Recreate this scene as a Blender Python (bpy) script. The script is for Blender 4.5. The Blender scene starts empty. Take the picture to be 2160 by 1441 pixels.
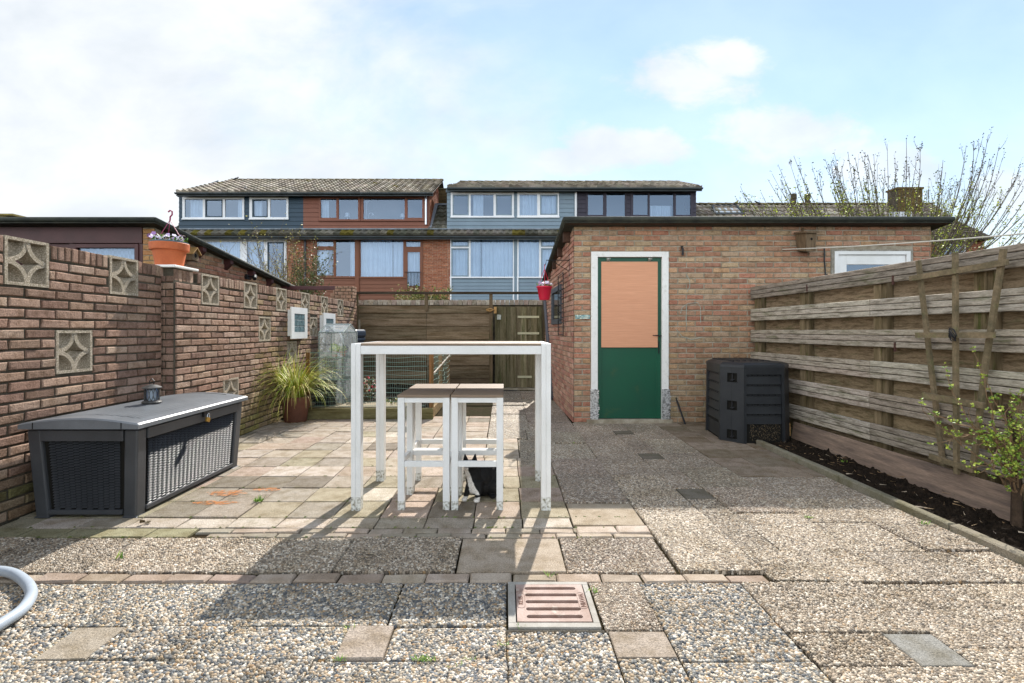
import bpy, math, random
from mathutils import Vector, Matrix
from math import radians, sin, cos, pi, sqrt
R = random.Random(7)
C = bpy.context.scene.collection

# ------------------------------------------------------------------ camera, sky, sun, exposure
F = 1059.0
cam_d = bpy.data.cameras.new('camera'); cam = bpy.data.objects.new('camera', cam_d); C.objects.link(cam)
cam.location = (0, 0, 1.2); cam.rotation_euler = (radians(90), 0, 0)
cam_d.sensor_width = 36; cam_d.lens = F / 2160 * 36
cam_d.shift_x = 0.00694; cam_d.shift_y = -0.01088
cam_d.clip_start = 0.05; cam_d.clip_end = 2000
bpy.context.scene.camera = cam

SUN_EL, SUN_AZ = radians(41), radians(12)
sd = Vector((sin(SUN_AZ) * cos(SUN_EL), cos(SUN_AZ) * cos(SUN_EL), sin(SUN_EL)))
sun_d = bpy.data.lights.new('sun', 'SUN'); sun_d.energy = 3.4; sun_d.angle = radians(0.5); sun_d.color = (1, .95, .88)
sun = bpy.data.objects.new('sun', sun_d); C.objects.link(sun)
sun.location = (5, 20, 20); sun.rotation_euler = sd.to_track_quat('Z', 'Y').to_euler()

def build_world():
    w = bpy.data.worlds.new('World'); bpy.context.scene.world = w; w.use_nodes = True
    nt = w.node_tree; N = nt.nodes; L = nt.links; N.clear()
    def n(t, **k):
        o = N.new(t)
        for a, b in k.items(): setattr(o, a, b)
        return o
    def math_(op, a, b=None, c=None, clamp=False):
        m = n('ShaderNodeMath', operation=op, use_clamp=clamp)
        for i, v in enumerate((a, b, c)):
            if v is None: continue
            if isinstance(v, (int, float)): m.inputs[i].default_value = v
            else: L.new(v, m.inputs[i])
        return m.outputs[0]
    out = n('ShaderNodeOutputWorld')
    sky = n('ShaderNodeTexSky', sky_type='NISHITA'); sky.sun_disc = False
    sky.sun_elevation = SUN_EL; sky.sun_rotation = SUN_AZ; sky.air_density = 1.0; sky.dust_density = 0.0; sky.ozone_density = 1.6
    bg = n('ShaderNodeBackground'); bg.inputs[1].default_value = 0.088
    tnt = n('ShaderNodeMix', data_type='RGBA', blend_type='MULTIPLY'); tnt.inputs[0].default_value = 1; L.new(sky.outputs[0], tnt.inputs[6]); tnt.inputs[7].default_value = (1.03, 1.09, 1.02, 1)
    L.new(tnt.outputs[2], bg.inputs[0])
    tc = n('ShaderNodeTexCoord'); sx = n('ShaderNodeSeparateXYZ'); L.new(tc.outputs['Generated'], sx.inputs[0])
    ay = math_('MAXIMUM', math_('ABSOLUTE', sx.outputs[1]), 0.05)
    u = math_('DIVIDE', sx.outputs[0], ay); v = math_('DIVIDE', sx.outputs[2], ay)
    cu = n('ShaderNodeCombineXYZ'); L.new(u, cu.inputs[0]); L.new(math_('MULTIPLY', v, 1.7), cu.inputs[1])
    def noise(scale, det, rough, dist=0.0, vec=None):
        t = n('ShaderNodeTexNoise'); t.inputs['Scale'].default_value = scale; t.inputs['Detail'].default_value = det
        t.inputs['Roughness'].default_value = rough; t.inputs['Distortion'].default_value = dist
        L.new(vec or cu.outputs[0], t.inputs['Vector']); return t.outputs['Fac']
    nf = noise(2.2, 9, .6, .3); ns = noise(9, 8, .62, .2)
    # the veil of cloud that fills the west of the sky: a soft border with ragged wisps
    edge = math_('ADD', math_('MULTIPLY', u, -1.0), math_('MULTIPLY', v, -0.78))
    edge = math_('ADD', edge, math_('MULTIPLY', math_('SUBTRACT', nf, .5), 1.9))
    edge = math_('ADD', edge, 0.50)
    mr = n('ShaderNodeMapRange', interpolation_type='SMOOTHSTEP'); L.new(edge, mr.inputs[0])
    mr.inputs[1].default_value = -0.15; mr.inputs[2].default_value = 0.75
    mask = mr.outputs[0]
    # low haze of cloud along the horizon
    mh = n('ShaderNodeMapRange', interpolation_type='SMOOTHSTEP'); L.new(v, mh.inputs[0])
    mh.inputs[1].default_value = 0.52; mh.inputs[2].default_value = 0.12; mh.inputs[3].default_value = 0; mh.inputs[4].default_value = .62
    mask = math_('MAXIMUM', mask, mh.outputs[0])
    def blob(cu_, cv, ru, rv, s=1.0):
        du = math_('DIVIDE', math_('SUBTRACT', u, cu_), ru); dv = math_('DIVIDE', math_('SUBTRACT', v, cv), rv)
        d = math_('SQRT', math_('ADD', math_('MULTIPLY', du, du), math_('MULTIPLY', dv, dv)))
        d = math_('ADD', d, math_('MULTIPLY', math_('SUBTRACT', ns, .5), 2.0))
        m = n('ShaderNodeMapRange', interpolation_type='SMOOTHSTEP'); L.new(d, m.inputs[0])
        m.inputs[1].default_value = 1.3; m.inputs[2].default_value = 0.5; m.inputs[3].default_value = 0; m.inputs[4].default_value = s
        return m.outputs[0]
    for b in ((.37, .50, .12, .055, .95), (.44, .535, .08, .045, .95), (.22, .36, .15, .045, .95), (.29, .375, .07, .035, .95), (.12, .34, .08, .035, .9), (.56, .385, .15, .06, .85),
              (.76, .32, .14, .05, .75), (1.02, .27, .12, .06, .8), (-.78, .31, .18, .05, .7)):
        mask = math_('MAXIMUM', mask, blob(*b))
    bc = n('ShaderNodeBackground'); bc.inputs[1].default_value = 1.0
    sh = n('ShaderNodeMapRange'); L.new(noise(3.2, 6, .55, .2), sh.inputs[0]); sh.inputs[1].default_value = .34; sh.inputs[2].default_value = .62
    mc = n('ShaderNodeMix', data_type='RGBA'); L.new(sh.outputs[0], mc.inputs[0])
    mc.inputs[6].default_value = (.355, .382, .412, 1); mc.inputs[7].default_value = (.448, .465, .48, 1)
    L.new(mc.outputs[2], bc.inputs[0])
    # clouds behind the camera are brightened, an added fill for the shaded fronts
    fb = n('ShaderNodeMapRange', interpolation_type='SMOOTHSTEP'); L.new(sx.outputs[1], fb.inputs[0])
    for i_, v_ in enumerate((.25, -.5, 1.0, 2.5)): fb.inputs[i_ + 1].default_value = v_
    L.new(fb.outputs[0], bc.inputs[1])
    # thin milky layer over the blue as well
    m2 = math_('MULTIPLY_ADD', mask, .66, .34)
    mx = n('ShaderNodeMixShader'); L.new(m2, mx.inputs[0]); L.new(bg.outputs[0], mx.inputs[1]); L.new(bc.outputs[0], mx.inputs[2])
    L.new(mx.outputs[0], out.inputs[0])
build_world()
vs = bpy.context.scene.view_settings
vs.view_transform = 'Standard'; vs.look = 'None'; vs.gamma = 1; vs.exposure = 1.2; vs.use_curve_mapping = False

# ------------------------------------------------------------------ helpers
def lin(h):
    h = h.lstrip('#'); r = []
    for i in (0, 2, 4):
        c = int(h[i:i + 2], 16) / 255; r.append(c / 12.92 if c <= .04045 else ((c + .055) / 1.055) ** 2.4)
    return tuple(r)
def P(px, py, Y): return Vector(((px - 1065) * Y / F, Y, 1.2 - (py - 697) * Y / F))

def pm(name, col, rough=.7, c2=None, ns=6, mr=(.35, .65), bump=0.0, bs=80, spec=.4, metal=0.0, st=(1, 1, 1), fine=.25, c3=None, s3=3, r3=(.6, .7), det=6, pits=0):
    m = bpy.data.materials.new(name); m.use_nodes = True; nt = m.node_tree; N = nt.nodes; L = nt.links
    b = N['Principled BSDF']; b.inputs['Roughness'].default_value = rough; b.inputs['Metallic'].default_value = metal
    b.inputs['Specular IOR Level'].default_value = spec
    if isinstance(col, str): col = lin(col)
    if isinstance(c2, str): c2 = lin(c2)
    if isinstance(c3, str): c3 = lin(c3)
    tc = N.new('ShaderNodeTexCoord'); mp = N.new('ShaderNodeMapping'); L.new(tc.outputs['Object'], mp.inputs[0]); mp.inputs['Scale'].default_value = st
    def noise(s, d=det, r=.6):
        t = N.new('ShaderNodeTexNoise'); t.inputs['Scale'].default_value = s; t.inputs['Detail'].default_value = d; t.inputs['Roughness'].default_value = r
        L.new(mp.outputs[0], t.inputs['Vector']); return t.outputs['Fac']
    def rng(src, a, b_, c=0, d=1):
        r = N.new('ShaderNodeMapRange'); L.new(src, r.inputs[0])
        for i, v in enumerate((a, b_, c, d)): r.inputs[i + 1].default_value = v
        return r.outputs[0]
    def mix(f, a, b_, bt='MIX'):
        x = N.new('ShaderNodeMix'); x.data_type = 'RGBA'; x.blend_type = bt
        for i, v in ((0, f), (6, a), (7, b_)):
            if isinstance(v, (int, float)): x.inputs[i].default_value = v
            elif isinstance(v, tuple): x.inputs[i].default_value = (*v[:3], 1)
            else: L.new(v, x.inputs[i])
        return x.outputs[2]
    at = N.new('ShaderNodeAttribute'); at.attribute_name = 'Col'
    cur = mix(1.0, col, at.outputs['Color'], 'MULTIPLY')
    if c2: cur = mix(rng(noise(ns), *mr), cur, mix(1.0, c2, at.outputs['Color'], 'MULTIPLY'))
    if c3: cur = mix(rng(noise(s3, 7, .65), *r3), cur, c3)
    fn = noise(bs, 4, .6)
    if fine: cur = mix(1.0, cur, mix(rng(fn, .3, .7), (1 - fine,) * 3, (1 + fine,) * 3), 'MULTIPLY')
    L.new(cur, b.inputs['Base Color'])
    if bump:
        h = fn
        if c2:
            ad = N.new('ShaderNodeMath'); ad.operation = 'ADD'; L.new(fn, ad.inputs[0]); L.new(noise(ns * 2.5, 6), ad.inputs[1]); h = ad.outputs[0]
        bp = N.new('ShaderNodeBump'); bp.inputs['Strength'].default_value = bump; bp.inputs['Distance'].default_value = .01
        L.new(h, bp.inputs['Height']); L.new(bp.outputs[0], b.inputs['Normal'])
    return m

def pebbles(name, scale, cols, matrix, mw=.09, bump=1.0, dirt='#6b5f4a', dmr=(.56, .74), dist=.006):
    m = bpy.data.materials.new(name); m.use_nodes = True; nt = m.node_tree; N = nt.nodes; L = nt.links
    b = N['Principled BSDF']; b.inputs['Roughness'].default_value = .62; b.inputs['Specular IOR Level'].default_value = .35
    tc = N.new('ShaderNodeTexCoord')
    nz = N.new('ShaderNodeTexNoise'); nz.inputs['Scale'].default_value = scale * .7; nz.inputs['Detail'].default_value = 1; L.new(tc.outputs['Object'], nz.inputs['Vector'])
    vm = N.new('ShaderNodeVectorMath'); vm.operation = 'MULTIPLY_ADD'; L.new(nz.outputs['Color'], vm.inputs[0]); vm.inputs[1].default_value = (dist * 2.2, dist * 2.2, 0); L.new(tc.outputs['Object'], vm.inputs[2])
    mp = N.new('ShaderNodeMapping'); mp.inputs['Scale'].default_value = (.78, 1.1, 1); L.new(vm.outputs[0], mp.inputs[0])
    v1 = N.new('ShaderNodeTexVoronoi'); v1.voronoi_dimensions = '2D'; v1.inputs['Scale'].default_value = scale; L.new(mp.outputs[0], v1.inputs['Vector'])
    v2 = N.new('ShaderNodeTexVoronoi'); v2.voronoi_dimensions = '2D'; v2.feature = 'DISTANCE_TO_EDGE'; v2.inputs['Scale'].default_value = scale; L.new(mp.outputs[0], v2.inputs['Vector'])
    sp = N.new('ShaderNodeSeparateColor'); L.new(v1.outputs['Color'], sp.inputs[0])
    cr = N.new('ShaderNodeValToRGB'); cr.color_ramp.interpolation = 'CONSTANT'; L.new(sp.outputs[0], cr.inputs[0])
    els = cr.color_ramp.elements; pos = 0
    for i, (c, wgt) in enumerate(cols):
        e = els[0] if i == 0 else (els[1] if i == 1 else els.new(min(pos, .999)))
        e.position = min(pos, .999); e.color = (*lin(c), 1); pos += wgt
    def mix(f, a, b_, bt='MIX'):
        x = N.new('ShaderNodeMix'); x.data_type = 'RGBA'; x.blend_type = bt
        for i, v in ((0, f), (6, a), (7, b_)):
            if isinstance(v, (int, float)): x.inputs[i].default_value = v
            elif isinstance(v, tuple): x.inputs[i].default_value = (*v[:3], 1)
            else: L.new(v, x.inputs[i])
        return x.outputs[2]
    def rng(src, a, b_, c=0, d=1, sm=False):
        r = N.new('ShaderNodeMapRange'); L.new(src, r.inputs[0])
        if sm: r.interpolation_type = 'SMOOTHSTEP'
        for i, v in enumerate((a, b_, c, d)): r.inputs[i + 1].default_value = v
        return r.outputs[0]
    val = rng(sp.outputs[1], 0, 1, .72, 1.18)
    c = mix(1.0, cr.outputs[0], val, 'MULTIPLY')
    # some pebbles are missing: the cement shows
    c = mix(rng(v2.outputs['Distance'], mw * .4, mw), lin(matrix), c)
    n2 = N.new('ShaderNodeTexNoise'); n2.inputs['Scale'].default_value = 5; n2.inputs['Detail'].default_value = 9; n2.inputs['Roughness'].default_value = .68; L.new(tc.outputs['Object'], n2.inputs['Vector'])
    c = mix(rng(n2.outputs['Fac'], *dmr, 0, .6), c, lin(dirt))
    n4 = N.new('ShaderNodeTexNoise'); n4.inputs['Scale'].default_value = 2.3; n4.inputs['Detail'].default_value = 6; L.new(tc.outputs['Object'], n4.inputs['Vector'])
    c = mix(1.0, c, mix(rng(n4.outputs['Fac'], .35, .65), (.8, .8, .8), (1.12, 1.12, 1.12)), 'MULTIPLY')
    at = N.new('ShaderNodeAttribute'); at.attribute_name = 'Col'
    c = mix(1.0, c, at.outputs['Color'], 'MULTIPLY')
    L.new(c, b.inputs['Base Color'])
    h = rng(v2.outputs['Distance'], 0, .32, 0, 1, True)
    hh = N.new('ShaderNodeMath'); hh.operation = 'MULTIPLY_ADD'; L.new(h, hh.inputs[0]); L.new(rng(sp.outputs[2], 0, 1, .55, 1.1), hh.inputs[1]); hh.inputs[2].default_value = 0
    bp = N.new('ShaderNodeBump'); bp.inputs['Strength'].default_value = bump; bp.inputs['Distance'].default_value = .45 / scale
    L.new(hh.outputs[0], bp.inputs['Height']); L.new(bp.outputs[0], b.inputs['Normal'])
    return m

def glass_mat(name, refl=.3, tint=(.9, .95, 1), rough=.0, bump=0):
    m = bpy.data.materials.new(name); m.use_nodes = True; nt = m.node_tree; N = nt.nodes; L = nt.links; N.clear()
    o = N.new('ShaderNodeOutputMaterial'); t = N.new('ShaderNodeBsdfTransparent'); t.inputs[0].default_value = (*tint, 1)
    g = N.new('ShaderNodeBsdfGlossy'); g.inputs['Roughness'].default_value = rough; g.inputs['Color'].default_value = (.62, .78, 1, 1)
    fr = N.new('ShaderNodeFresnel'); fr.inputs[0].default_value = 1.5
    a = N.new('ShaderNodeMath'); a.operation = 'MULTIPLY_ADD'; L.new(fr.outputs[0], a.inputs[0]); a.inputs[1].default_value = 1 - refl; a.inputs[2].default_value = refl
    x = N.new('ShaderNodeMixShader'); L.new(a.outputs[0], x.inputs[0]); L.new(t.outputs[0], x.inputs[1]); L.new(g.outputs[0], x.inputs[2]); L.new(x.outputs[0], o.inputs[0])
    if bump:
        tc = N.new('ShaderNodeTexCoord'); nz = N.new('ShaderNodeTexNoise'); nz.inputs['Scale'].default_value = 1.2; L.new(tc.outputs['Object'], nz.inputs['Vector'])
        bp = N.new('ShaderNodeBump'); bp.inputs['Strength'].default_value = bump; bp.inputs['Distance'].default_value = .02
        L.new(nz.outputs['Fac'], bp.inputs['Height']); L.new(bp.outputs[0], g.inputs['Normal'])
    return m

W3 = (1, 1, 1)
def vary(c, a=.12, r=R, h=.018):
    k = 1 + r.uniform(-a, a); return tuple(max(0, x * k * (1 + r.uniform(-h, h))) for x in c)

class MB:
    def __init__(s): s.v = []; s.f = []; s.c = []; s.m = []
    def face(s, pts, col=W3, mi=0):
        i = len(s.v); s.v += [tuple(p) for p in pts]; s.f.append(tuple(range(i, i + len(pts)))); s.c.append(col); s.m.append(mi)
    def mesh(s, vs_, fs, col=W3, mi=0):
        i = len(s.v); s.v += [tuple(p) for p in vs_]
        for f in fs: s.f.append(tuple(i + k for k in f)); s.c.append(col); s.m.append(mi)
    def box(s, x0, x1, y0, y1, z0, z1, col=W3, mi=0, M=None):
        vs_ = [Vector((x, y, z)) for z in (z0, z1) for y in (y0, y1) for x in (x0, x1)]
        if M is not None: vs_ = [M @ p for p in vs_]
        s.mesh(vs_, [(0, 2, 3, 1), (4, 5, 7, 6), (0, 1, 5, 4), (2, 6, 7, 3), (0, 4, 6, 2), (1, 3, 7, 5)], col, mi)
    def bar(s, p, q, w, h, up=(0, 0, 1), col=W3, mi=0):
        p = Vector(p); q = Vector(q); d = (q - p).normalized(); u = Vector(up)
        a = d.cross(u)
        if a.length < 1e-4: a = d.cross(Vector((1, 0, 0)))
        a.normalize(); b = a.cross(d).normalized()
        vs_ = [o + a * (i * w / 2) + b * (j * h / 2) for o in (p, q) for (i, j) in ((-1, -1), (1, -1), (1, 1), (-1, 1))]
        s.mesh(vs_, [(0, 1, 2, 3), (7, 6, 5, 4), (0, 4, 5, 1), (1, 5, 6, 2), (2, 6, 7, 3), (3, 7, 4, 0)], col, mi)
    def tube(s, pts, r, n=8, col=W3, mi=0, cap=True):
        pts = [Vector(p) for p in pts]; rs = r if isinstance(r, (list, tuple)) else [r] * len(pts)
        vs_ = []; pa = None
        for i, p in enumerate(pts):
            d = (pts[min(i + 1, len(pts) - 1)] - pts[max(i - 1, 0)])
            if d.length < 1e-9: d = Vector((0, 0, 1))
            d.normalize()
            if pa is None:
                pa = d.cross(Vector((0, 0, 1)))
                if pa.length < .05: pa = d.cross(Vector((1, 0, 0)))
            else: pa = pa - d * pa.dot(d)
            pa.normalize(); b = d.cross(pa)
            for k in range(n):
                a = 2 * pi * k / n; vs_.append(p + pa * (cos(a) * rs[i]) + b * (sin(a) * rs[i]))
        fs = [(i * n + k, i * n + (k + 1) % n, (i + 1) * n + (k + 1) % n, (i + 1) * n + k) for i in range(len(pts) - 1) for k in range(n)]
        if cap: fs += [tuple(range(n - 1, -1, -1)), tuple((len(pts) - 1) * n + k for k in range(n))]
        s.mesh(vs_, fs, col, mi)
    def lathe(s, c, prof, n=28, col=W3, mi=0, close=False):
        c = Vector(c); vs_ = [c + Vector((r * cos(2 * pi * k / n), r * sin(2 * pi * k / n), z)) for r, z in prof for k in range(n)]
        fs = [(i * n + k, i * n + (k + 1) % n, (i + 1) * n + (k + 1) % n, (i + 1) * n + k) for i in range(len(prof) - 1) for k in range(n)]
        if close: fs += [tuple(range(n - 1, -1, -1)), tuple((len(prof) - 1) * n + k for k in range(n))]
        s.mesh(vs_, fs, col, mi)
    def prism(s, poly, d, col=W3, mi=0):
        n = len(poly); a = [Vector(p) for p in poly]; b = [p + Vector(d) for p in a]
        s.mesh(a + b, [tuple(range(n)), tuple(range(2 * n - 1, n - 1, -1))] + [(i, i + n, (i + 1) % n + n, (i + 1) % n) for i in range(n)], col, mi)
    def cbox(s, O, U, V, N_, u0, u1, v0, v1, d, ch=.004, col=W3, mi=0, jit=0, r=R):
        """a block lying on the plane O,U,V, proud of it by d, with chamfered rim"""
        j = lambda: r.uniform(-jit, jit)
        a = [(u0 + j(), v0 + j()), (u1 + j(), v0 + j()), (u1 + j(), v1 + j()), (u0 + j(), v1 + j())]
        cs = ((1, 1), (-1, 1), (-1, -1), (1, -1))
        dd = [d + j() * .7 for _ in range(4)]
        base = [O + U * x + V * y for x, y in a]
        mid = [O + U * x + V * y + N_ * (q - ch) for (x, y), q in zip(a, dd)]
        top = [O + U * (x + ch * cx) + V * (y + ch * cy) + N_ * q for (x, y), (cx, cy), q in zip(a, cs, dd)]
        fs = [(8, 9, 10, 11)]
        for k in range(4):
            l = (k + 1) % 4; fs += [(k, l, 4 + l, 4 + k), (4 + k, 4 + l, 8 + l, 8 + k)]
        s.mesh(base + mid + top, fs, col, mi)
    def build(s, name, mats, parent=None, bevel=0, smooth=False, segs=2):
        off = Vector(parent['_w']) if parent is not None and '_w' in parent else (Vector(parent.location) if parent is not None else Vector((0, 0, 0)))
        me = bpy.data.meshes.new(name)
        me.from_pydata([(x - off.x, y - off.y, z - off.z) for x, y, z in s.v], [], s.f)
        if not isinstance(mats, (list, tuple)): mats = [mats]
        for m in mats: me.materials.append(m)
        me.polygons.foreach_set('material_index', s.m)
        ca = me.color_attributes.new('Col', 'FLOAT_COLOR', 'CORNER'); buf = []
        for f, c in zip(s.f, s.c): buf += [c[0], c[1], c[2], 1.0] * len(f)
        ca.data.foreach_set('color', buf)
        if smooth: me.polygons.foreach_set('use_smooth', [True] * len(s.f))
        me.update()
        o = bpy.data.objects.new(name, me); C.objects.link(o)
        if parent is not None:
            o.parent = parent
            o['_w'] = tuple(off)
        if bevel:
            b = o.modifiers.new('bevel', 'BEVEL'); b.width = bevel; b.segments = segs; b.limit_method = 'ANGLE'; b.angle_limit = radians(40)
        return o
def tag(o, label, cat, group=None):
    o['label'] = label; o['category'] = cat
    if group: o['group'] = group
    return o
def thing(name, loc, label, cat, group=None):
    o = bpy.data.objects.new(name, None); C.objects.link(o); o.location = loc; o.empty_display_size = .1
    return tag(o, label, cat, group)
def struct(o, kind='structure'): o['kind'] = kind; return o
def copy_tree(o, parent=None):
    c = o.copy(); C.objects.link(c)
    if parent is not None: c.parent = parent
    for ch in [x for x in bpy.data.objects if x.parent == o]: copy_tree(ch, c)
    return c

def cut(segs, a, b):
    out = []
    for x0, x1 in segs:
        if b <= x0 or a >= x1: out.append((x0, x1)); continue
        if a > x0: out.append((x0, a))
        if b < x1: out.append((b, x1))
    return out
def bricks(mb, O, U, V, N_, u0, u1, v0, v1, ch=.0655, L=.222, j=.011, d=.012, holes=(), colf=None, top=None, mi=0, r=R, rag=.0, jit=.0016, cham=.004):
    k = 0; v = v0
    while v < v1 - .02:
        e = min(v + ch, v1)
        segs = [(u0, u1)]
        for (a, b, c, dd) in holes:
            if min(e, dd) - max(v, c) > ch * .35: segs = cut(segs, a, b)
        for s0, s1 in segs:
            x = u0 - L + (L / 2 if k % 2 else 0) - .0 
            while x < s1:
                a = max(x, s0); b = min(x + L, s1)
                if b - a > .035:
                    if top is None or e <= min(top(a), top(b)) + .012:
                        mb.cbox(O, U, V, N_, a + j / 2, b - j / 2, v + j / 2, e - j / 2, d + r.uniform(-rag, rag), cham, colf(a, v), mi, jit, r)
                x += L
        v += ch; k += 1
def panel(mb, O, U, V, u0, u1, v0, v1, holes=(), col=W3, mi=0, rev=0, N_=None, rmi=None):
    us = sorted({u0, u1, *[h[0] for h in holes], *[h[1] for h in holes]}); vs_ = sorted({v0, v1, *[h[2] for h in holes], *[h[3] for h in holes]})
    us = [x for x in us if u0 <= x <= u1]; vs_ = [x for x in vs_ if v0 <= x <= v1]
    for a, b in zip(us, us[1:]):
        for c, d in zip(vs_, vs_[1:]):
            mu, mv = (a + b) / 2, (c + d) / 2
            if any(h[0] < mu < h[1] and h[2] < mv < h[3] for h in holes): continue
            mb.face([O + U * a + V * c, O + U * b + V * c, O + U * b + V * d, O + U * a + V * d], col, mi)
    if rev:
        for a, b, c, d in holes:
            q = [O + U * a + V * c, O + U * b + V * c, O + U * b + V * d, O + U * a + V * d]
            for i in range(4):
                p0, p1 = q[i], q[(i + 1) % 4]
                mb.face([p0, p1, p1 - N_ * rev, p0 - N_ * rev], col, mi if rmi is None else rmi)
X3, Y3, Z3 = Vector((1, 0, 0)), Vector((0, 1, 0)), Vector((0, 0, 1))
# ------------------------------------------------------------------ materials
M = {}
M['brick'] = pm('brick', (1, 1, 1), .88, c2=(.58, .53, .47), ns=16, mr=(.46, .72), bump=.9, bs=110, fine=.3, spec=.15, c3='#c9beb0', s3=60, r3=(.72, .8))
M['mortar'] = pm('mortar', '#665e51', .95, c2='#48443a', ns=7, bump=.8, bs=160, fine=.3, spec=.1)
M['mortar_shed'] = pm('mortar_shed', '#b5ab99', .95, c2='#8b806c', ns=7, bump=.8, bs=160, fine=.25, spec=.1)
M['mosspatch'] = pm('moss', '#4c4f1c', 1, c2='#2f3312', ns=30, bump=1, bs=200, fine=.4, spec=.05)
M['aggregate'] = pm('aggregate', '#c9bca8', .9, c2='#998d7a', ns=120, mr=(.42, .52), bump=.8, bs=260, fine=.35, spec=.2, c3='#6b6549', s3=9, r3=(.6, .78))
M['pebcoarse'] = pebbles('pebble_slab_coarse', 74, [('#c4b8a5', .24), ('#b09c7c', .13), ('#7a7d7c', .16), ('#5c6063', .17), ('#ded8ca', .15), ('#a0947f', .13), ('#b58e60', .02)], '#4f473c', mw=.08, bump=.9)
M['pebfine'] = pebbles('pebble_slab_fine', 82, [('#beb09c', .3), ('#a3937d', .27), ('#857868', .18), ('#d9cfbe', .12), ('#696055', .11), ('#b09168', .02)], '#544a3e', mw=.09, bump=1.0, dirt='#7d6a55')
M['pebsmall'] = pebbles('pebble_slab_small', 105, [('#cdbda8', .26), ('#a89580', .28), ('#857665', .22), ('#e2d7c5', .13), ('#ad9375', .11)], '#574b3f', mw=.1, bump=.9, dirt='#6c5a48')
M['concrete'] = pm('concrete_slab', (1, 1, 1), .88, c2=(.68, .64, .56), ns=9, mr=(.42, .66), bump=.6, bs=150, fine=.42, spec=.2, c3=(.16, .145, .075), s3=5.5, r3=(.6, .85))
M['pavebrick'] = pm('paving_brick', (1, 1, 1), .88, c2=(.7, .66, .6), ns=8, bump=.5, bs=160, fine=.25, spec=.2)
M['sand'] = pm('joint_sand', '#3a3023', 1, c2='#2c2b17', ns=6, bump=1, bs=200, fine=.4, spec=.05)
M['soil'] = pm('soil', '#30271f', 1, c2='#1c1712', ns=14, bump=1, bs=120, fine=.5, spec=.1)
M['white'] = pm('white_paint', '#e9e9e7', .4, c2='#dcdcd8', ns=3, bump=.05, bs=90, fine=.03, spec=.4)
M['whiteold'] = pm('white_frame_paint', '#e8e6e0', .5, c2='#cfccc2', ns=14, mr=(.55, .75), bump=.15, bs=120, fine=.06)
M['legdirt'] = pm('weathered_white', '#dcdcd6', .6, c2='#77725c', ns=60, mr=(.46, .66), bump=.3, bs=120, fine=.1)
M['teak'] = pm('grey_composite_wood', '#93806c', .6, c2='#7a6857', ns=5, st=(.4, 14, 14), bump=.2, bs=40, fine=.12, spec=.35)
M['green'] = pm('green_door_paint', '#0a5138', .38, c2='#0f4a36', ns=2.0, bump=.08, bs=60, fine=.05, c3='#3b5530', s3=4, r3=(.6, .78))
M['peach'] = pm('peach_board', '#dca17e', .7, c2='#d09470', ns=1.4, st=(1.5, 1, 60), bump=.25, bs=5, fine=.07)
M['fencewood'] = pm('weathered_fence_wood', (1, 1, 1), .85, c2=(.34, .32, .28), ns=4, st=(8, 1.6, 12), mr=(.44, .7), bump=.5, bs=24, fine=.3, spec=.15, c3=(.12, .13, .06), s3=1.6, r3=(.56, .74))
M['fencewoodx'] = pm('weathered_back_fence_wood', (1, 1, 1), .85, c2=(.42, .37, .28), ns=2.4, st=(.8, 6, 9), mr=(.4, .7), bump=.5, bs=26, fine=.32, spec=.15, c3=(.06, .07, .03), s3=1.6, r3=(.58, .75))
M['gatewood'] = pm('weathered_gate_wood', (1, 1, 1), .85, c2=(.42, .42, .3), ns=2.4, st=(9, 6, .8), mr=(.4, .7), bump=.5, bs=26, fine=.32, spec=.15, c3=(.07, .085, .03), s3=1.6, r3=(.55, .72))
M['postwood'] = pm('post_wood', '#8b7a60', .85, c2='#5b5038', ns=3, st=(8, 8, 1), bump=.4, bs=24, fine=.25, spec=.15, c3='#4a5226', s3=2.5, r3=(.58, .7))
M['plank'] = pm('reddish_grey_plank', '#96806f', .7, c2='#695b52', ns=2.2, st=(8, 1, 11), bump=.35, bs=20, fine=.18, spec=.2)
M['rawwood'] = pm('pale_raw_wood', '#b58d57', .75, c2='#94703f', ns=4, bump=.2, bs=60, fine=.15)
M['trellis'] = pm('trellis_wood', '#85745a', .85, c2='#5e5640', ns=9, bump=.4, bs=60, fine=.2, c3='#6d7146', s3=5, r3=(.55, .7))
M['binplastic'] = pm('dark_bin_plastic', '#1e2125', .42, c2='#282b2e', ns=5, bump=.08, bs=120, fine=.08, spec=.45, c3='#3c4226', s3=2, r3=(.62, .8))
M['boxplastic'] = pm('anthracite_plastic', '#484a4d', .42, c2='#3d3f42', ns=4, bump=.12, bs=160, fine=.1, spec=.5)
M['black'] = pm('black_metal', '#15161a', .5, bump=.1, bs=120, fine=.2)
M['bitumen'] = pm('bitumen_roll', '#30332f', .75, c2='#44463c', ns=8, bump=.5, bs=160, fine=.2, spec=.3)
M['maroon'] = pm('maroon_paint', '#54302f', .5, c2='#452624', ns=3, bump=.1, bs=60, fine=.06)
M['darkwood'] = pm('dark_brown_wood', '#4b3222', .75, c2='#33221a', ns=3, bump=.25, bs=50, fine=.2)
M['terracotta'] = pm('terracotta_orange', '#c0673a', .62, c2='#b15a31', ns=6, bump=.12, bs=90, fine=.08)
M['browneclay'] = pm('brown_clay', '#6a4230', .7, c2='#583627', ns=6, bump=.2, bs=90, fine=.1)
M['pink'] = pm('pink_plastic', '#c8213f', .4, fine=.03)
M['pinkhook'] = pm('mauve_plastic', '#97365a', .4, fine=.03)
M['leafgreen'] = pm('leaf_green', (1, 1, 1), .55, fine=.2, bs=40)
M['petal'] = pm('petal', (1, 1, 1), .6, fine=.08, bs=60)
M['bark'] = pm('bark', (1, 1, 1), .9, c2=(.6, .6, .5), ns=20, bump=.5, bs=60, fine=.25)
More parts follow.
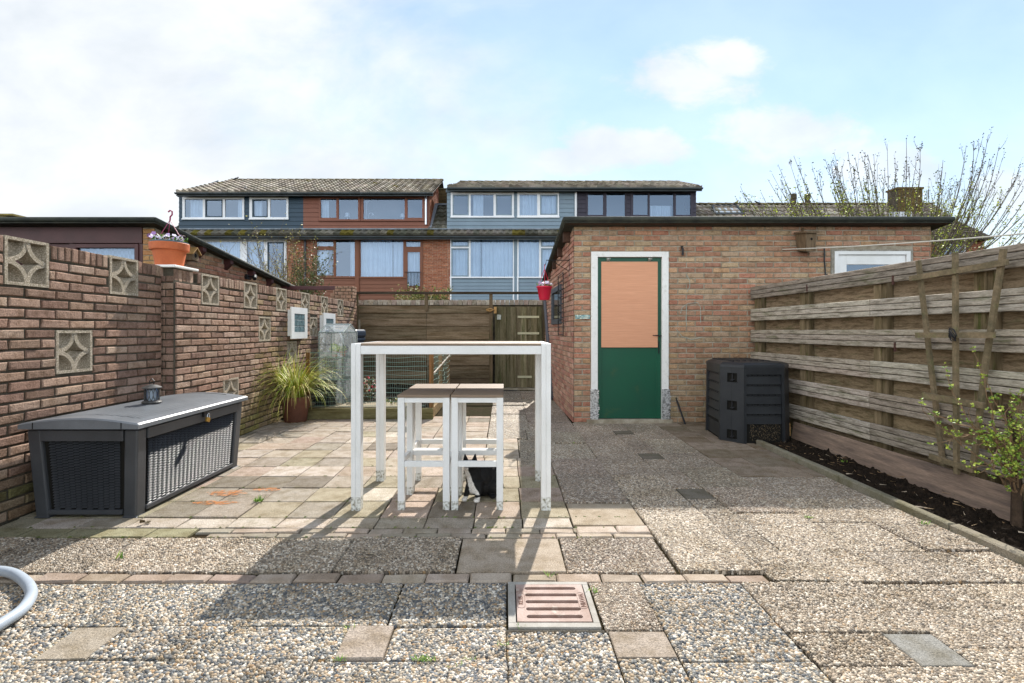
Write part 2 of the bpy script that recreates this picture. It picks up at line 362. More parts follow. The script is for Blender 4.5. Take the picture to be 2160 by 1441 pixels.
M['rust'] = pm('cast_iron_pinkish', '#a08a80', .6, c2='#886e61', ns=9, mr=(.42, .65), bump=.3, bs=150, fine=.12, spec=.3, c3='#c4bcae', s3=6, r3=(.6, .7))
M['zinc'] = pm('zinc_frame', '#9f9b93', .7, c2='#878177', ns=9, bump=.2, bs=150, fine=.12, spec=.3)
M['dark'] = pm('dark_hole', '#14120d', .95, fine=.3)
M['hose'] = pm('pale_hose', '#a9b3bd', .42, c2='#9aa3ac', ns=5, bump=.05, bs=60, fine=.04)
M['galv'] = pm('galvanised', '#a8aaa2', .45, c2='#8b8c80', ns=20, metal=.4, bump=.1, fine=.1)
M['brass'] = pm('brass', '#b58f45', .35, metal=.8, fine=.06)
M['steel'] = pm('steel', '#c5c7ca', .25, metal=.9, fine=.05)
M['pipe'] = pm('grey_downpipe', '#47454a', .45, fine=.06)
M['tiles'] = pm('roof_tile', (1, 1, 1), .8, c2=(.55, .52, .42), ns=1.6, mr=(.4, .7), bump=.3, bs=30, fine=.25, spec=.25)
M['gutter'] = pm('zinc_gutter', '#50585c', .55, c2='#3f4648', ns=2, fine=.08)
M['lead'] = pm('lead_flashing', '#8e949b', .6, c2='#777d86', ns=3, fine=.1)
M['paint'] = pm('siding_paint', (1, 1, 1), .55, c2=(.88, .88, .88), ns=1.5, bump=.08, bs=30, fine=.05)
M['room'] = pm('room_plaster', '#6a6e72', .9, fine=.05)
M['curtain'] = pm('curtain_cloth', '#e3e5e6', .9, c2='#d2d5d8', ns=2, fine=.04, spec=.1)
M['glass'] = glass_mat('window_glass', .12, tint=(.72, .82, .92), bump=.02)
M['lidplastic'] = pm('sky_glare_grey_plastic', '#63676b', .36, c2='#74787c', ns=3, bump=.12, bs=160, fine=.08, spec=.5)  # lighter than the box body: sky glare is painted into the lid colour
M['clearglass'] = glass_mat('clear_glass', .08)
M['blueglass'] = pm('blue_grey_glass_block', '#6f8a90', .2, c2='#4b6268', ns=14, spec=.7, bump=.3, bs=40, fine=.1)
M['mosaic'] = pm('mirror_mosaic', (1, 1, 1), .25, spec=.8, metal=.5, fine=.1, bs=300)
M['fur'] = pm('cat_fur', (1, 1, 1), .65, bump=.35, bs=220, fine=.35, spec=.22, st=(1, 1, .35))
M['birdwood'] = pm('bird_box_wood', '#806a50', .85, c2='#5b4a36', ns=4, st=(12, 12, 1.5), bump=.4, bs=30, fine=.2)
M['wireg'] = pm('green_wire', '#3e5b4a', .5, fine=.1)
M['twine'] = pm('white_line', '#cfcabd', .7, fine=.1)
M['blueplastic'] = pm('navy_plastic', '#1f3246', .35, c2='#26394b', ns=4, fine=.05, spec=.5)
def film():
    m = bpy.data.materials.new('plastic_film'); m.use_nodes = True; nt = m.node_tree; N = nt.nodes; L = nt.links; N.clear()
    o = N.new('ShaderNodeOutputMaterial'); t = N.new('ShaderNodeBsdfTransparent'); d = N.new('ShaderNodeBsdfDiffuse'); d.inputs[0].default_value = (.62, .66, .66, 1)
    tl = N.new('ShaderNodeBsdfTranslucent'); tl.inputs[0].default_value = (.62, .66, .66, 1)
    g = N.new('ShaderNodeBsdfGlossy'); g.inputs['Roughness'].default_value = .18
    tc = N.new('ShaderNodeTexCoord'); nz = N.new('ShaderNodeTexNoise'); nz.inputs['Scale'].default_value = 5; nz.inputs['Detail'].default_value = 2; nz.inputs['Distortion'].default_value = 1.0; L.new(tc.outputs['Object'], nz.inputs['Vector'])
    bp = N.new('ShaderNodeBump'); bp.inputs['Strength'].default_value = 1; bp.inputs['Distance'].default_value = .04; L.new(nz.outputs['Fac'], bp.inputs['Height'])
    for s in (d, g, tl): L.new(bp.outputs[0], s.inputs['Normal'])
    r = N.new('ShaderNodeMapRange'); L.new(nz.outputs['Fac'], r.inputs[0]); r.inputs[1].default_value = .35; r.inputs[2].default_value = .7; r.inputs[3].default_value = .22; r.inputs[4].default_value = .52
    a = N.new('ShaderNodeMixShader'); a.inputs[0].default_value = .5; L.new(d.outputs[0], a.inputs[1]); L.new(tl.outputs[0], a.inputs[2])
    b = N.new('ShaderNodeMixShader'); L.new(r.outputs[0], b.inputs[0]); L.new(t.outputs[0], b.inputs[1]); L.new(a.outputs[0], b.inputs[2])
    c = N.new('ShaderNodeMixShader'); c.inputs[0].default_value = .12; L.new(b.outputs[0], c.inputs[1]); L.new(g.outputs[0], c.inputs[2]); L.new(c.outputs[0], o.inputs[0])
    return m
M['film'] = film()

# ------------------------------------------------------------------ ground and paving
mb = MB(); mb.face([(-400, -200, -.05), (400, -200, -.05), (400, 900, -.05), (-400, 900, -.05)])
struct(mb.build('ground', M['sand']))
mb = MB(); mb.face([(-3.2, -2, -.014), (3.4, -2, -.014), (3.4, 10.6, -.014), (-3.2, 10.6, -.014)]); struct(mb.build('joint_bedding', M['sand']))

pav = {'peb': MB(), 'con': MB(), 'bri': MB()}
rp = random.Random(3); PEB = []
def slab(kind, x0, x1, y0, y1, col=W3, mi=0, g=.004, ch=.003, j=.0025, dz=.004, fix=None):
    O = Vector((0, 0, -.03)); d = .03 + (rp.uniform(-dz, dz) if fix is None else fix)
    pav[kind].cbox(O, X3, Y3, Z3, x0 + g, x1 - g, y0 + g, y1 - g, d, ch, col, mi, j, rp)
def pebs(x0, x1, y0, y1, mi=0, w=.5, k=1.0):
    kk = vary((k,) * 3, (.07, .13, .17)[mi], rp, .02); zf = rp.uniform(-.0075, .0075); PEB.append((x0, x1, y0, y1, mi, kk[0], zf)); slab('peb', x0, x1, y0, y1, kk, mi, (.0015, .003, .003)[mi], .005, .004, .005, zf)
def cuts(xs, y0, y1, mi, k=1.0):
    for a, b in zip(xs, xs[1:]): pebs(a, b, y0, y1, mi, k=k)
CG = lin('#9a9082'); CP = lin('#a59485'); CY = lin('#99907a'); CW = lin('#b5aa9c'); CD = lin('#81786b')
# foreground, large pebble slabs (0 coarse, 1 fine, 2 small)
cuts([-3.13, -2.62, -2.1, -1.6, -1.05], 2.04, 2.39, 0)
cuts([-1.05, -.48, .01], 2.04, 2.39, 0)
pebs(.40, .64, 2.01, 2.39, 2)
pebs(.64, 1.12, 1.82, 2.39, 0); cuts([1.12, 1.69], 1.99, 2.39, 1); cuts([1.69, 2.19, 2.65], 1.9, 2.39, 1)
pebs(-3.13, -2.6, 1.83, 2.04, 0); cuts([-2.6, -2.1, -1.73], 1.6, 2.04, 0)
slab('con', -1.73, -1.53, 1.83, 2.04, vary(lin('#9d9183'), .05)); cuts([-1.53, -1.1, -.63], 1.83, 2.04, 0)
slab('con', -.63, -.445, 1.83, 2.04, vary(lin('#9d9183'), .05)); pebs(-.445, .01, 1.83, 2.04, 0)
pebs(.01, .41, 1.5, 2.01, 0); slab('con', .41, .64, 1.84, 2.01, vary(lin('#9d9183'), .05)); pebs(.41, .64, 1.5, 1.84, 0)
pebs(1.12, 1.49, 1.79, 1.99, 1); slab('con', 1.49, 1.69, 1.79, 1.99, lin('#87857f'))
pebs(1.69, 2.19, 1.5, 1.9, 1); pebs(2.19, 2.65, 1.5, 1.9, 1)
cuts([-3.13, -2.6], 1.4, 1.83, 0); cuts([-2.6, -2.1, -1.73], 1.3, 1.6, 0); cuts([-1.73, -1.2, -.7, -.2, .01], 1.45, 1.83, 0)
cuts([.64, 1.12], 1.45, 1.82, 0); cuts([1.12, 1.69], 1.45, 1.79, 1)
for yy in (1.0, .5, 0, -.5, -1.0, -1.5):
    cuts([-3.13 + .5 * i for i in range(12)] + [2.65], yy, yy + (.5 if yy < 1 else .3), 0)
slab('con', .0, .4, 1.999, 2.012, CD)
# brick strip
x = -3.1
while x < .92:
    w = rp.uniform(.198, .215)
    slab('bri', x, x + w, 2.395 + rp.uniform(-.004, .004), 2.483, vary(lin(rp.choice(['#a99c8b', '#a29284', '#afa090', '#9e8f7e'])), .08, rp), 0, .004, .008, .004, .004); x += w
slab('bri', .925, 1.08, 2.395, 2.46, lin('#8a7665')); slab('bri', 1.08, 1.27, 2.395, 2.47, lin('#9c8b7d'))
# second band
cuts([-3.13, -2.7, -2.1, -1.48, -.86, -.245], 2.49, 2.905, 1, .95)
slab('con', -.245, .31, 2.492, 2.9, lin('#a39584'), dz=.001); pebs(.31, .855, 2.49, 2.905, 2, k=1.1)
cuts([.87, 1.29], 2.49, 3.3, 1); pebs(1.29, 1.58, 2.40, 2.73, 1); pebs(1.58, 1.93, 2.40, 2.73, 1); cuts([1.93, 2.4, 2.65], 2.40, 2.73, 1)
# rows of small blocks at the rim of the 30 cm tiles
for r_, (y0, y1) in enumerate(((2.912, 2.972), (2.977, 3.045))):
    x = -1.75 - .09 * r_
    while x < .42:
        w = .205; slab('bri', x, min(x + w, .42), y0, y1, vary(lin(rp.choice(['#ad9d8e', '#9f9587', '#989080', '#b3a596'])), .08, rp), 0, .003, .006, .003, .003); x += w
x = -2.01 
for i in range(-4, 8):
    a = -2.01 + .303 * i
    if a + .303 < -1.3 and a > -2.1: col = CW
    else: col = vary(rp.choice([CW, CY, CG]), .08, rp)
    slab('con', max(a, -3.1), min(a + .303, .42), 3.05, 3.212, col)
for i in range(5): slab('con', -3.1 + .25 * i, -3.1 + .25 * (i + 1), 2.912, 3.045, vary(lin('#8f8a6e'), .1, rp))
# 30 cm tiles
ny = 0; y = 3.217
while y < 7.0:
    off = -2.01 - 1.212 + rp.uniform(-.01, .01)
    for i in range(16):
        a = off + .303 * i; b = a + .303
        lim = .42 if y < 4.5 else (.14 if y < 5.55 else -.2)
        if a > lim - .06: continue
        if b > lim - .06: b = lim
        a = max(a, -3.12)
        if b - a < .04: continue
        q = rp.random(); near = y < 4.0
        col = CG if q < .3 else CY if q < (.68 if near else .42) else CP if q < .84 else CW if q < .93 else CD
        if not near and rp.random() < .45: col = lin('#a99c8d')
        slab('con', a, b, y, min(y + .303, 7.0), vary(col, .1, rp))
    y += .3035
# middle column of pebble slabs between the tiles and the shed
slab('con', .42, .87, 3.09, 3.485, lin('#a39582'), dz=.001)
for y0, y1, wds in ((2.912, 2.975, (.21, .24)), (2.98, 3.085, (.25, .2))):
    x = .425
    for w in wds: slab('bri', x, x + w, y0, y1, vary(lin('#b7a999'), .08, rp), 0, .003, .008, .005, .004); x += w
cuts([.42, .87], 3.49, 4.17, 2); cuts([.42, .87], 4.17, 4.69, 2); cuts([.14, .42], 4.5, 5.0, 2); cuts([.42, .87], 4.69, 5.34, 2); cuts([.14, .42], 5.0, 5.55, 2)
cuts([.42, .87], 5.34, 5.9, 2)
pebs(.3, .42, 6.1, 6.5, 2); cuts([-.2, .25], 5.56, 6.1, 1); cuts([.25, .42], 5.56, 6.1, 1); cuts([.42, .87], 5.9, 6.5, 2)
for i in range(7):
    y0 = 6.1 + i * .55; cuts([-.2, .3], y0, y0 + .55, 1); pebs(.3, .87, max(y0, 6.5) if y0 < 6.4 else y0, y0 + .55, 2)
# columns in front of the shed
yy = 3.3
for k in range(3):
    o = 1.10 * k
    pebs(.87, 1.29, 3.05 + .0 + o if k else 3.3, 3.05 + 1.10 + o, 1 if k == 0 else 2)
    slab('con', 1.29, 1.505, 3.583 + o, 3.805 + o, lin('#6f685c'), dz=.001)
    pebs(1.29, 1.505, 3.583 - .87 + o if k else 2.73, 3.583 + o, 1 if k == 0 else 2)
    pebs(1.505, 1.93, 2.73 + o, 3.30 + o, 1 if k == 0 else 2); pebs(1.505, 1.93, 3.30 + o, 3.83 + o, 2)
pebs(.87, 1.29, 6.35, 6.52, 2); pebs(1.29, 1.505, 6.01, 6.52, 2); pebs(1.505, 1.93, 6.03, 6.52, 2)
cuts([1.93, 2.3, 2.65], 2.73, 3.15, 1); cuts([1.93, 2.65], 3.15, 3.6, 1); cuts([1.93, 2.65], 3.6, 4.13, 2)
y = 4.13
while y < 6.45:
    for a, b in ((1.93, 2.24), (2.24, 2.55), (2.55, 2.85 if y > 5.2 else 2.65)): slab('con', a, b, y, y + .31, vary(rp.choice([lin('#857768'), lin('#7e705f'), lin('#8e7f70')]), .08, rp))
    y += .31
# left behind the tiles
for k in range(13):
    for l in range(4): slab('bri', -3.05 + .21 * l, -3.05 + .21 * (l + 1), 6.4 + .1 * k, 6.5 + .1 * k, vary(lin('#8d7060'), .1, rp)) if -3.05 + .21 * l < -2.6 and k < 4 and False else None
struct(pav['peb'].build('pebble_pavement', [M['pebcoarse'], M['pebfine'], M['pebsmall']]))
struct(pav['con'].build('concrete_pavement', M['concrete'])); struct(pav['bri'].build('brick_pavement', M['pavebrick']))
# the stones standing proud of the nearer pebble slabs, as solid little domes
def stones():
    import numpy as np
    rs_ = np.random.RandomState(5)
    base = [(cos(2 * pi * k / 6), sin(2 * pi * k / 6), 0) for k in range(6)] + [(.72 * cos(2 * pi * k / 6), .72 * sin(2 * pi * k / 6), .72) for k in range(6)] + [(0, 0, 1.0)]
    fq = [(k, (k + 1) % 6, 6 + (k + 1) % 6, 6 + k) for k in range(6)]; ft = [(6 + k, 6 + (k + 1) % 6, 12) for k in range(6)]
    base = np.array(base, 'f4'); V = []; CO = []
    pal = {0: (['#bfb19e', '#a89378', '#7d7d7b', '#5d5f61', '#d8d0c2', '#978a79', '#a98a66', '#86847e'], [.22, .15, .14, .16, .1, .13, .02, .08]),
           1: (['#bfb09c', '#a5947f', '#8b7d6c', '#d6cbba', '#6d6459', '#a58d70'], [.28, .26, .2, .11, .11, .04]), 2: (['#ae9f8e', '#8f8071', '#73675b', '#cbbfae', '#97816a'], [.28, .28, .2, .13, .11])}
    for (x0, x1, y0, y1, mi, kk, zf) in PEB:
        if y0 > 3.3 or y1 < 1.5: continue
        sp = (.0125, .0108, .0092)[mi] if y0 < 2.45 else (.0125, .0112, .0105)[mi]; g_ = .004
        yy0 = max(y0, 1.58); nx, ny_ = int((x1 - x0 - 2 * g_) / sp), int((y1 - yy0 - 2 * g_) / (sp * .86))
        if nx < 2 or ny_ < 2: continue
        ix, iy = np.meshgrid(np.arange(nx), np.arange(ny_)); ix = ix.ravel(); iy = iy.ravel()
        px = x0 + g_ + sp * (.5 + ix + .25 * (iy % 2)) + rs_.uniform(-.33, .33, ix.size) * sp; py = yy0 + g_ + sp * .86 * (.5 + iy) + rs_.uniform(-.33, .33, ix.size) * sp
        keep = (np.abs(px) < 1.06 * py + .1) & (rs_.rand(ix.size) > .06) & (px > x0 + g_) & (px < x1 - g_); px, py = px[keep], py[keep]; m = px.size
        if not m: continue
        a = rs_.rand(m) * 2 * pi; ra = sp * rs_.uniform(.42, .8, m); rb = ra * rs_.uniform(.55, 1, m); h = sp * rs_.uniform(.25, .6, m)
        B = base[None] * 1.0; X = B[:, :, 0] * ra[:, None]; Y = B[:, :, 1] * rb[:, None]; ca, sa = np.cos(a)[:, None], np.sin(a)[:, None]
        P_ = np.stack([px[:, None] + X * ca - Y * sa, py[:, None] + X * sa + Y * ca, np.full((m, 13), zf - .0005, 'f4') + B[:, :, 2] * h[:, None]], -1)
        V.append(P_.reshape(-1, 3)); cs, wt = pal[mi]; wt = np.array(wt) / sum(wt); cc = np.array([lin(c) for c in cs], 'f4')[rs_.choice(len(cs), m, p=wt)] * rs_.uniform(.7, 1.15, (m, 1)) * kk; CO.append(np.repeat(np.concatenate([cc, np.ones((m, 1))], 1), 13, 0))
    V = np.concatenate(V).astype('f4'); CO = np.concatenate(CO).astype('f4'); m = len(V) // 13
    loops = np.array([i for f in fq + ft for i in f]); off = np.arange(m)[:, None] * 13; LI = (loops[None] + off).ravel()
    lens = np.tile([4] * 6 + [3] * 6, m); st_ = np.concatenate([[0], np.cumsum(lens)[:-1]])
    me = bpy.data.meshes.new('pavement_stones'); me.vertices.add(len(V)); me.vertices.foreach_set('co', V.ravel()); me.loops.add(len(LI)); me.loops.foreach_set('vertex_index', LI.astype('i4'))
    me.polygons.add(len(lens)); me.polygons.foreach_set('loop_start', st_.astype('i4')); me.polygons.foreach_set('use_smooth', np.ones(len(lens), bool)); me.update(calc_edges=True)
    ca = me.color_attributes.new('Col', 'FLOAT_COLOR', 'POINT'); ca.data.foreach_set('color', CO.ravel()); me.materials.append(pm('pavement_stone', (1, 1, 1), .6, c2=(.72, .68, .6), ns=5, mr=(.45, .7), fine=.12, bs=90, spec=.3))
    o = bpy.data.objects.new('pavement_stones', me); C.objects.link(o); struct(o)
stones()
# rust stain lying on two tiles: a thin deposit
mb = MB()
def stain(cx, cy, rx, ry, n=26):
    pts = [(cx + rx * cos(2 * pi * i / n) * rp.uniform(.55, 1.1), cy + ry * sin(2 * pi * i / n) * rp.uniform(.55, 1.1), .0062) for i in range(n)]
    mb.face(pts)
for a in ((-2.05, 3.69, .17, .075), (-1.8, 3.77, .12, .045), (-2.0, 3.48, .17, .05)): stain(*a)
rustm = bpy.data.materials.new('rust_stain'); rustm.use_nodes = True
def _r(m):
    N = m.node_tree.nodes; L = m.node_tree.links; b = N['Principled BSDF']; b.inputs['Base Color'].default_value = (*lin('#b9712f'), 1); b.inputs['Roughness'].default_value = .9
    tc = N.new('ShaderNodeTexCoord'); nz = N.new('ShaderNodeTexNoise'); nz.inputs['Scale'].default_value = 32; nz.inputs['Detail'].default_value = 6; L.new(tc.outputs['Object'], nz.inputs['Vector'])
    r = N.new('ShaderNodeMapRange'); L.new(nz.outputs['Fac'], r.inputs[0]); r.inputs[1].default_value = .40; r.inputs[2].default_value = .56; r.inputs[4].default_value = .6; L.new(r.outputs[0], b.inputs['Alpha'])
_r(rustm)
struct(mb.build('rust_stain', rustm), 'stuff')

# kerb of the flower bed
mb = MB()
y = -1.0; k = 0
while y < 5.3:
    e = min(y + 1.0, 5.32)
    mb.cbox(Vector((0, 0, -.04)), X3, Y3, Z3, 2.655 + rp.uniform(-.004, .004), 2.715 + rp.uniform(-.004, .004), y + .004, e - .004, .085 + rp.uniform(-.004, .004), .008, vary(lin('#8b8475'), .08, rp), 0, .003, rp); y = e
struct(mb.build('kerb', pm('kerb_concrete', (1, 1, 1), .92, c2=(.62, .62, .48), ns=5, mr=(.4, .65), bump=.8, bs=150, fine=.35, spec=.15)))
# soil
def soil(name, x0, x1, y0, y1, z, amp, res, seed):
    from mathutils import noise as mn
    mb = MB(); nx = int((x1 - x0) / res); nyy = int((y1 - y0) / res); vs_ = []
    for j in range(nyy + 1):
        for i in range(nx + 1):
            x = x0 + (x1 - x0) * i / nx; y = y0 + (y1 - y0) * j / nyy
            h = mn.fractal(Vector((x * 9 + seed, y * 9, 0)), 1.0, 2.0, 5) * amp + abs(mn.noise(Vector((x * 26, y * 26, seed)))) * amp * 1.3
            vs_.append((x, y, z + h))
    fs = [(j * (nx + 1) + i, j * (nx + 1) + i + 1, (j + 1) * (nx + 1) + i + 1, (j + 1) * (nx + 1) + i) for j in range(nyy) for i in range(nx)]
    mb.mesh(vs_, fs); return struct(mb.build(name, M['soil'], smooth=False))
soil('flower_bed_soil', 2.71, 3.4, -.5, 5.5, -.005, .034, .014, 2)
# ------------------------------------------------------------------ garden wall on the left
rw = random.Random(11)
WB = ['#a08371', '#997b69', '#a68b78', '#8a6f60', '#9e8270', '#82695a', '#aa917e', '#927766']
def wcol(u, v):
    c = lin(rw.choice(WB)); c = vary(c, .16, rw, .02)
    if v < .55 and u > 4.8:
        t = min(1, (.62 - v) * 1.6) * rw.uniform(.3, 1); g = lin('#8a8a48'); c = tuple(a * (1 - t) + b * t for a, b in zip(c, g))
    elif v < .25: t = rw.uniform(.1, .7); g = lin('#55602c'); c = tuple(a * (1 - t) + b * t for a, b in zip(c, g))
    elif u > 6 and rw.random() < .3: t = .4; g = lin('#9a8a5a'); c = tuple(a * (1 - t) + b * t for a, b in zip(c, g))
    return c
gw = thing('garden_wall', (-3.13, 4.5, 0), 'brown brick garden wall with openwork concrete blocks along the left side of the patio', 'wall')
def vent(O, u, v, s, N_, dep=.1):
    """openwork concrete block: square rim with four quarter rings inside"""
    mb = MB(); c0 = O + Y3 * u + Z3 * v; h = s / 2; fw = .02
    def T(a, b, d): return c0 + Y3 * a + Z3 * b + N_ * d
    f0, f1 = .012, -dep
    def bx(a0, a1, b0, b1):
        mb.mesh([T(a, b, d) for d in (f1, f0) for b in (b0, b1) for a in (a0, a1)], [(0, 2, 3, 1), (4, 5, 7, 6), (0, 1, 5, 4), (2, 6, 7, 3), (0, 4, 6, 2), (1, 3, 7, 5)])
    bx(0, s, 0, fw); bx(0, s, s - fw, s); bx(0, fw, fw, s - fw); bx(s - fw, s, fw, s - fw)
    hi = h - fw; n = 10
    for ci, (cx, cy, sx_, sy_) in enumerate(((fw, fw, 1, 1), (s - fw, fw, -1, 1), (s - fw, s - fw, -1, -1), (fw, s - fw, 1, -1))):
        e = .002 if ci % 2 else 0; r1, r2 = hi * .85, hi * 1.06; vs_ = []
        for k in range(n + 1):
            a = pi / 2 * k / n
            for r_ in (r1, r2):
                for d in (f0 - .004 - e, f1 + e): vs_.append(T(cx + sx_ * r_ * cos(a), cy + sy_ * r_ * sin(a), d))
        fs = []
        for k in range(n):
            a, b = 4 * k, 4 * k + 4; fs += [(a, b, b + 2, a + 2), (a + 1, a + 3, b + 3, b + 1), (a, a + 1, b + 1, b), (a + 2, b + 2, b + 3, a + 3)]
        mb.mesh(vs_, fs)
    mb.build('vent_block', M['aggregate'], gw)
O1 = Vector((-3.13, 0, 0)); O2 = Vector((-3.01, 0, 0)); S = .305
v1 = [(3.13, 1.49), (3.965, 1.49), (3.49, .895), (2.3, 1.49), (2.65, .895)]
v2 = [(4.965, 1.46), (5.775, 1.46), (6.59, 1.46), (7.4, 1.46), (8.2, 1.46), (9.01, 1.46), (6.12, 1.065), (7.72, 1.1), (6.93, .74), (5.35, .37)]
h1 = [(u, u + S, v, v + S) for u, v in v1]; h2 = [(u, u + S, v, v + S) for u, v in v2]
mb = MB()
panel(mb, O1, Y3, Z3, -1, 4.6, -.02, 1.68, h1, mi=1); panel(mb, O1 - X3 * .1, Y3, Z3, -1, 4.6, -.02, 1.68, h1, mi=1)
panel(mb, O2, Y3, Z3, 4.56, 10.0, -.02, 1.66, h2, mi=1); panel(mb, O2 - X3 * .1, Y3, Z3, 4.56, 10.0, -.02, 1.66, h2, mi=1)
bricks(mb, O1, Y3, Z3, X3, 1.6, 4.565, .0, 1.68, ch=.0672, holes=h1, colf=wcol, rag=.004, r=rw, d=.013, j=.013, jit=.003, cham=.006)
bricks(mb, O2, Y3, Z3, X3, 4.575, 9.98, .0, 1.645, ch=.0658, holes=h2, colf=wcol, rag=.004, r=rw, d=.013, j=.013, jit=.003, cham=.006)
mb.build('brickwork', [M['brick'], M['mortar']], gw)
mb = MB()
for (Ox, a, b, z0, z1, hs) in ((O1, 1.6, 4.56, 1.69, 1.785, h1), (O2, 4.9, 9.98, 1.66, 1.755, h2)):
    y = a
    while y < b:
        if not any(q[0] - .03 < y < q[1] - .01 and q[3] > z1 - .1 for q in hs):
            mb.cbox(Ox - X3 * .1, Y3, Z3, X3, y + .004, y + .048, z0, z1 + rw.uniform(-.003, .003), .115 + rw.uniform(-.003, .003), .005, wcol(0, 1), 0, .002, rw)
            mb.face([Ox + Vector((-.1, y + .005, z1 - .002)), Ox + Vector((.01, y + .005, z1 - .002)), Ox + Vector((.01, y + .047, z1 - .002)), Ox + Vector((-.1, y + .047, z1 - .002))], wcol(0, 1), 0)
        y += .0545
    for q in [a] : pass
    xs = sorted([(a, b)]); segs = [(a, b)]
    for q in hs:
        if q[3] > z1 - .05: segs = cut(segs, q[0], q[1])
    for s0, s1 in segs: mb.box(Ox.x - .098, Ox.x + .004, s0, s1, z0 - .01, z1 - .012, W3, 1)
mb.build('coping', [M['brick'], M['mortar']], gw)
mb = MB(); Op = Vector((-3.13, 4.565, 0))
mb.box(-3.2, -3.022, 4.577, 4.86, 0, 1.77, W3, 1)
bricks(mb, Vector((-3.2, 4.577, 0)), X3, Z3, -Y3, .0, .19, 0, 1.7, colf=wcol, r=rw, d=.012)
bricks(mb, Vector((-3.022, 0, 0)), Y3, Z3, X3, 4.575, 4.86, 1.645, 1.77, ch=.12, L=.056, j=.008, colf=wcol, r=rw, d=.012)
mb.build('pillar', [M['brick'], M['mortar']], gw)
mb = MB(); mb.box(-3.33, -2.985, 4.54, 4.9, 1.772, 1.796); mb.build('pillar_cap', M['whiteold'], gw, bevel=.006)
for u, v in v1: vent(O1, u, v, S, X3)
for u, v in v2: vent(O2, u, v, S, X3)

# toothed brick pier at the far end
bp_ = thing('brick_pier', (-3.2, 10.0, 0), 'tall brick pier with stepped left edge at the far end of the garden wall', 'pier')
mb = MB(); mb.box(-3.36, -3.02, 9.92, 10.2, 0, 2.07, W3, 1)
bricks(mb, Vector((0, 9.92, 0)), X3, Z3, -Y3, -3.36, -3.01, 0, 2.08, L=.11, colf=lambda u, v: vary(lin('#a3826c'), .12, rw), r=rw)
bricks(mb, Vector((-3.02, 0, 0)), Y3, Z3, X3, 9.92, 10.2, 0, 2.08, colf=lambda u, v: vary(lin('#a3826c'), .12, rw), r=rw)
for k in range(14):
    z = 2.01 - .0655 * (k + 1); e = .05 * (k // 2) + (.05 if k % 2 else 0)
    mb.box(-3.36 - e - .04, -3.37, 9.93, 10.15, z, z + .058, vary(lin('#a3826c'), .12, rw))
mb.build('brickwork', [M['brick'], M['mortar']], bp_)
mb = MB(); mb.box(-4.45, -3.42, 10.28, 10.36, 2.03, 2.11); tag(mb.build('pergola_beam', M['maroon'], bevel=.004), 'dark maroon beam lying level between the left shed roof and the brick pier', 'beam')

# ------------------------------------------------------------------ brick shed on the right
SY = 6.52; rs = random.Random(5)
SB = ['#b88c70', '#b1836b', '#bb9674', '#ba9f80', '#ab886e', '#b07d66', '#b8947a', '#b2977d', '#b78c70', '#a87e67']
def scol(u, v):
    c = vary(lin(rs.choice(SB)), .12, rs, .02)
    t = 0
    if v < 1.35 and u > 2.1: t = min(.8, (1.4 - v) * .7) * rs.uniform(.5, 1)
    if t: g = lin('#8f8263'); c = tuple(a * (1 - t) + b * t for a, b in zip(c, g))
    return c
sh = thing('brick_shed', (.9, SY, 0), 'flat-roofed orange brick shed with a green door on the right behind the patio', 'shed')
OS = Vector((0, SY + .012, 0)); DX0, DX1, DZ = 1.12, 2.124, 2.222
WX0, WX1 = 4.24, 5.30
hs = [(DX0, DX1, -.1, DZ), (WX0, WX1, -.1, 2.25)]
mb = MB()
panel(mb, OS, X3, Z3, .9, 5.54, -.05, 2.56, hs, mi=1, rev=.12, N_=-Y3, rmi=1)
bricks(mb, OS, X3, Z3, -Y3, .893, 5.54, 0, 2.56, ch=.0695, L=.226, j=.0165, d=.010, holes=hs, colf=scol, r=rs, rag=.0022, jit=.0026, cham=.005)
A = Vector((.893, SY + .012, 0)); Bv = Vector((.80, 9.9, 0)); US = (Bv - A).normalized(); NS = Vector((-US.y, US.x, 0)); LS = (Bv - A).length
topf = lambda u: 2.56 - .118 * max(u, 0)
A2 = A - NS * 0
mb.face([A2 + NS * -.001, A2 + US * LS, A2 + US * LS + Z3 * topf(LS), A2 + Z3 * topf(0)], W3, 1)
def scol2(u, v):
    c = vary(lin(rs.choice(['#b38876', '#aa7f6e', '#b8917c', '#a57564', '#bd9884'])), .12, rs, .04); return c
sideh = [(1.0, 2.15, 1.3, 1.9)]
bricks(mb, A2, US, Z3, NS, -.012, LS, 0, 2.6, ch=.0695, L=.226, j=.012, d=.012, colf=scol2, top=topf, r=rs, rag=.0015, holes=sideh)
mb.face([Vector((5.53, SY + .01, 0)), Vector((5.53, 9.9, 0)), Vector((5.53, 9.9, 2.1)), Vector((5.53, SY + .01, 2.55))], W3, 1)
bricks(mb, Vector((5.53, SY, 0)), Y3, Z3, X3, 0, 3.3, 0, 2.6, ch=.0695, L=.226, colf=scol, top=topf, r=rs)
mb.face([(.8, 9.9, 0), (5.53, 9.9, 0), (5.53, 9.9, 2.1), (.8, 9.9, 2.1)], W3, 1)
mb.build('wall', [M['brick'], M['mortar_shed']], sh)
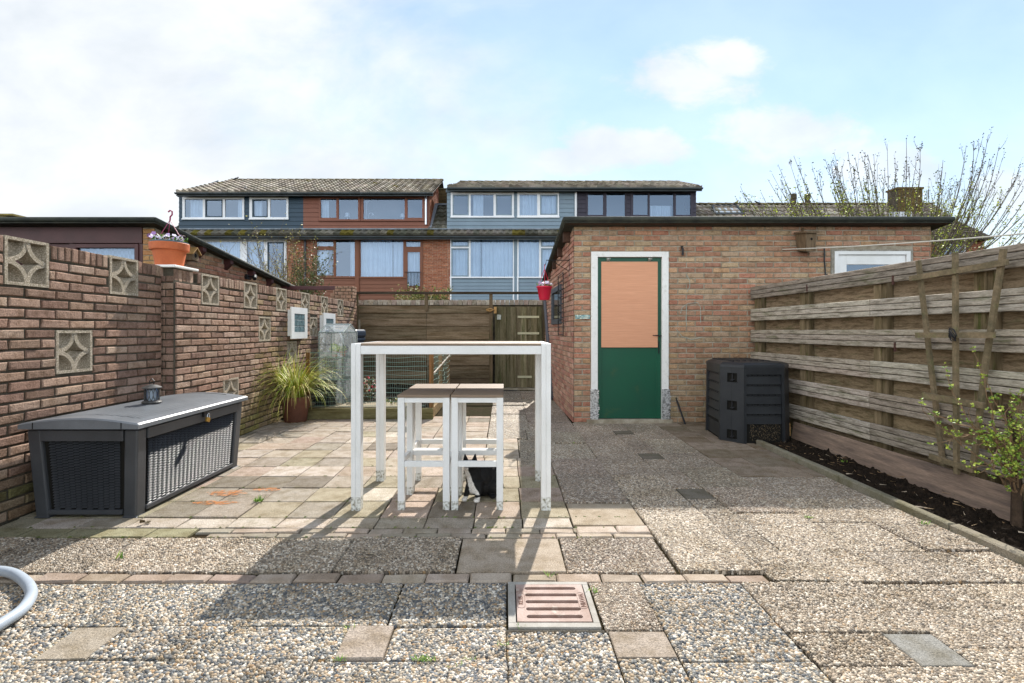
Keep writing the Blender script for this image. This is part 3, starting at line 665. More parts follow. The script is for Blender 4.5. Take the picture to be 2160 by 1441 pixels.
def shed_roof(parent, x0, x1, y0, y1, z0, z1, eave_x, sgn):
    mb = MB(); mb.mesh([(x, y, z) for (y, z) in ((y0, z0), (y1, z1)) for x in (x0, x1) for z in (z - .075, z)], [(0, 1, 3, 2), (4, 6, 7, 5), (1, 5, 7, 3), (0, 2, 6, 4), (0, 4, 5, 1), (2, 3, 7, 6)])
    rf = mb.build('roof', M['bitumen'], parent)
    mb = MB(); r_ = .032
    mb.tube([(x0, y0, z0 - .03), (x1, y0, z0 - .03)], r_, 10); mb.tube([(eave_x, y0, z0 - .03), (eave_x, y1, z1 - .03)], r_, 10)
    mb.build('roof_edge', M['bitumen'], parent, smooth=True)
shed_roof(sh, .76, 5.68, SY - .16, 9.98, 2.64, 2.20, .76, 1)
mb = MB(); mb.box(.80, 5.64, SY - .13, SY, 2.555, 2.572)
mb.prism([(.79, SY, 2.552), (.79, 9.9, 2.12), (.9, 9.9, 2.12), (.9, SY, 2.552)], (0, 0, .012))
for y in (6.72, 7.45, 8.2, 8.95, 9.6):
    z = 2.50 - .118 * (y - 6.52) ; m9 = MB(); m9.box(.785, .92, y, y + .09, z - .09, z + .055); m9.build('rafter_end', M['darkwood'], sh)
mb.build('eave_boards', M['darkwood'], sh)
# green door
mb = MB(); f = .085
mb.box(DX0, DX0 + f, SY - .012, SY + .08, .0, DZ); mb.box(DX1 - f, DX1, SY - .012, SY + .08, .0, DZ); mb.box(DX0 + f, DX1 - f, SY - .012, SY + .08, DZ - .07, DZ)
mb.build('door_frame', M['whiteold'], sh, bevel=.004)
a, b = DX0 + f + .004, DX1 - f - .004
mb = MB(); mb.box(a, b, SY + .035, SY + .07, .05, DZ - .074); mb.box(a, a + .055, SY + .027, SY + .036, .05, DZ - .074); mb.box(b - .06, b, SY + .027, SY + .036, .05, DZ - .074); mb.box(a + .056, b - .061, SY + .027, SY + .036, DZ - .16, DZ - .074)
door = mb.build('door', M['green'], sh, bevel=.003)
mb = MB(); mb.box(1.256, 1.989, SY + .012, SY + .026, .978, 2.094); bd = mb.build('board', M['peach'], door, bevel=.002)
bd['label'] = 'peach coloured board screwed over the door window'
mb = MB(); mb.box(2.0, 2.012, SY + .018, SY + .03, .9, 1.06); mb.tube([(1.985, SY + .025, 1.133), (1.985, SY - .02, 1.133), (1.915, SY - .022, 1.135)], .006, 8); mb.tube([(1.99, SY + .025, 1.133), (2.03, SY - .005, 1.13)], .008, 8)
mb.build('handle', M['black'], door)
for px in (1.345, 1.885):
    mb = MB(); mb.lathe((px, SY + .02, 2.125), [(.0, -.018), (.02, -.018), (.024, 0), (.02, .018), (0, .018)], 12); mb.tube([(px - .02, SY + .01, 2.128), (px - .01, SY - .02, 2.12), (px + .02, SY - .02, 2.125), (px + .02, SY, 2.15)], .005, 6); mb.build('bolt', M['galv'], door)
mb = MB(); mb.box(DX0 - .06, DX1 + .05, SY - .03, SY + .06, -.02, .045); mb.build('threshold', M['mortar_shed'], sh, bevel=.006)
for x0 in (DX0 - .015, DX1 - f - .006):
    mb = MB(); z = .05
    while z < .43:
        x = x0
        while x < x0 + f + .018:
            w = rs.uniform(.009, .022); mb.box(x, x + w - .002, SY - .02, SY - .0135, z, z + .011, (rs.choice([.75, .5, .25, .9, .6]),) * 3); x += w
        z += .0135
    mb.build('mosaic_strip', M['mosaic'], sh)
mb = MB(); x = .915
while x < 1.10:
    z = 1.35
    while z < 1.40: mb.box(x, x + .016, SY - .012, SY - .004, z, z + .015, rs.choice([lin('#8aa9a8'), lin('#a9bdb6'), lin('#6f8f92'), lin('#c4c9bd')])); z += .018
    x += .019
nm = MB(); mb.build('mosaic_plaque', M['mosaic'], sh)
# white door on the right
mb = MB(); x0, x1, zt = 4.279, 5.264, 2.228
mb.box(WX0 - .0, x0, SY - .002, SY + .1, 0, 2.25, lin('#9b978d')); mb.box(x1, WX1, SY - .002, SY + .1, 0, 2.25, lin('#9b978d')); mb.box(x0, x1, SY - .002, SY + .1, zt, 2.25, lin('#9b978d'))
mb.build('mortar_surround', M['concrete'], sh)
mb = MB(); mb.box(x0, x0 + .05, SY - .01, SY + .06, 0, zt); mb.box(x1 - .05, x1, SY - .01, SY + .06, 0, zt); mb.box(x0 + .05, x1 - .05, SY - .01, SY + .06, zt - .045, zt)
mb.build('door_frame', M['white'], sh, bevel=.003)
mb = MB(); a, b = x0 + .055, x1 - .055; g0, g1 = 4.445, 5.10
mb.box(a, g0, SY + .01, SY + .05, .03, zt - .05); mb.box(g1, b, SY + .01, SY + .05, .03, zt - .05); mb.box(g0, g1, SY + .01, SY + .05, 2.056, zt - .05); mb.box(g0, g1, SY + .01, SY + .05, .03, .9)
wd = mb.build('door', M['white'], sh, bevel=.003); wd['label'] = 'white door with a glass upper half'
mb = MB(); mb.face([(g0, SY + .03, .9), (g1, SY + .03, .9), (g1, SY + .03, 2.056), (g0, SY + .03, 2.056)]); mb.build('pane', M['glass'], wd)
mb = MB(); mb.face([(g0 - .3, SY + .5, .2), (g1 + .3, SY + .5, .2), (g1 + .3, SY + .5, 2.3), (g0 - .3, SY + .5, 2.3)]); mb.build('interior', M['room'], sh)
# side window
mb = MB()
def SW(u, z, d): return A2 + US * u + Z3 * z + NS * d
def sbox(mb, u0, u1, z0, z1, d0, d1, col=W3, mi=0): mb.mesh([SW(u, z, d) for z in (z0, z1) for d in (d0, d1) for u in (u0, u1)], [(0, 2, 3, 1), (4, 5, 7, 6), (0, 1, 5, 4), (2, 6, 7, 3), (0, 4, 6, 2), (1, 3, 7, 5)], col, mi)
sbox(mb, 1.0, 2.15, 1.82, 1.9, .0, .035); sbox(mb, 1.0, 2.15, 1.3, 1.38, 0, .035); sbox(mb, 1.0, 1.08, 1.38, 1.82, 0, .035); sbox(mb, 2.07, 2.15, 1.38, 1.82, 0, .035)
win = mb.build('window', pm('grey_frame', '#4c5055', .5, fine=.06), sh)
mb = MB(); mb.face([SW(1.08, 1.38, .012), SW(2.07, 1.38, .012), SW(2.07, 1.82, .012), SW(1.08, 1.82, .012)]); mb.build('pane', pm('dark_pane', '#1c2226', .06, spec=.8, fine=.02), win)
# metal rack
mb = MB()
def sp_(u, z, d=.045): return SW(u, z, d)
for u in (.63, 1.16): mb.tube([sp_(u, 1.12), sp_(u, 2.03)], .008, 6)
for k in range(9): mb.tube([sp_(.63, 1.14 + k * .11), sp_(1.16, 1.14 + k * .11)], .006, 6)
tag(mb.build('wall_trellis', M['black']), 'narrow black metal rack fixed upright on the side wall of the brick shed', 'rack')
# bracket, hanging pot
mb = MB(); y = 6.8
mb.tube([(.876, y, 2.23), (.876, y, 1.93)], .007, 6); mb.tube([(.876, y, 2.15), (.56, y, 2.15), (.555, y, 2.10), (.535, y, 2.08)], .006, 6); mb.tube([(.87, y, 2.0), (.64, y, 2.14)], .005, 6)
tag(mb.build('wall_bracket', M['black']), 'thin black bracket on the shed corner that carries the red hanging pot', 'bracket')
def pansies(mbp, mbl, c, rx, n, rr, petals, h=.05, nl=60, size=.02):
    c = Vector(c)
    for k in range(nl):
        a = rr.uniform(0, 2 * pi); q = sqrt(rr.random()) * rx; p = c + Vector((q * cos(a), q * sin(a), rr.uniform(-.01, h * .7)))
        d = Vector((rr.uniform(-1, 1), rr.uniform(-1, 1), rr.uniform(.1, 1))).normalized(); e = d.cross(Z3).normalized() * size * .45; l = size * 1.5
        mbl.face([p, p + d * l * .5 + e, p + d * l, p + d * l * .5 - e], vary(lin(rr.choice(['#3f6b22', '#58812c', '#2f5520', '#86a04a'])), .15, rr))
    for k in range(n):
        a = rr.uniform(0, 2 * pi); q = sqrt(rr.random()) * rx * 1.1; p = c + Vector((q * cos(a), q * sin(a), h * rr.uniform(.5, 1.25)))
        nn = Vector((rr.uniform(-.6, .6), rr.uniform(-1, .1), rr.uniform(.1, .9))).normalized(); u = nn.cross(Z3).normalized(); v = nn.cross(u)
        main = lin(rr.choice(petals))
        for m_ in range(5):
            t = 2 * pi * m_ / 5 + .3; d = u * cos(t) + v * sin(t); e = nn.cross(d)
            mbp.face([p + nn * .002 * (m_ % 2), p + d * size * .6 + e * size * .42, p + d * size * 1.05, p + d * size * .6 - e * size * .42], vary(main, .08, rr))
        mbp.lathe(p + nn * .004, [(0, -.002), (size * .16, 0), (0, .002)], 5, lin('#d9a520'))
hp = thing('hanging_pot', (.535, 6.8, 1.61), 'small red hanging pot of white pansies on the shed bracket', 'flower pot', 'hanging flower pots')
mb = MB(); mb.lathe((.535, 6.8, 1.61), [(0, 0), (.066, 0), (.07, .004), (.098, .165), (.108, .168), (.108, .185), (.1, .185), (.088, .17)], 28); mb.build('pot', M['pink'], hp, smooth=True)
mb = MB()
for k in range(3):
    a = 2 * pi * k / 3 + .5; mb.tube([(.535 + .1 * cos(a), 6.8 + .1 * sin(a), 1.79), (.535, 6.8, 2.03)], .0035, 5)
mb.tube([(.535, 6.8, 2.03), (.535, 6.8, 2.06), (.545, 6.8, 2.085), (.535, 6.8, 2.095)], .005, 6); mb.build('hanger', M['pink'], hp)
mp_, ml_ = MB(), MB(); rr = random.Random(21); pansies(mp_, ml_, (.535, 6.8, 1.79), .1, 26, rr, ['#e9e4ea', '#dcd3e6', '#f0eef0', '#c7a8cf'], .055, 90, .02)
mp_.build('flowers', M['petal'], hp); ml_.build('leaves', M['leafgreen'], hp)
# downpipe
mb = MB(); mb.tube([(.79, 9.85, 2.16), (.78, 9.8, 1.9), (.80, 9.2, 1.0), (.83, 8.6, .02)], .045, 12)
dp = mb.build('downpipe', M['pipe'], smooth=True); tag(dp, 'grey plastic downpipe leaning down the rear side corner of the brick shed', 'downpipe')

# bird box, hooks, rod, line on shed front
def birdbox(c, w, h, d, ry, label, lean=0):
    t = thing('bird_box', c, label, 'bird box', 'wooden bird boxes'); x, y, z = c
    mb = MB(); mb.box(x - w / 2, x + w / 2, y - d, y, z, z + h); b = mb.build('box', M['birdwood'], t, bevel=.003)
    mb = MB(); mb.lathe((0, 0, 0), [(0, 0), (.016, 0)], 14, close=True); o = MB()
    n = 16; o.face([(x + .016 * cos(2 * pi * k / n), y - d - .001, z + h * .62 + .016 * sin(2 * pi * k / n)) for k in range(n)]); o.build('entrance_hole', M['dark'], t)
    return t, b
# box seen turned: wedge-shaped with sloping lid
bb = thing('bird_box', (3.87, SY, 2.2), 'weathered wooden bird box with a flat sloping lid on the front of the brick shed', 'bird box', 'wooden bird boxes')
mb = MB(); mb.mesh([(3.79, 6.505, 2.235), (3.815, 6.35, 2.20), (3.965, 6.40, 2.205), (3.965, 6.505, 2.22), (3.765, 6.505, 2.45), (3.80, 6.34, 2.43), (3.97, 6.395, 2.44), (3.97, 6.505, 2.47)], [(0, 1, 5, 4), (1, 2, 6, 5), (2, 3, 7, 6), (3, 0, 4, 7), (0, 3, 2, 1), (4, 5, 6, 7)])
mb.build('box', M['birdwood'], bb)
mb = MB(); mb.mesh([(x, y, z + dz) for dz in (0, .018) for (x, y, z) in ((3.745, 6.508, 2.452), (3.785, 6.31, 2.428), (3.995, 6.375, 2.438), (3.985, 6.508, 2.474))], [(0, 3, 2, 1), (4, 5, 6, 7), (0, 1, 5, 4), (1, 2, 6, 5), (2, 3, 7, 6), (3, 0, 4, 7)]); mb.build('lid', M['birdwood'], bb)
mb = MB(); mb.box(3.845, 3.875, 6.50, 6.51, 2.46, 2.53); mb.build('mount', M['birdwood'], bb)
o = MB(); o.face([(3.89 + .017 * cos(2 * pi * k / 16) , 6.3655 + .00595 * cos(2 * pi * k / 16), 2.36 + .018 * sin(2 * pi * k / 16)) for k in range(16)]); o.build('entrance_hole', M['dark'], bb)
mb = MB(); mb.tube([(2.295, SY, 2.28), (2.295, SY - .04, 2.285), (2.27, SY - .045, 2.28)], .008, 6); mb.tube([(2.30, SY - .02, 2.27), (2.30, SY - .03, 2.2), (2.295, SY - .03, 2.17)], .014, 8); tag(mb.build('wall_hook', M['black']), 'small black hook with a pulley on the brick just right of the green door', 'hook')
mb = MB(); mb.tube([(4.135, SY - .02, 2.26), (4.13, SY - .03, 2.1), (4.14, SY - .03, 1.98), (4.13, SY - .05, 1.9)], .009, 6); mb.tube([(4.12, SY - .02, 1.88), (4.16, SY - .04, 1.93), (4.17, SY - .02, 1.9)], .007, 6); tag(mb.build('line_catch', M['black']), 'thin black cord and catch hanging beside the white shed door', 'cord')
mb = MB(); mb.tube([(2.22, SY - .03, .30), (2.30, SY - .12, .0)], .012, 8); mb.tube([(2.215, SY - .02, .33), (2.22, SY - .03, .30)], .007, 6); tag(mb.build('metal_rod', M['black']), 'short dark metal rod leaning on the wall right of the green door', 'rod')
mb = MB(); p0 = Vector((3.60, SY - .01, 2.25)); p1 = Vector((4.62, 2.0, 1.86)); pts = []
for k in range(25):
    t = k / 24; p = p0.lerp(p1, t); p.z -= .12 * 4 * t * (1 - t) * .5; pts.append(p)
mb.tube(pts, .0065, 6); tag(mb.build('clothes_line', M['twine']), 'white clothes line running from the shed wall out over the fence', 'clothes line')
mb = MB()
for pts in ([(3.02 + .0, 2.02), (3.04, 1.95), (3.035, 1.88), (3.0, 1.8)],): pass
def chalk(pts): mb.tube([(x, SY - .0045, z) for x, z in pts], .0035, 5)
chalk([(2.36, 1.92), (2.40, 1.84), (2.40, 1.76), (2.36, 1.7)]); chalk([(2.28, 1.42), (2.3, 1.5), (2.38, 1.55), (2.5, 1.56), (2.54, 1.5), (2.54, 1.3)]); chalk([(2.36, 1.52), (2.35, 1.35), (2.36, 1.25)]); chalk([(2.22, 1.22), (2.3, 1.12), (2.42, 1.08), (2.56, 1.11)])
struct(mb.build('chalk_marks', pm('chalk', '#a8b3a8', .95)), 'stuff')

# ------------------------------------------------------------------ neighbour's shed on the left
ls = thing('neighbour_shed', (-4.5, 6.5, 0), 'low maroon and brick shed with a flat roof behind the garden wall on the left', 'shed')
def lcol(u, v): return vary(lin(rs.choice(['#b0836d', '#b88f73', '#a5775f', '#bd9775', '#ad7c65'])), .12, rs, .05)
mb = MB(); XL = -4.55
mb.face([(XL - .15, 6.52, 0), (XL, 6.52, 0), (XL, 6.52, 2.54), (XL - .15, 6.52, 2.54)], W3, 1)
bricks(mb, Vector((0, 6.52, 0)), X3, Z3, -Y3, XL - .15, XL + .012, 1.2, 2.54, ch=.0695, L=.18, colf=lambda u, v: vary(lin('#b98a5e'), .15, rs, .05), r=rs)
mb.face([(XL, 6.52, 0), (XL, 10.5, 0), (XL, 10.5, 2.07), (XL, 6.52, 2.54)], W3, 1)
bricks(mb, Vector((XL, 6.5, 0)), Y3, Z3, X3, 0, 4.0, 1.3, 2.6, ch=.0695, L=.222, colf=lcol, top=lambda u: 2.54 - .118 * u, r=rs)
mb.build('wall', [M['brick'], M['mortar_shed']], ls)
shed_roof(ls, -9.5, -4.42, 6.34, 10.6, 2.63, 2.13, -4.42, -1)
for y in (7.38, 8.12, 8.86, 9.55, 10.2):
    mb = MB(); z = 2.53 - .118 * (y - 6.5); mb.prism([(XL, y, z + .03), (-4.44, y, z + .03), (-4.44, y, z - .06), (XL, y, z - .17)], (0, .09, 0)); mb.build('rafter_end', M['maroon'], ls)
mb = MB(); xr = XL - .15
mb.box(-9.5, xr, 6.50, 6.56, 2.33, 2.56); mb.box(-9.5, xr, 6.53, 6.56, 1.2, 1.6); 
for x in (xr - .05, -5.66, -6.35): mb.box(x, x + .05, 6.515, 6.57, 1.6, 2.33)
mb.box(-6.30, -5.66, 6.53, 6.56, 1.6, 2.325)
mb.build('front_panel', M['maroon'], ls, bevel=.003)
for (a, b) in ((-5.61, -4.75), (-7.4, -6.35)):
    mb = MB()
    for q in ((a, a + .05, 1.6, 2.32), (b - .05, b, 1.6, 2.32), (a + .05, b - .05, 2.27, 2.32), (a + .05, b - .05, 1.6, 1.65)): mb.box(q[0], q[1], 6.50, 6.56, q[2], q[3])
    w = mb.build('window', M['maroon'], ls, bevel=.003)
    mb = MB(); mb.face([(a + .05, 6.54, 1.65), (b - .05, 6.54, 1.65), (b - .05, 6.54, 2.27), (a + .05, 6.54, 2.27)]); mb.build('pane', M['glass'], w)
    mb = MB(); n = 60
    for i in range(n):
        t0, t1 = i / n, (i + 1) / n; xa, xb = a + (b - a) * t0, a + (b - a) * t1; ya, yb = 6.62 + .012 * sin(t0 * 70), 6.62 + .012 * sin(t1 * 70)
        for k in range(14): z = 1.6 + k * .05; mb.face([(xa, ya, z), (xb, yb, z), (xb, yb, z + .05), (xa, ya, z + .05)], (.95,) * 3 if (i // 2 + k) % 2 else (.8, .82, .8))
    mb.build('curtain', M['curtain'], w)
mb = MB(); mb.box(-9.4, XL - .02, 6.9, 6.95, 1, 2.5); mb.build('interior', M['room'], ls)
mb = MB(); mb.box(-6.92, -6.84, 6.44, 6.5, 2.44, 2.5); mb.tube([(-6.88, 6.44, 2.47), (-6.88, 6.4, 2.42)], .03, 8); tag(mb.build('outdoor_light', M['galv']), 'small grey lamp under the front roof edge of the left shed', 'lamp')
mb = MB(); mb.box(XL + .01, XL + .05, 8.75, 8.85, 2.1, 2.18); mb.tube([(XL + .05, 8.8, 2.14), (XL + .2, 8.8, 2.15)], .012, 6); mb.tube([(XL + .17, 8.8, 2.15), (XL + .2, 8.72, 2.1)], .035, 8); tag(mb.build('wall_lamp', M['black']), 'black spotlight on the side wall of the left shed under the eave', 'lamp')
bb = thing('bird_box', (-4.5, 7.1, 2.1), 'small pitched-roof bird box on the side wall of the left shed beside the orange pot', 'bird box', 'wooden bird boxes')
mb = MB(); mb.prism([(-4.53, 7.05, 2.19), (-4.53, 7.2, 2.19), (-4.53, 7.2, 2.28), (-4.53, 7.125, 2.35), (-4.53, 7.05, 2.28)], (.14, 0, 0)); mb.build('box', M['birdwood'], bb)
mb = MB(); mb.prism([(-4.53, 7.03, 2.27), (-4.53, 7.125, 2.36), (-4.53, 7.22, 2.27), (-4.53, 7.22, 2.29), (-4.53, 7.125, 2.38), (-4.53, 7.03, 2.29)], (.17, 0, 0)); mb.build('roof', M['rawwood'], bb)
o = MB(); o.face([(-4.389, 7.125 + .03 * cos(2 * pi * k / 14), 2.26 + .03 * sin(2 * pi * k / 14)) for k in range(14)]); o.build('entrance_hole', M['dark'], bb)

# ------------------------------------------------------------------ back fence, gate, wall behind
rf = random.Random(9); FY = 10.3
bf = thing('back_fence', (-1.7, FY, 0), 'dark weathered horizontal board fence with a top rail across the back of the patio', 'fence')
mb = MB()
for k in range(13):
    z1 = 1.706 - .134 * k; z0 = z1 - .146
    for (a, b) in ((-3.1, -1.61), (-1.6, -.25)):
        if z0 < 0: z0 = 0.01
        o = .022 if k % 2 else 0
        mb.box(a + rf.uniform(-.005, .005), b, FY - .02 + o, FY + o, z0 + rf.uniform(-.004, .004), z1, vary(lin(rf.choice(['#7d6c56', '#8a775f', '#6b5d4a', '#82705a'])), .15, rf))
mb.build('boards', M['fencewoodx'], bf)
for x in (-3.03, -1.605, -.285):
    mb = MB(); mb.box(x - .035, x + .035, FY - .045 if x > -2 else FY - .05, FY - .021 if x > -2 else FY - .022, 1.6 if x < -.4 and x > -2 else 0, 1.94, lin('#6b5a45')); mb.build('post', M['gatewood'], bf)
mb = MB(); mb.box(-3.07, .83, FY - .06, FY + .02, 1.94, 1.99, lin('#4a4035')); mb.build('top_rail', M['fencewoodx'], bf, bevel=.004)
mb = MB(); mb.box(-3.0, -2.96, FY - .03, FY - .022, 1.2, 1.42, lin('#a09484')); mb.build('batten', M['gatewood'], bf)
gt = thing('garden_gate', (-.2, FY, 0), 'dark vertical board gate with pale strap hinges at the right end of the back fence', 'gate')
mb = MB(); n = 9; w = .945 / n
for k in range(n): o = 0 if k % 2 else .025; mb.box(-.195 + k * w - .008, -.195 + (k + 1) * w + .008, FY - .03 + o, FY - .012 + o, .03, 1.69 - rf.uniform(0, .008), vary(lin(rf.choice(['#7d735b', '#888066', '#6c654d'])), .12, rf))
mb.bar((-.15, FY + .03, .3), (.7, FY + .03, 1.5), .08, .02, col=lin('#5f5640'))
mb.build('boards', M['gatewood'], gt)
for z in (1.475, 1.14, .25):
    mb = MB(); mb.box(.26, .70 if z > .5 else .55, FY - .04, FY - .034, z - .022, z + .022); 
    for x in (.28, .42, .56, .66): mb.lathe((x, FY - .042, z), [(0, -.002), (.008, 0), (0, .002)], 8, (.2, .2, .2))
    mb.build('hinge', pm('pale_hinge', '#b9b495', .6, fine=.1), gt)
mb = MB(); mb.box(-.225, -.17, FY - .07, FY - .03, 1.545, 1.68); mb.build('latch', M['rawwood'], gt)
mb = MB(); mb.tube([(-.38, FY - .07, 1.62), (-.3, FY - .08, 1.64), (-.22, FY - .08, 1.62), (-.3, FY - .08, 1.59), (-.38, FY - .07, 1.61)], .016, 6); mb.build('rope', M['rawwood'], gt)
mb = MB(); mb.box(-.16, -.08, FY - .045, FY - .032, 1.42, 1.52); mb.build('lock', M['galv'], gt)
mb = MB(); mb.box(.77, .84, FY - .06, FY + .02, 0, 1.8, lin('#4e4536')); mb.build('gate_post', M['gatewood'], gt)
mb = MB(); mb.box(-.3, .85, FY - .12, FY + .1, -.02, .02); struct(mb.build('threshold_strip', M['mortar_shed']))
mb = MB(); mb.box(-.1, .25, FY - .42, FY - .3, -.02, .012); struct(mb.build('drain_channel', M['black']))
lw = thing('low_brick_wall', (-1, 10.75, 0), 'greyish brick wall topped with upright bricks just behind the back fence', 'wall')
mb = MB(); mb.box(-3.3, 1.2, 10.7, 10.82, 0, 1.74, W3, 1); x = -3.2
while x < 1.1: mb.box(x + .005, x + .095, 10.66, 10.86, 1.742, 1.845 + rf.uniform(-.004, .004), vary(lin(rf.choice(['#b3a695', '#a3998a', '#a8978a', '#bdb3a3'])), .1, rf)); x += .1
mb.build('brickwork', [M['brick'], M['mortar']], lw)

# ------------------------------------------------------------------ board fence on the right
ff = thing('side_fence', (3.3, 4, 0), 'tall weathered grey fence of horizontal boards along the right side of the patio', 'fence')
OF = Vector((3.203, 6.50, 0)); UF = Vector((.038, -1, 0)).normalized(); NF = Vector((-1, -.038, 0)).normalized()
def fb(mb, u0, u1, z0, z1, d0, d1, col): mb.mesh([OF + UF * u + Z3 * z + NF * d for z in (z0, z1) for d in (d0, d1) for u in (u0, u1)], [(0, 2, 3, 1), (4, 5, 7, 6), (0, 1, 5, 4), (2, 6, 7, 3), (0, 4, 6, 2), (1, 3, 7, 5)], col)
mb = MB(); FC = ['#b5aa9b', '#a89d8e', '#bdb2a3', '#9f9586', '#afa393']
for k in range(6):
    zt = 1.752 - .275 * k
    js = [0, 2.02, 4.02, 6.02, 7.5] if k % 2 else [0, 2.01 if k > 2 else 3.4, 4.03 if k > 2 else 5.4, 7.5]
    for a, b in zip(js, js[1:]):
        cb = vary(lin(rf.choice(FC)), .1, rf); sg = rf.uniform(-.006, .006)
        for q in range(3):
            z1_ = zt - .052 * q; mb.cbox(OF + Z3 * sg, UF, Z3, NF, a + .003, b - .003, z1_ - .0465, z1_ - .0005, .026 + (.003 if q == 1 else 0), .004, vary(cb, .06, rf))
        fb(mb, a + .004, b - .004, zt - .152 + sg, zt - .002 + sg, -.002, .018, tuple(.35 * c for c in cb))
mb.build('front_boards', M['fencewood'], ff)
mb = MB()
for k in range(6):
    zt = 1.752 - .275 * k - .13
    fb(mb, 0, 7.5, zt - .17, zt, -.105, -.085, vary(lin('#978469'), .12, rf))
mb.build('rear_boards', M['fencewood'], ff)
for y in (6.4, 5.47, 4.42, 3.5, 2.5, 1.5, .5):
    u = 6.5 - y; mb = MB(); fb(mb, u - .05, u + .03, 0, 1.74, -.08, -.004, W3); fb(mb, u + .032, u + .075, 0, 1.72, -.08, -.02, (.85,) * 3); mb.build('post', M['postwood'], ff)
mb = MB(); mb.box(3.15, 3.17, 3.4, 3.4, 0, 0); 
# small iron fittings
for (y, z) in ((4.22, 1.66), (5.35, 1.69), (4.2, 1.1)):
    mb = MB(); p = OF + UF * (6.5 - y) + Z3 * z + NF * .026; mb.bar(p, p + Z3 * -.075, .016, .012); mb.build('iron_hook', pm('rusty_iron', '#4b3029', .8), ff)
# trellis
tr = thing('fan_trellis', (3.2, 3.6, 0), 'old wooden fan trellis leaning on the right fence behind the young shrub', 'trellis')
for pts in ((P(1937, 550, 3.92), P(1962, 760, 3.82), P(1990, 985, 3.73)), (P(2015, 533, 3.58), P(2016, 760, 3.56), P(2018, 1000, 3.52)), (P(2117, 525, 3.24), P(2080, 760, 3.36), P(2050, 1010, 3.46))):
    mb = MB()
    for a, b in zip(pts, pts[1:]): mb.bar(a, b, .034, .02, up=(1, 0, 0))
    mb.build('upright', M['trellis'], tr)
for a, b in (((1925, 588, 3.93), (2132, 553, 3.2)), ((1938, 707, 3.84), (2104, 707, 3.26)), ((1953, 833, 3.78), (2082, 856, 3.32)), ((1967, 962, 3.72), (2060, 992, 3.4))):
    A_, B_ = P(*a), P(*b); A_.x -= .02; B_.x -= .02; mb = MB(); mb.bar(A_, B_, .02, .04); mb.build('crossbar', M['trellis'], tr)
mb = MB(); q = P(2018, 700, 3.53)
for k in range(5): mb.tube([q + Vector((-.03, .03 * cos(t + k), .03 * sin(t * 1.3 + k) - .01 * k)) for t in (0, 1, 2, 3, 4, 5, 6)], .003, 5)
mb.build('tie', M['black'], tr)
# loose plank
mb = MB(); mb.mesh([(3.165, 5.55, .01), (3.185, 5.55, .01), (3.21, 5.55, .19), (3.19, 5.55, .19), (3.165, 3.14, .0), (3.185, 3.14, 0.0), (3.225, 3.14, .2), (3.205, 3.14, .2)], [(0, 1, 2, 3), (7, 6, 5, 4), (0, 4, 5, 1), (1, 5, 6, 2), (2, 6, 7, 3), (3, 7, 4, 0)])
tag(mb.build('loose_plank', M['plank'], bevel=.003), 'long reddish grey plank propped on edge along the foot of the right fence', 'plank')
mb = MB(); mb.box(3.10, 3.165, 5.56, 5.60, .03, .17); tag(mb.build('wood_block', M['rawwood'], bevel=.003), 'short pale wooden block at the far end of the loose plank', 'wood block')
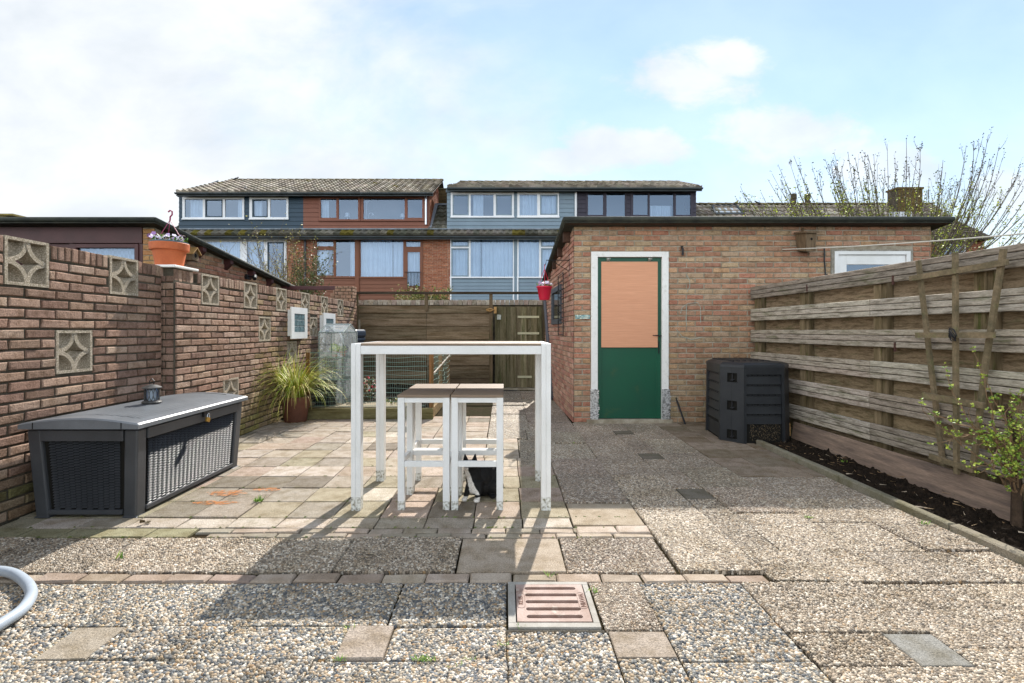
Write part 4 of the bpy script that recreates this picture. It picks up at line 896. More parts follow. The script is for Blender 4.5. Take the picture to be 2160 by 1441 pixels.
# ------------------------------------------------------------------ terraced houses behind
rh = random.Random(17); HY = 22.0
def hx(px, Y=HY): return (px - 1065) * Y / F
def hz(py, Y=HY): return 1.2 - (py - 697) * Y / F
def siding(mb, x0, x1, z0, z1, y, holes, col, pitch=.19):
    z = z0
    while z < z1 - .01:
        e = min(z + pitch, z1); segs = [(x0, x1)]
        for a, b, c, d in holes:
            if min(e, d) - max(z, c) > .01 and not (c > z + pitch * .75 or d < z + pitch * .25): segs = cut(segs, a, b)
        cc = vary(col, .05, rh, .01)
        for a, b in segs:
            mb.face([(a, y - .03, z), (b, y - .03, z), (b, y - .006, e), (a, y - .006, e)], cc); mb.face([(a, y - .03, z), (b, y - .03, z), (b, y, z), (a, y, z)], cc)
        z = e
def window(parent, x0, x1, z0, z1, y, frame_col, panes, sashes=(), curt=None, fw=.07, sashcol=None, blind=False, name='window'):
    """panes: list of (x0,x1,z0,z1) openings; frame fills the rest"""
    mb = MB(); O = Vector((0, y - .05, 0)); panel(mb, O, X3, Z3, x0, x1, z0, z1, panes, frame_col, rev=.06, N_=-Y3)
    for a, b, c, d in ((x0, x1, z0, z0), (x0, x1, z1, z1)): mb.face([(a, y - .05, c), (b, y - .05, c), (b, y, c), (a, y, c)], frame_col)
    for a in (x0, x1): mb.face([(a, y - .05, z0), (a, y, z0), (a, y, z1), (a, y - .05, z1)], frame_col)
    mb.box(x0 - .02, x1 + .02, y - .08, y - .045, z0 - .02, z0 + .03, frame_col)
    w = mb.build(name, M['paint'], parent)
    if sashes:
        mb = MB(); t = .055
        for i in sashes:
            a, b, c, d = panes[i]
            mb.box(a, a + t, y - .045, y, c, d, sashcol); mb.box(b - t, b, y - .045, y, c, d, sashcol); mb.box(a + t, b - t, y - .045, y, c, c + t, sashcol); mb.box(a + t, b - t, y - .045, y, d - t, d, sashcol)
        mb.build('sash', M['paint'], w)
    mb = MB()
    for a, b, c, d in panes: mb.face([(a, y - .015, c), (b, y - .015, c), (b, y - .015, d), (a, y - .015, d)])
    mb.build('pane', M['glass'], w)
    if curt:
        for (a, b, c, d, fold) in curt:
            mb = MB(); n = max(6, int((b - a) / .025)); ph = rh.uniform(0, 6)
            def yy(t): return y + .16 + .03 * sin(t * (b - a) * fold + ph) + .018 * sin(t * (b - a) * fold * 2.3 + 1)
            for i in range(n):
                t0, t1 = i / n, (i + 1) / n; mb.face([(a + (b - a) * t0, yy(t0), c), (a + (b - a) * t1, yy(t1), c), (a + (b - a) * t1, yy(t1), d), (a + (b - a) * t0, yy(t0), d)])
            mb.build('curtain', M['curtain'], w)
    return w
def tiled(mb, x0, x1, A_, B_, tw=.3, tl=.34, amp=.06, cols=('#6e665a', '#7d7467', '#5d564b', '#8a8071'), dens=6, skew0=0, skew1=0, moss=0):
    """pantiles from eave point A_=(y,z) up to ridge B_=(y,z)"""
    L_ = sqrt((B_[0] - A_[0]) ** 2 + (B_[1] - A_[1]) ** 2); rows = max(1, round(L_ / tl)); dy, dz = (B_[0] - A_[0]) / L_, (B_[1] - A_[1]) / L_
    ny, nz = -dz, dy; nx = max(1, int((x1 - x0) / tw)) * dens
    for r_ in range(rows):
        s0, s1 = L_ * r_ / rows, L_ * (r_ + 1) / rows + .01
        e0 = skew0 * (r_ / rows)
        for i in range(nx):
            if i % dens == 0:
                cc = vary(lin(rh.choice(cols)), .2, rh, .04)
                if moss and rh.random() < moss: cc = vary(lin('#6b6128'), .2, rh)
            xs = [x0 + (x1 - x0) * k / nx for k in (i, i + 1)]
            if xs[0] < x0 + e0: continue
            hs_ = [amp * (.5 + .5 * sin(2 * pi * (k % dens) / dens)) for k in (i, i + 1)]
            q = []
            for (s, lift) in ((s0, .065), (s1, .0)):
                row = []
                for x, h in zip(xs, hs_):
                    o = h + lift + .01; row.append((x, A_[0] + dy * s + ny * o, A_[1] + dz * s + nz * o))
                q.append(row)
            mb.face([q[0][0], q[0][1], q[1][1], q[1][0]], cc)
            b0 = [(x, A_[0] + dy * s0 + ny * .0, A_[1] + dz * s0 + nz * .0) for x in xs]
            mb.face([b0[0], b0[1], q[0][1], q[0][0]], cc)
def ridge(mb, x0, x1, y, z, r_=.1):
    x = x0
    while x < x1:
        w = min(.4, x1 - x); n = 8; cc = vary(lin(rh.choice(['#6b6048', '#5f573f', '#776a4e'])), .2, rh)
        for k in range(n):
            a0, a1 = pi * k / n, pi * (k + 1) / n
            mb.face([(x, y + r_ * cos(a0), z + r_ * sin(a0)), (x + w + .03, y + (r_ - .02) * cos(a0), z + (r_ - .02) * sin(a0)), (x + w + .03, y + (r_ - .02) * cos(a1), z + (r_ - .02) * sin(a1)), (x, y + r_ * cos(a1), z + r_ * sin(a1))], cc)
        mb.face([(x, y + r_ * cos(pi * k / n), z + r_ * sin(pi * k / n)) for k in range(n + 1)], cc)
        x += w
def hbrick(u, v): return vary(lin(rh.choice(['#b06e50', '#a06148', '#b87c5e', '#a5694f'])), .14, rh)
DY = 21.9
def house(name, label, x0, x1, dx0, dx1, dtop, dridge, dcol, wallx, wcolor):
    t = thing(name, (x0, HY, 0), label, 'house', 'terraced houses behind the back fence'); return t
GZ = 2.3   # lowest height that can be seen over the fence and sheds
def gutter(t, x0, x1, y, z, r_=.07):
    mb = MB(); n = 8
    for k in range(n):
        a0, a1 = pi + pi * k / n, pi + pi * (k + 1) / n; mb.face([(x0, y + r_ * cos(a0), z + r_ * sin(a0)), (x1, y + r_ * cos(a0), z + r_ * sin(a0)), (x1, y + r_ * cos(a1), z + r_ * sin(a1)), (x0, y + r_ * cos(a1), z + r_ * sin(a1))])
    mb.box(x0, x1, y + r_, y + r_ + .03, z - .12, z + .01)
    mb.build('gutter', M['gutter'], t)
def shell(t, x0, x1, fholes, fcol_areas, dx0, dx1, dz1, dholes, dcol, rid, eave=7.13, ridgeY=24.9, lower_gut=True, brick_l=None, roof_x0=None):
    # lower facade
    mb = MB()
    panel(mb, Vector((0, HY, 0)), X3, Z3, x0, x1, -.05, 5.45, fholes, mi=1, rev=.05, N_=-Y3)
    bricks(mb, Vector((0, HY, 0)), X3, Z3, -Y3, x0, x1, 2.1, 5.4, ch=.066, L=.222, j=.012, d=.008, holes=fholes, colf=hbrick, r=rh, jit=0, cham=.002)
    mb.build('wall', [M['brick'], M['mortar_shed']], t)
    mb = MB(); mb.box(x0 + .03, x1 - .03, HY + 3, HY + 3.05, 0, 5.3); mb.box(dx0 + .1, dx1 - .1, DY + 1.15, DY + 1.2, 5.0, eave + .5); mb.box(dx0 + .05, dx1 - .05, DY + .1, DY + 1.15, eave - .03, eave); mb.box(x0, x1, HY + .3, HY + 3, 5.1, 5.2); mb.build('interior', M['room'], t)
    # dormer front
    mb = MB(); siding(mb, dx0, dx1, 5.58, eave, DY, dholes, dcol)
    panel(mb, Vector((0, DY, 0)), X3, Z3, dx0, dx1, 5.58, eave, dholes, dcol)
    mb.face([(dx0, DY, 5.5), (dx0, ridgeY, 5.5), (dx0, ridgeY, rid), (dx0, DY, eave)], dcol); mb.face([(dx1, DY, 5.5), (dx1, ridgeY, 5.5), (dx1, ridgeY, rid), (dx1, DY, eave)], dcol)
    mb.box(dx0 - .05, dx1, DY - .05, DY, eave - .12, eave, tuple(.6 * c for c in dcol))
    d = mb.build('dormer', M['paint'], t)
    return d
DZE = 7.13
nav, bro, gre, pur, whi = lin('#2f4554'), lin('#83503c'), lin('#7d8f9b'), lin('#37323f'), lin('#f0f1f2')
# ---- house 1, navy
x0, x1 = hx(378), hx(640)
t1 = house('terraced_house', 'terraced house with a navy blue dormer at the left end of the row', x0, x1, 0, 0, 0, 0, 0, 0, 0)
def dpan(l, y=DY): return [(hx(a, y), hx(b, y), hz(d, y), hz(c, y)) for a, b, c, d in l]
p1 = dpan([(391, 429, 421, 459), (434, 471, 421, 459), (476, 512, 421, 459)]); p2 = dpan([(533, 566, 421, 459), (571, 605, 421, 459)])
w1 = (hx(386, DY), hx(516, DY), hz(463, DY), hz(416, DY)); w2 = (hx(527, DY), hx(609, DY), hz(463, DY), hz(416, DY))
lw_ = (hx(428), hx(605), hz(600), hz(505)); lp = [(hx(436), hx(508), hz(598), hz(511)), (hx(522), hx(558), hz(598), hz(511)), (hx(565), hx(600), hz(598), hz(511))]
d1 = shell(t1, x0, x1, [lw_], None, hx(378, DY), hx(640, DY), 0, [w1, w2], nav, 8.65)
window(t1, *w1, DY, whi, p1, (1,), [(p1[0][0] + .1, p1[0][0] + .7, w1[2], w1[3], 40), (p1[2][0] + .45, p1[2][1], w1[2], w1[3], 40)], sashcol=nav)
window(t1, *w2, DY, whi, p2, (0,), [(p2[0][0], p2[0][0] + .35, w2[2], w2[3], 30)], sashcol=nav)
window(t1, *lw_, HY, whi, lp, (2,), [(lw_[0], lp[0][1], lw_[2], lw_[3], 28), (lp[1][0], lp[1][1], lw_[2], lw_[3], 34)], sashcol=nav)
# ---- house 2, brown
x0b, x1b = hx(640), hx(945)
t2 = house('terraced_house', 'terraced house with reddish brown dormer and brown window frames, second from the left', x0b, x1b, 0, 0, 0, 0, 0, 0, 0)
q1 = dpan([(677, 710, 420, 460), (715, 756, 419, 463)]); q2 = dpan([(767, 854, 419, 463), (860, 891, 420, 460)])
wa = (hx(673, DY), hx(760, DY), hz(466, DY), hz(416, DY)); wb = (hx(763, DY), hx(896, DY), hz(466, DY), hz(416, DY))
lh = (hx(663), hx(892), 2.2, hz(505))
shell(t2, x0b, x1b, [lh], None, hx(640, DY), hx(905, DY), 0, [wa, wb], bro, 8.65)
w_ = window(t2, *wa, DY, bro, q1, (), [(q1[0][0], q1[0][0] + .3, wa[2], wa[3], 40)])
w_ = window(t2, *wb, DY, bro, q2, ())
def lampsh(parent, px, py, Y, s=1):
    mb = MB(); c = P(px, py, Y); mb.lathe(c, [(.06 * s, .0), (.1 * s, 0), (.075 * s, .16 * s), (.05 * s, .16 * s)], 16); mb.lathe(c - Z3 * .12, [(.05, 0), (.015, .02), (.012, .14)], 12); return mb
lampsh(None, 733, 458, 22.05, 1.1).build('lamp', M['curtain'], w_)
mb = lampsh(None, 849, 459, 22.05); mb.tube([P(772, 465, 22.1), P(774, 430, 22.1)], .012, 6); mb.lathe(P(774, 427, 22.1), [(.02, -.05), (.09, .03), (.02, .05)], 12); mb.tube([P(777, 460, 22.1), P(779, 450, 22.1), P(784, 449, 22.1), P(787, 452, 22.1)], .01, 6); mb.lathe(P(787, 453, 22.1), [(.07, -.04), (.02, .05)], 10); mb.build('lamp', M['curtain'], w_)
lb = lin('#7d4c33')
pp = [(hx(669), hx(704), hz(520), hz(508)), (hx(669), hx(704), hz(581), hz(528)), (hx(709), hx(749), hz(583), hz(507))]
wf = (hx(663), hx(752), hz(586), hz(505))
window(t2, *wf, HY, lb, pp, (), [(pp[1][0] - .05, pp[1][0] + .45, wf[2], wf[3], 36), (pp[2][1] - .27, pp[2][1], wf[2], wf[3], 36), (pp[0][0], pp[0][1], pp[0][2], pp[0][3], 40)])
pp = [(hx(761), hx(851), hz(584), hz(507))]; wf = (hx(752), hx(856), hz(587), hz(505))
window(t2, *wf, HY, lb, pp, (), [(wf[0] + .1, hx(826), wf[2], wf[3], 26), (hx(828), wf[1], wf[2], wf[3], 26)])
pp = [(hx(857), hx(887), hz(521), hz(509)), (hx(860), hx(886), hz(603), hz(532))]; wf = (hx(856), hx(892), 2.2, hz(505))
window(t2, *wf, HY, lb, pp, (), [(wf[0], wf[1], 2.6, wf[3], 44)], name='balcony_door')
mb = MB(); siding(mb, hx(663), hx(752), 2.1, hz(586), HY - .01, (), lb, .16); siding(mb, hx(757), hx(856), 2.1, hz(587), HY - .01, (), lb, .16); mb.box(hx(750), hx(758), HY - .09, HY, 2.1, hz(505), lb); mb.box(hx(663), hx(856), HY, HY + .02, 2.1, hz(586), lb); mb.build('cladding', M['paint'], t2)
mb = MB()
for k in range(9): x = hx(861) + k * .063; mb.tube([(x, HY - .16, 2.3), (x, HY - .16, hz(575))], .01, 5)
mb.tube([(hx(855), HY - .16, hz(575)), (hx(890), HY - .16, hz(575))], .015, 5); mb.build('balcony_rail', M['black'], t2)
# brick cheek of the dormer on the right
mb = MB(); xc = hx(905, DY) + .02; Oc = Vector((xc, DY, 0)); topc = lambda u: 7.15 + .49 * max(0, u)
mb.prism([(xc - .01, DY, 5.4), (xc - .01, 24.9, 5.4), (xc - .01, 24.9, 8.6), (xc - .01, DY, 7.1)], (.008, 0, 0), W3, 1)
bricks(mb, Oc, Y3, Z3, X3, 0, 3.0, 5.5, 8.6, colf=hbrick, r=rh, ch=.066, j=.012, d=.01, jit=0, top=topc, cham=.002); mb.build('dormer_cheek', [M['brick'], M['mortar_shed']], t2)
mb = MB(); mb.tube([(hx(899, DY), DY - .07, 7.05), (hx(899, DY), DY - .07, 5.8)], .05, 8); mb.build('downpipe', M['steel'], t2)
mb = MB(); mb.tube([(hx(645), HY - .07, 5.25), (hx(645), HY - .07, 2.0)], .05, 8); mb.build('downpipe', M['pipe'], t2)
# ---- house 3, grey blue
x0c, x1c = hx(945), hx(1215)
t3 = house('terraced_house', 'terraced house with a pale blue-grey dormer and white frames, third from the left', x0c, x1c, 0, 0, 0, 0, 0, 0, 0)
r1 = dpan([(955, 989, 411, 455), (993, 1041, 411, 456), (1046, 1080, 411, 455)]); r2 = dpan([(1096, 1133, 411, 455), (1139, 1176, 411, 454)])
wa = (hx(951, DY), hx(1084, DY), hz(459, DY), hz(405, DY)); wb = (hx(1091, DY), hx(1179, DY), hz(459, DY), hz(405, DY))
lh = (hx(950), hx(1215), 2.2, hz(503))
shell(t3, x0c, x1c, [lh], None, hx(943, DY), hx(1213, DY), 0, [wa, wb], gre, 8.3, eave=7.33, ridgeY=24.4)
window(t3, *wa, DY, whi, r1, (0, 2), [(r1[1][0] + .1, r1[1][0] + .55, wa[2], wa[3], 30)], sashcol=gre)
window(t3, *wb, DY, whi, r2, (1,), [(wb[0], wb[1], wb[2], wb[3], 34)], sashcol=gre)
pp = [(hx(952), hx(989), hz(521), hz(506)), (hx(952), hx(989), hz(584), hz(524)), (hx(993), hx(1082), hz(584), hz(506))]; wf = (hx(950), hx(1084), hz(586), hz(503))
window(t3, *wf, HY, whi, pp, (0, 1), [(wf[0], hx(1013), wf[2], wf[3], 32), (hx(1016), wf[1], wf[2], wf[3], 30)], sashcol=gre)
pp = [(hx(1094), hx(1137), hz(584), hz(506)), (hx(1141), hx(1178), hz(521), hz(506)), (hx(1141), hx(1178), hz(584), hz(524)), (hx(1182), hx(1212), hz(584), hz(506))]; wf = (hx(1091), hx(1215), hz(586), hz(503))
window(t3, *wf, HY, whi, pp, (1, 2), [(wf[0], wf[1], wf[2], wf[3], 30)], sashcol=gre)
mb = MB(); siding(mb, hx(952), hx(1082), 2.55, hz(587), HY - .01, (), gre, .15); siding(mb, hx(1094), hx(1213), 2.55, hz(587), HY - .01, (), gre, .15); mb.box(hx(1084), hx(1091), HY - .05, HY, 2.2, hz(503), gre)
for px in (951, 1083, 1092): mb.box(hx(px) - .03, hx(px) + .03, HY - .07, HY - .03, 2.5, hz(586), whi)
mb.box(hx(950), hx(1215), HY - .07, HY - .03, 2.42, 2.53, whi); mb.box(hx(950), hx(1215), HY, HY + .02, 2.1, hz(586), gre); mb.build('cladding', M['paint'], t3)
mb = MB(); mb.tube([(hx(1214, DY), DY - .09, 7.2), (hx(1214, DY), DY - .09, 5.7)], .05, 8, whi); mb.build('downpipe', M['paint'], t3)
# ---- house 4, purple
x0d, x1d = hx(1215), hx(1470)
t4 = house('terraced_house', 'terraced house with a dark purple dormer right of the pale blue-grey one', x0d, x1d, 0, 0, 0, 0, 0, 0, 0)
s1 = dpan([(1240, 1272, 409, 454), (1279, 1318, 408, 457)]); s2 = dpan([(1335, 1366, 409, 454), (1370, 1420, 408, 457), (1425, 1456, 409, 454)])
wa = (hx(1236, DY), hx(1321, DY), hz(459, DY), hz(405, DY)); wb = (hx(1330, DY), hx(1461, DY), hz(459, DY), hz(405, DY))
shell(t4, x0d, x1d, [], None, hx(1215, DY), hx(1468, DY), 0, [wa, wb], pur, 8.3, eave=7.33, ridgeY=24.4)
window(t4, *wa, DY, pur, s1); window(t4, *wb, DY, pur, s2, (), [(s2[1][0], s2[1][1], s2[1][2], s2[1][3] - .5, 50)])
# roofs
for t, a, b, e, rg, ry in ((t1, hx(370, 21.5), hx(640, DY), 7.12, 8.60, 24.9), (t2, hx(640, DY), hx(916, 21.9), 7.12, 8.60, 24.9), (t3, hx(943, 21.5), hx(1215, DY), 7.33, 8.36, 24.4), (t4, hx(1215, DY), hx(1478, 21.7), 7.33, 8.36, 24.4)):
    mb = MB(); tiled(mb, a, b, (21.55, e), (ry, rg), tw=.28, tl=.33, cols=('#9c9285', '#8d8478', '#a99f91', '#7e766b'), skew0=.55 if t is t1 else (.3 if t is t3 else 0), moss=.012)
    sk_ = .55 if t is t1 else (.3 if t is t3 else 0)
    mb.face([(a, 21.55, e - .02), (b, 21.55, e - .02), (b, ry, rg - .02), (a + sk_, ry, rg - .02)], lin('#4b4740'))
    mb.face([(a + sk_, ry, rg), (b, ry, rg), (b, ry + 3, rg - 1.5), (a, ry + 3, rg - 1.5)], lin('#4b4740'))
    ridge(mb, a + (.55 if t is t1 else (.3 if t is t3 else 0)), b, ry, rg + .03)
    mb.build('dormer_roof', M['tiles'], t); gutter(t, a, b, 21.48, e - .03)
for t, a, b in ((t1, hx(372), x1), (t2, x0b, x1b), (t3, x0c, x1c), (t4, x0d, x1d)):
    full = t in (t2,)
    mb = MB(); e = (21.62, 5.30); tiled(mb, a, b, e, (21.98, 5.62), tw=.28, tl=.33, cols=('#6c695f', '#7a756a', '#5c5a50'), moss=.12)
    if t is t2: tiled(mb, hx(903), b + .02, (21.93, 5.57), (23.5, 7.02), tw=.28, tl=.33, cols=('#6c695f', '#7a756a', '#5c5a50'), moss=.1)
    if t is t1: tiled(mb, a, hx(380), (21.93, 5.57), (23.5, 7.02), tw=.28, tl=.33, cols=('#6c695f', '#7a756a', '#5c5a50'))
    mb.face([(a, 21.62, 5.28), (b, 21.62, 5.28), (b, 22.0, 5.5), (a, 22.0, 5.5)], lin('#4b4740'))
    mb.box(a, b, DY - .13, DY - .04, 5.58, 5.63, lin('#8f98a3'))
    mb.build('lower_roof', M['tiles'], t); gutter(t, a, b, 21.55, 5.24)
mb = MB(); mb.bar((hx(907), DY - .02, 5.68), (hx(921, 23.5), 23.4, 7.08), .16, .03); mb.box(hx(918, 23.4), hx(945, 23.4), 23.3, 23.42, 7.02, 7.1); mb.build('flashing', M['lead'], t2)
mb = MB(); bx0, bx1 = hx(926, 23.5), hx(946, 23.5); mb.box(bx0, bx1, 23.41, 24.0, 6.9, 7.75, W3, 1); bricks(mb, Vector((0, 23.41, 0)), X3, Z3, -Y3, bx0, bx1, 7.0, 7.77, colf=lambda u, v: vary(lin('#5b4a30'), .2, rh), r=rh); bricks(mb, Vector((bx0, 23.4, 0)), Y3, Z3, -X3, 0, .6, 7.0, 7.77, colf=lambda u, v: vary(lin('#5b4a30'), .2, rh), r=rh); mb.box(bx0 - .03, bx1 + .03, 23.36, 24.05, 7.77, 7.82, lin('#5a553e')); mb.build('chimney', [M['brick'], M['mortar']], t2)
# ---- house 5: plain tiled roof with a skylight
t5 = house('terraced_house', 'terraced house of which only the tiled roof with a skylight shows', 0, 0, 0, 0, 0, 0, 0, 0, 0)
x0e, x1e = hx(1470), hx(1990, 23)
mb = MB(); tiled(mb, x0e - .1, x1e, (21.6, 5.3), (23.55, 7.07), tw=.28, tl=.33, cols=('#9c9285', '#8d8478', '#a99f91', '#7e766b'))
mb.face([(x0e, 21.6, 5.28), (x1e, 21.6, 5.28), (x1e, 23.55, 7.05), (x0e, 23.55, 7.05)], lin('#4b4740')); mb.face([(x0e, 23.55, 7.05), (x1e, 23.55, 7.05), (x1e, 26.5, 4.8), (x0e, 26.5, 4.8)], lin('#4b4740'))
ridge(mb, x0e - .1, x1e, 23.55, 7.1); mb.build('roof', M['tiles'], t5)
mb = MB(); mb.box(x0e, x1e, 22, 22.2, 0, 5.4, lin('#8e4d36')); mb.build('wall', M['brick'], t5)
a_, b_ = P(1502, 438, 23.42), P(1553, 438, 23.42); c_, d_ = P(1568, 454, 22.82), P(1508, 454, 22.82)
mb = MB(); up = Vector((0, -.05, .07))
q = [p + up for p in (a_, b_, c_, d_)]
for i in range(4): mb.bar(q[i], q[(i + 1) % 4], .08, .08, col=lin('#4a4e50'))
sk = mb.build('skylight', M['paint'], t5)
mb = MB(); mb.face([p + up * .7 for p in (a_, b_, c_, d_)]); mb.build('pane', pm('skylight_glass', '#c9ced2', .1, spec=.8, fine=.02), sk)
def chim(t, px0, px1, py0, Y, col, zb=6.6):
    mb = MB(); xa, xb = (px0 - 1065) * Y / F, (px1 - 1065) * Y / F; zt = 1.2 + (697 - py0) * Y / F
    mb.box(xa, xb, Y, Y + .6, zb, zt, W3, 1); bricks(mb, Vector((0, Y, 0)), X3, Z3, -Y3, xa, xb, zb, zt - .08, colf=lambda u, v: vary(lin(col), .18, rh), r=rh, jit=0)
    mb.box(xa - .04, xb + .04, Y - .04, Y + .64, zt - .08, zt, lin(col)); mb.build('chimney', [M['brick'], M['mortar']], t)
chim(t5, 1893, 1946, 395, 22.8, '#6b5a35', 6.0)
for px in (1674, 1703):
    mb = MB(); mb.lathe(P(px, 436, 24.0), [(.13, 0), (.1, .35), (.14, .38), (.13, .6), (.05, .62), (0, .62)], 14, lin('#4a4436')); mb.build('chimney_pot', M['tiles'], t5)
mb = MB(); mb.box(hx(1872, 21.5), hx(1915, 21.5), 21.3, 21.5, hz(465, 21.4), hz(448, 21.4), lin('#c9ccd0')); mb.build('dormer', M['paint'], t5)
# ---- house 6, far right with hipped roof
Y6 = 19.0
t6 = thing('corner_house', (16, Y6, 0), 'brick house with a hipped roof seen through the twigs at the far right', 'house')
def g6(px, py, Y=Y6): return P(px, py, Y)
mb = MB(); a, b = g6(1900, 520).x, g6(2076, 520).x; zt = g6(0, 498).z; wn = (g6(1985, 0).x, g6(2035, 0).x, 3.0, g6(0, 507).z)
panel(mb, Vector((0, Y6, 0)), X3, Z3, a, b, 0, zt, [wn], mi=1, rev=.1, N_=-Y3); bricks(mb, Vector((0, Y6, 0)), X3, Z3, -Y3, a, b, 2.5, zt, holes=[wn], colf=hbrick, r=rh, jit=0, cham=.002); mb.face([(b, Y6, 0), (b, Y6 + 7, 0), (b, Y6 + 7, zt), (b, Y6, zt)], lin('#8e4d36')); mb.build('wall', [M['brick'], M['mortar_shed']], t6)
window(t6, *wn, Y6, whi, [(wn[0] + .06, (wn[0] + wn[1]) / 2 - .03, wn[2] + .06, wn[3] - .06), ((wn[0] + wn[1]) / 2 + .03, wn[1] - .06, wn[2] + .06, wn[3] - .06)])
mb = MB(); mb.box(wn[0] - .5, wn[1] + .5, Y6 + 1.5, Y6 + 1.55, 2, zt); mb.build('interior', M['room'], t6)
mb = MB(); E = [g6(1880, 499, Y6 - .4), g6(2092, 499, Y6 - .4), g6(1990, 452, Y6 + 2.8), g6(1880, 452, Y6 + 2.8)]
n = 14
for i in range(n):
    l0, l1 = E[0].lerp(E[3], i / n), E[0].lerp(E[3], (i + 1) / n); r0, r1 = E[1].lerp(E[2], i / n), E[1].lerp(E[2], (i + 1) / n); up = Vector((0, -.04, .04))
    m_ = 22
    for k in range(m_): cc = vary(lin(rh.choice(['#6f675b', '#7b7265', '#5f584c'])), .15, rh); mb.face([l0.lerp(r0, k / m_) + up, l0.lerp(r0, (k + 1) / m_) + up, l1.lerp(r1, (k + 1) / m_), l1.lerp(r1, k / m_)], cc)
e2 = g6(2092, 499, Y6 - .4); mb.face([e2, e2 + Vector((-.2, 7, 0)), E[2]], lin('#5f584c')); mb.box(E[0].x, E[1].x, Y6 - .5, Y6, E[0].z - .12, E[0].z - .02, lin('#4b4a45')); mb.build('roof', M['tiles'], t6)
# roof far behind at the left edge
mb = MB(); p = P(-40, 459, 14); q = P(26, 459, 14); mb.prism([(p.x, 14, 3.6), (q.x, 14, 3.6), (q.x - .2, 14, q.z + .05), (p.x, 14, p.z + .05)], (0, 2, 0)); mb.box(p.x, q.x + .06, 13.95, 16.05, q.z + .05, q.z + .1)
tag(mb.build('chimney_stack', pm('mossy_chimney', '#8d7d45', .9, c2='#6c6038', bump=.3)), 'low mossy chimney top behind the left shed at the edge of the view', 'chimney')
# birds on the roofs
def bird(c, s, label, ang=0):
    c = Vector(c); mb = MB(); ca, sa = cos(ang), sin(ang)
    def T(x, z): return c + Vector((x * ca * s, x * sa * s, z * s))
    mb.tube([T(-.17, -.01), T(-.1, .05), T(-.02, .08), T(.06, .12), T(.1, .17), T(.14, .2), T(.18, .195)], [.008 * s, .03 * s, .055 * s, .05 * s, .032 * s, .03 * s, .006 * s], 10)
    mb.tube([T(.0, .05), T(.0, -.01)], .008 * s, 5); mb.tube([T(.03, .05), T(.03, -.01)], .008 * s, 5)
    tag(mb.build('bird', pm('dark_feathers', '#23252b', .7), smooth=True), label, 'bird', 'birds on the roofs')
bird(P(498, 381, 24.9) , 1.0, 'dark bird perched on the roof ridge above the navy blue dormer', 1.3)
bird(P(518, 403, 22.2), 1.1, 'dark pigeon sitting low on the tiles above the navy blue dormer', 2.0)
bird(P(1552, 432, 23.5), 1.0, 'dark bird on the ridge just right of the skylight', .3)
bird(P(1599, 432, 23.5), .9, 'dark bird on the ridge further right of the skylight', 2.6)
# ------------------------------------------------------------------ bar table and stools
TX0, TX1, TY0, TY1, TZ = -1.023, .306, 3.335, 4.045, 1.113
tb = thing('bar_table', (-.36, 3.7, 0), 'tall white metal bar table with a grey-brown slatted top in the middle of the patio', 'table')
lw2 = .064
for x in (TX0, TX1 - lw2):
    for y in (TY0, TY1 - lw2):
        mb = MB(); mb.box(x, x + lw2 * .47, y, y + lw2, .09, TZ - .001); mb.box(x + lw2 * .53, x + lw2, y, y + lw2, .09, TZ - .001); mb.box(x + lw2 * .4, x + lw2 * .6, y + .004, y + lw2 - .004, 0.0, TZ - .01)
        mb.box(x, x + lw2 * .47, y, y + lw2, 0.001, .0895, W3, 1); mb.box(x + lw2 * .53, x + lw2, y, y + lw2, 0.001, .0895, W3, 1)
        mb.build('leg', [M['white'], M['legdirt']], tb, bevel=.002)
h = .058; e = .001
for q in ((TX0 + lw2 + e, TX1 - lw2 - e, TY0, TY0 + .03, TZ - h - .014, TZ - .016), (TX0 + lw2 + e, TX1 - lw2 - e, TY1 - .03, TY1, TZ - h - .014, TZ - .016),
          (TX0, TX0 + .03, TY0 + lw2 + e, TY1 - lw2 - e, TZ - h - .014, TZ - .001), (TX1 - .03, TX1, TY0 + lw2 + e, TY1 - lw2 - e, TZ - h - .014, TZ - .001)):
    mb = MB(); mb.box(*q); mb.build('frame_rail', M['white'], tb, bevel=.002)
mb = MB(); n = 8; w = (TY1 - TY0 - .0) / n
for k in range(n): 
    y0 = TY0 + k * w; a, b = (TX0 + lw2 + .002, TX1 - lw2 - .002) if k in (0, n - 1) else (TX0 + .032, TX1 - .032); mb.box(a, b, y0 + .001, y0 + w - .004, TZ - .0145, TZ)
mb.build('tabletop', M['teak'], tb, bevel=.0015)
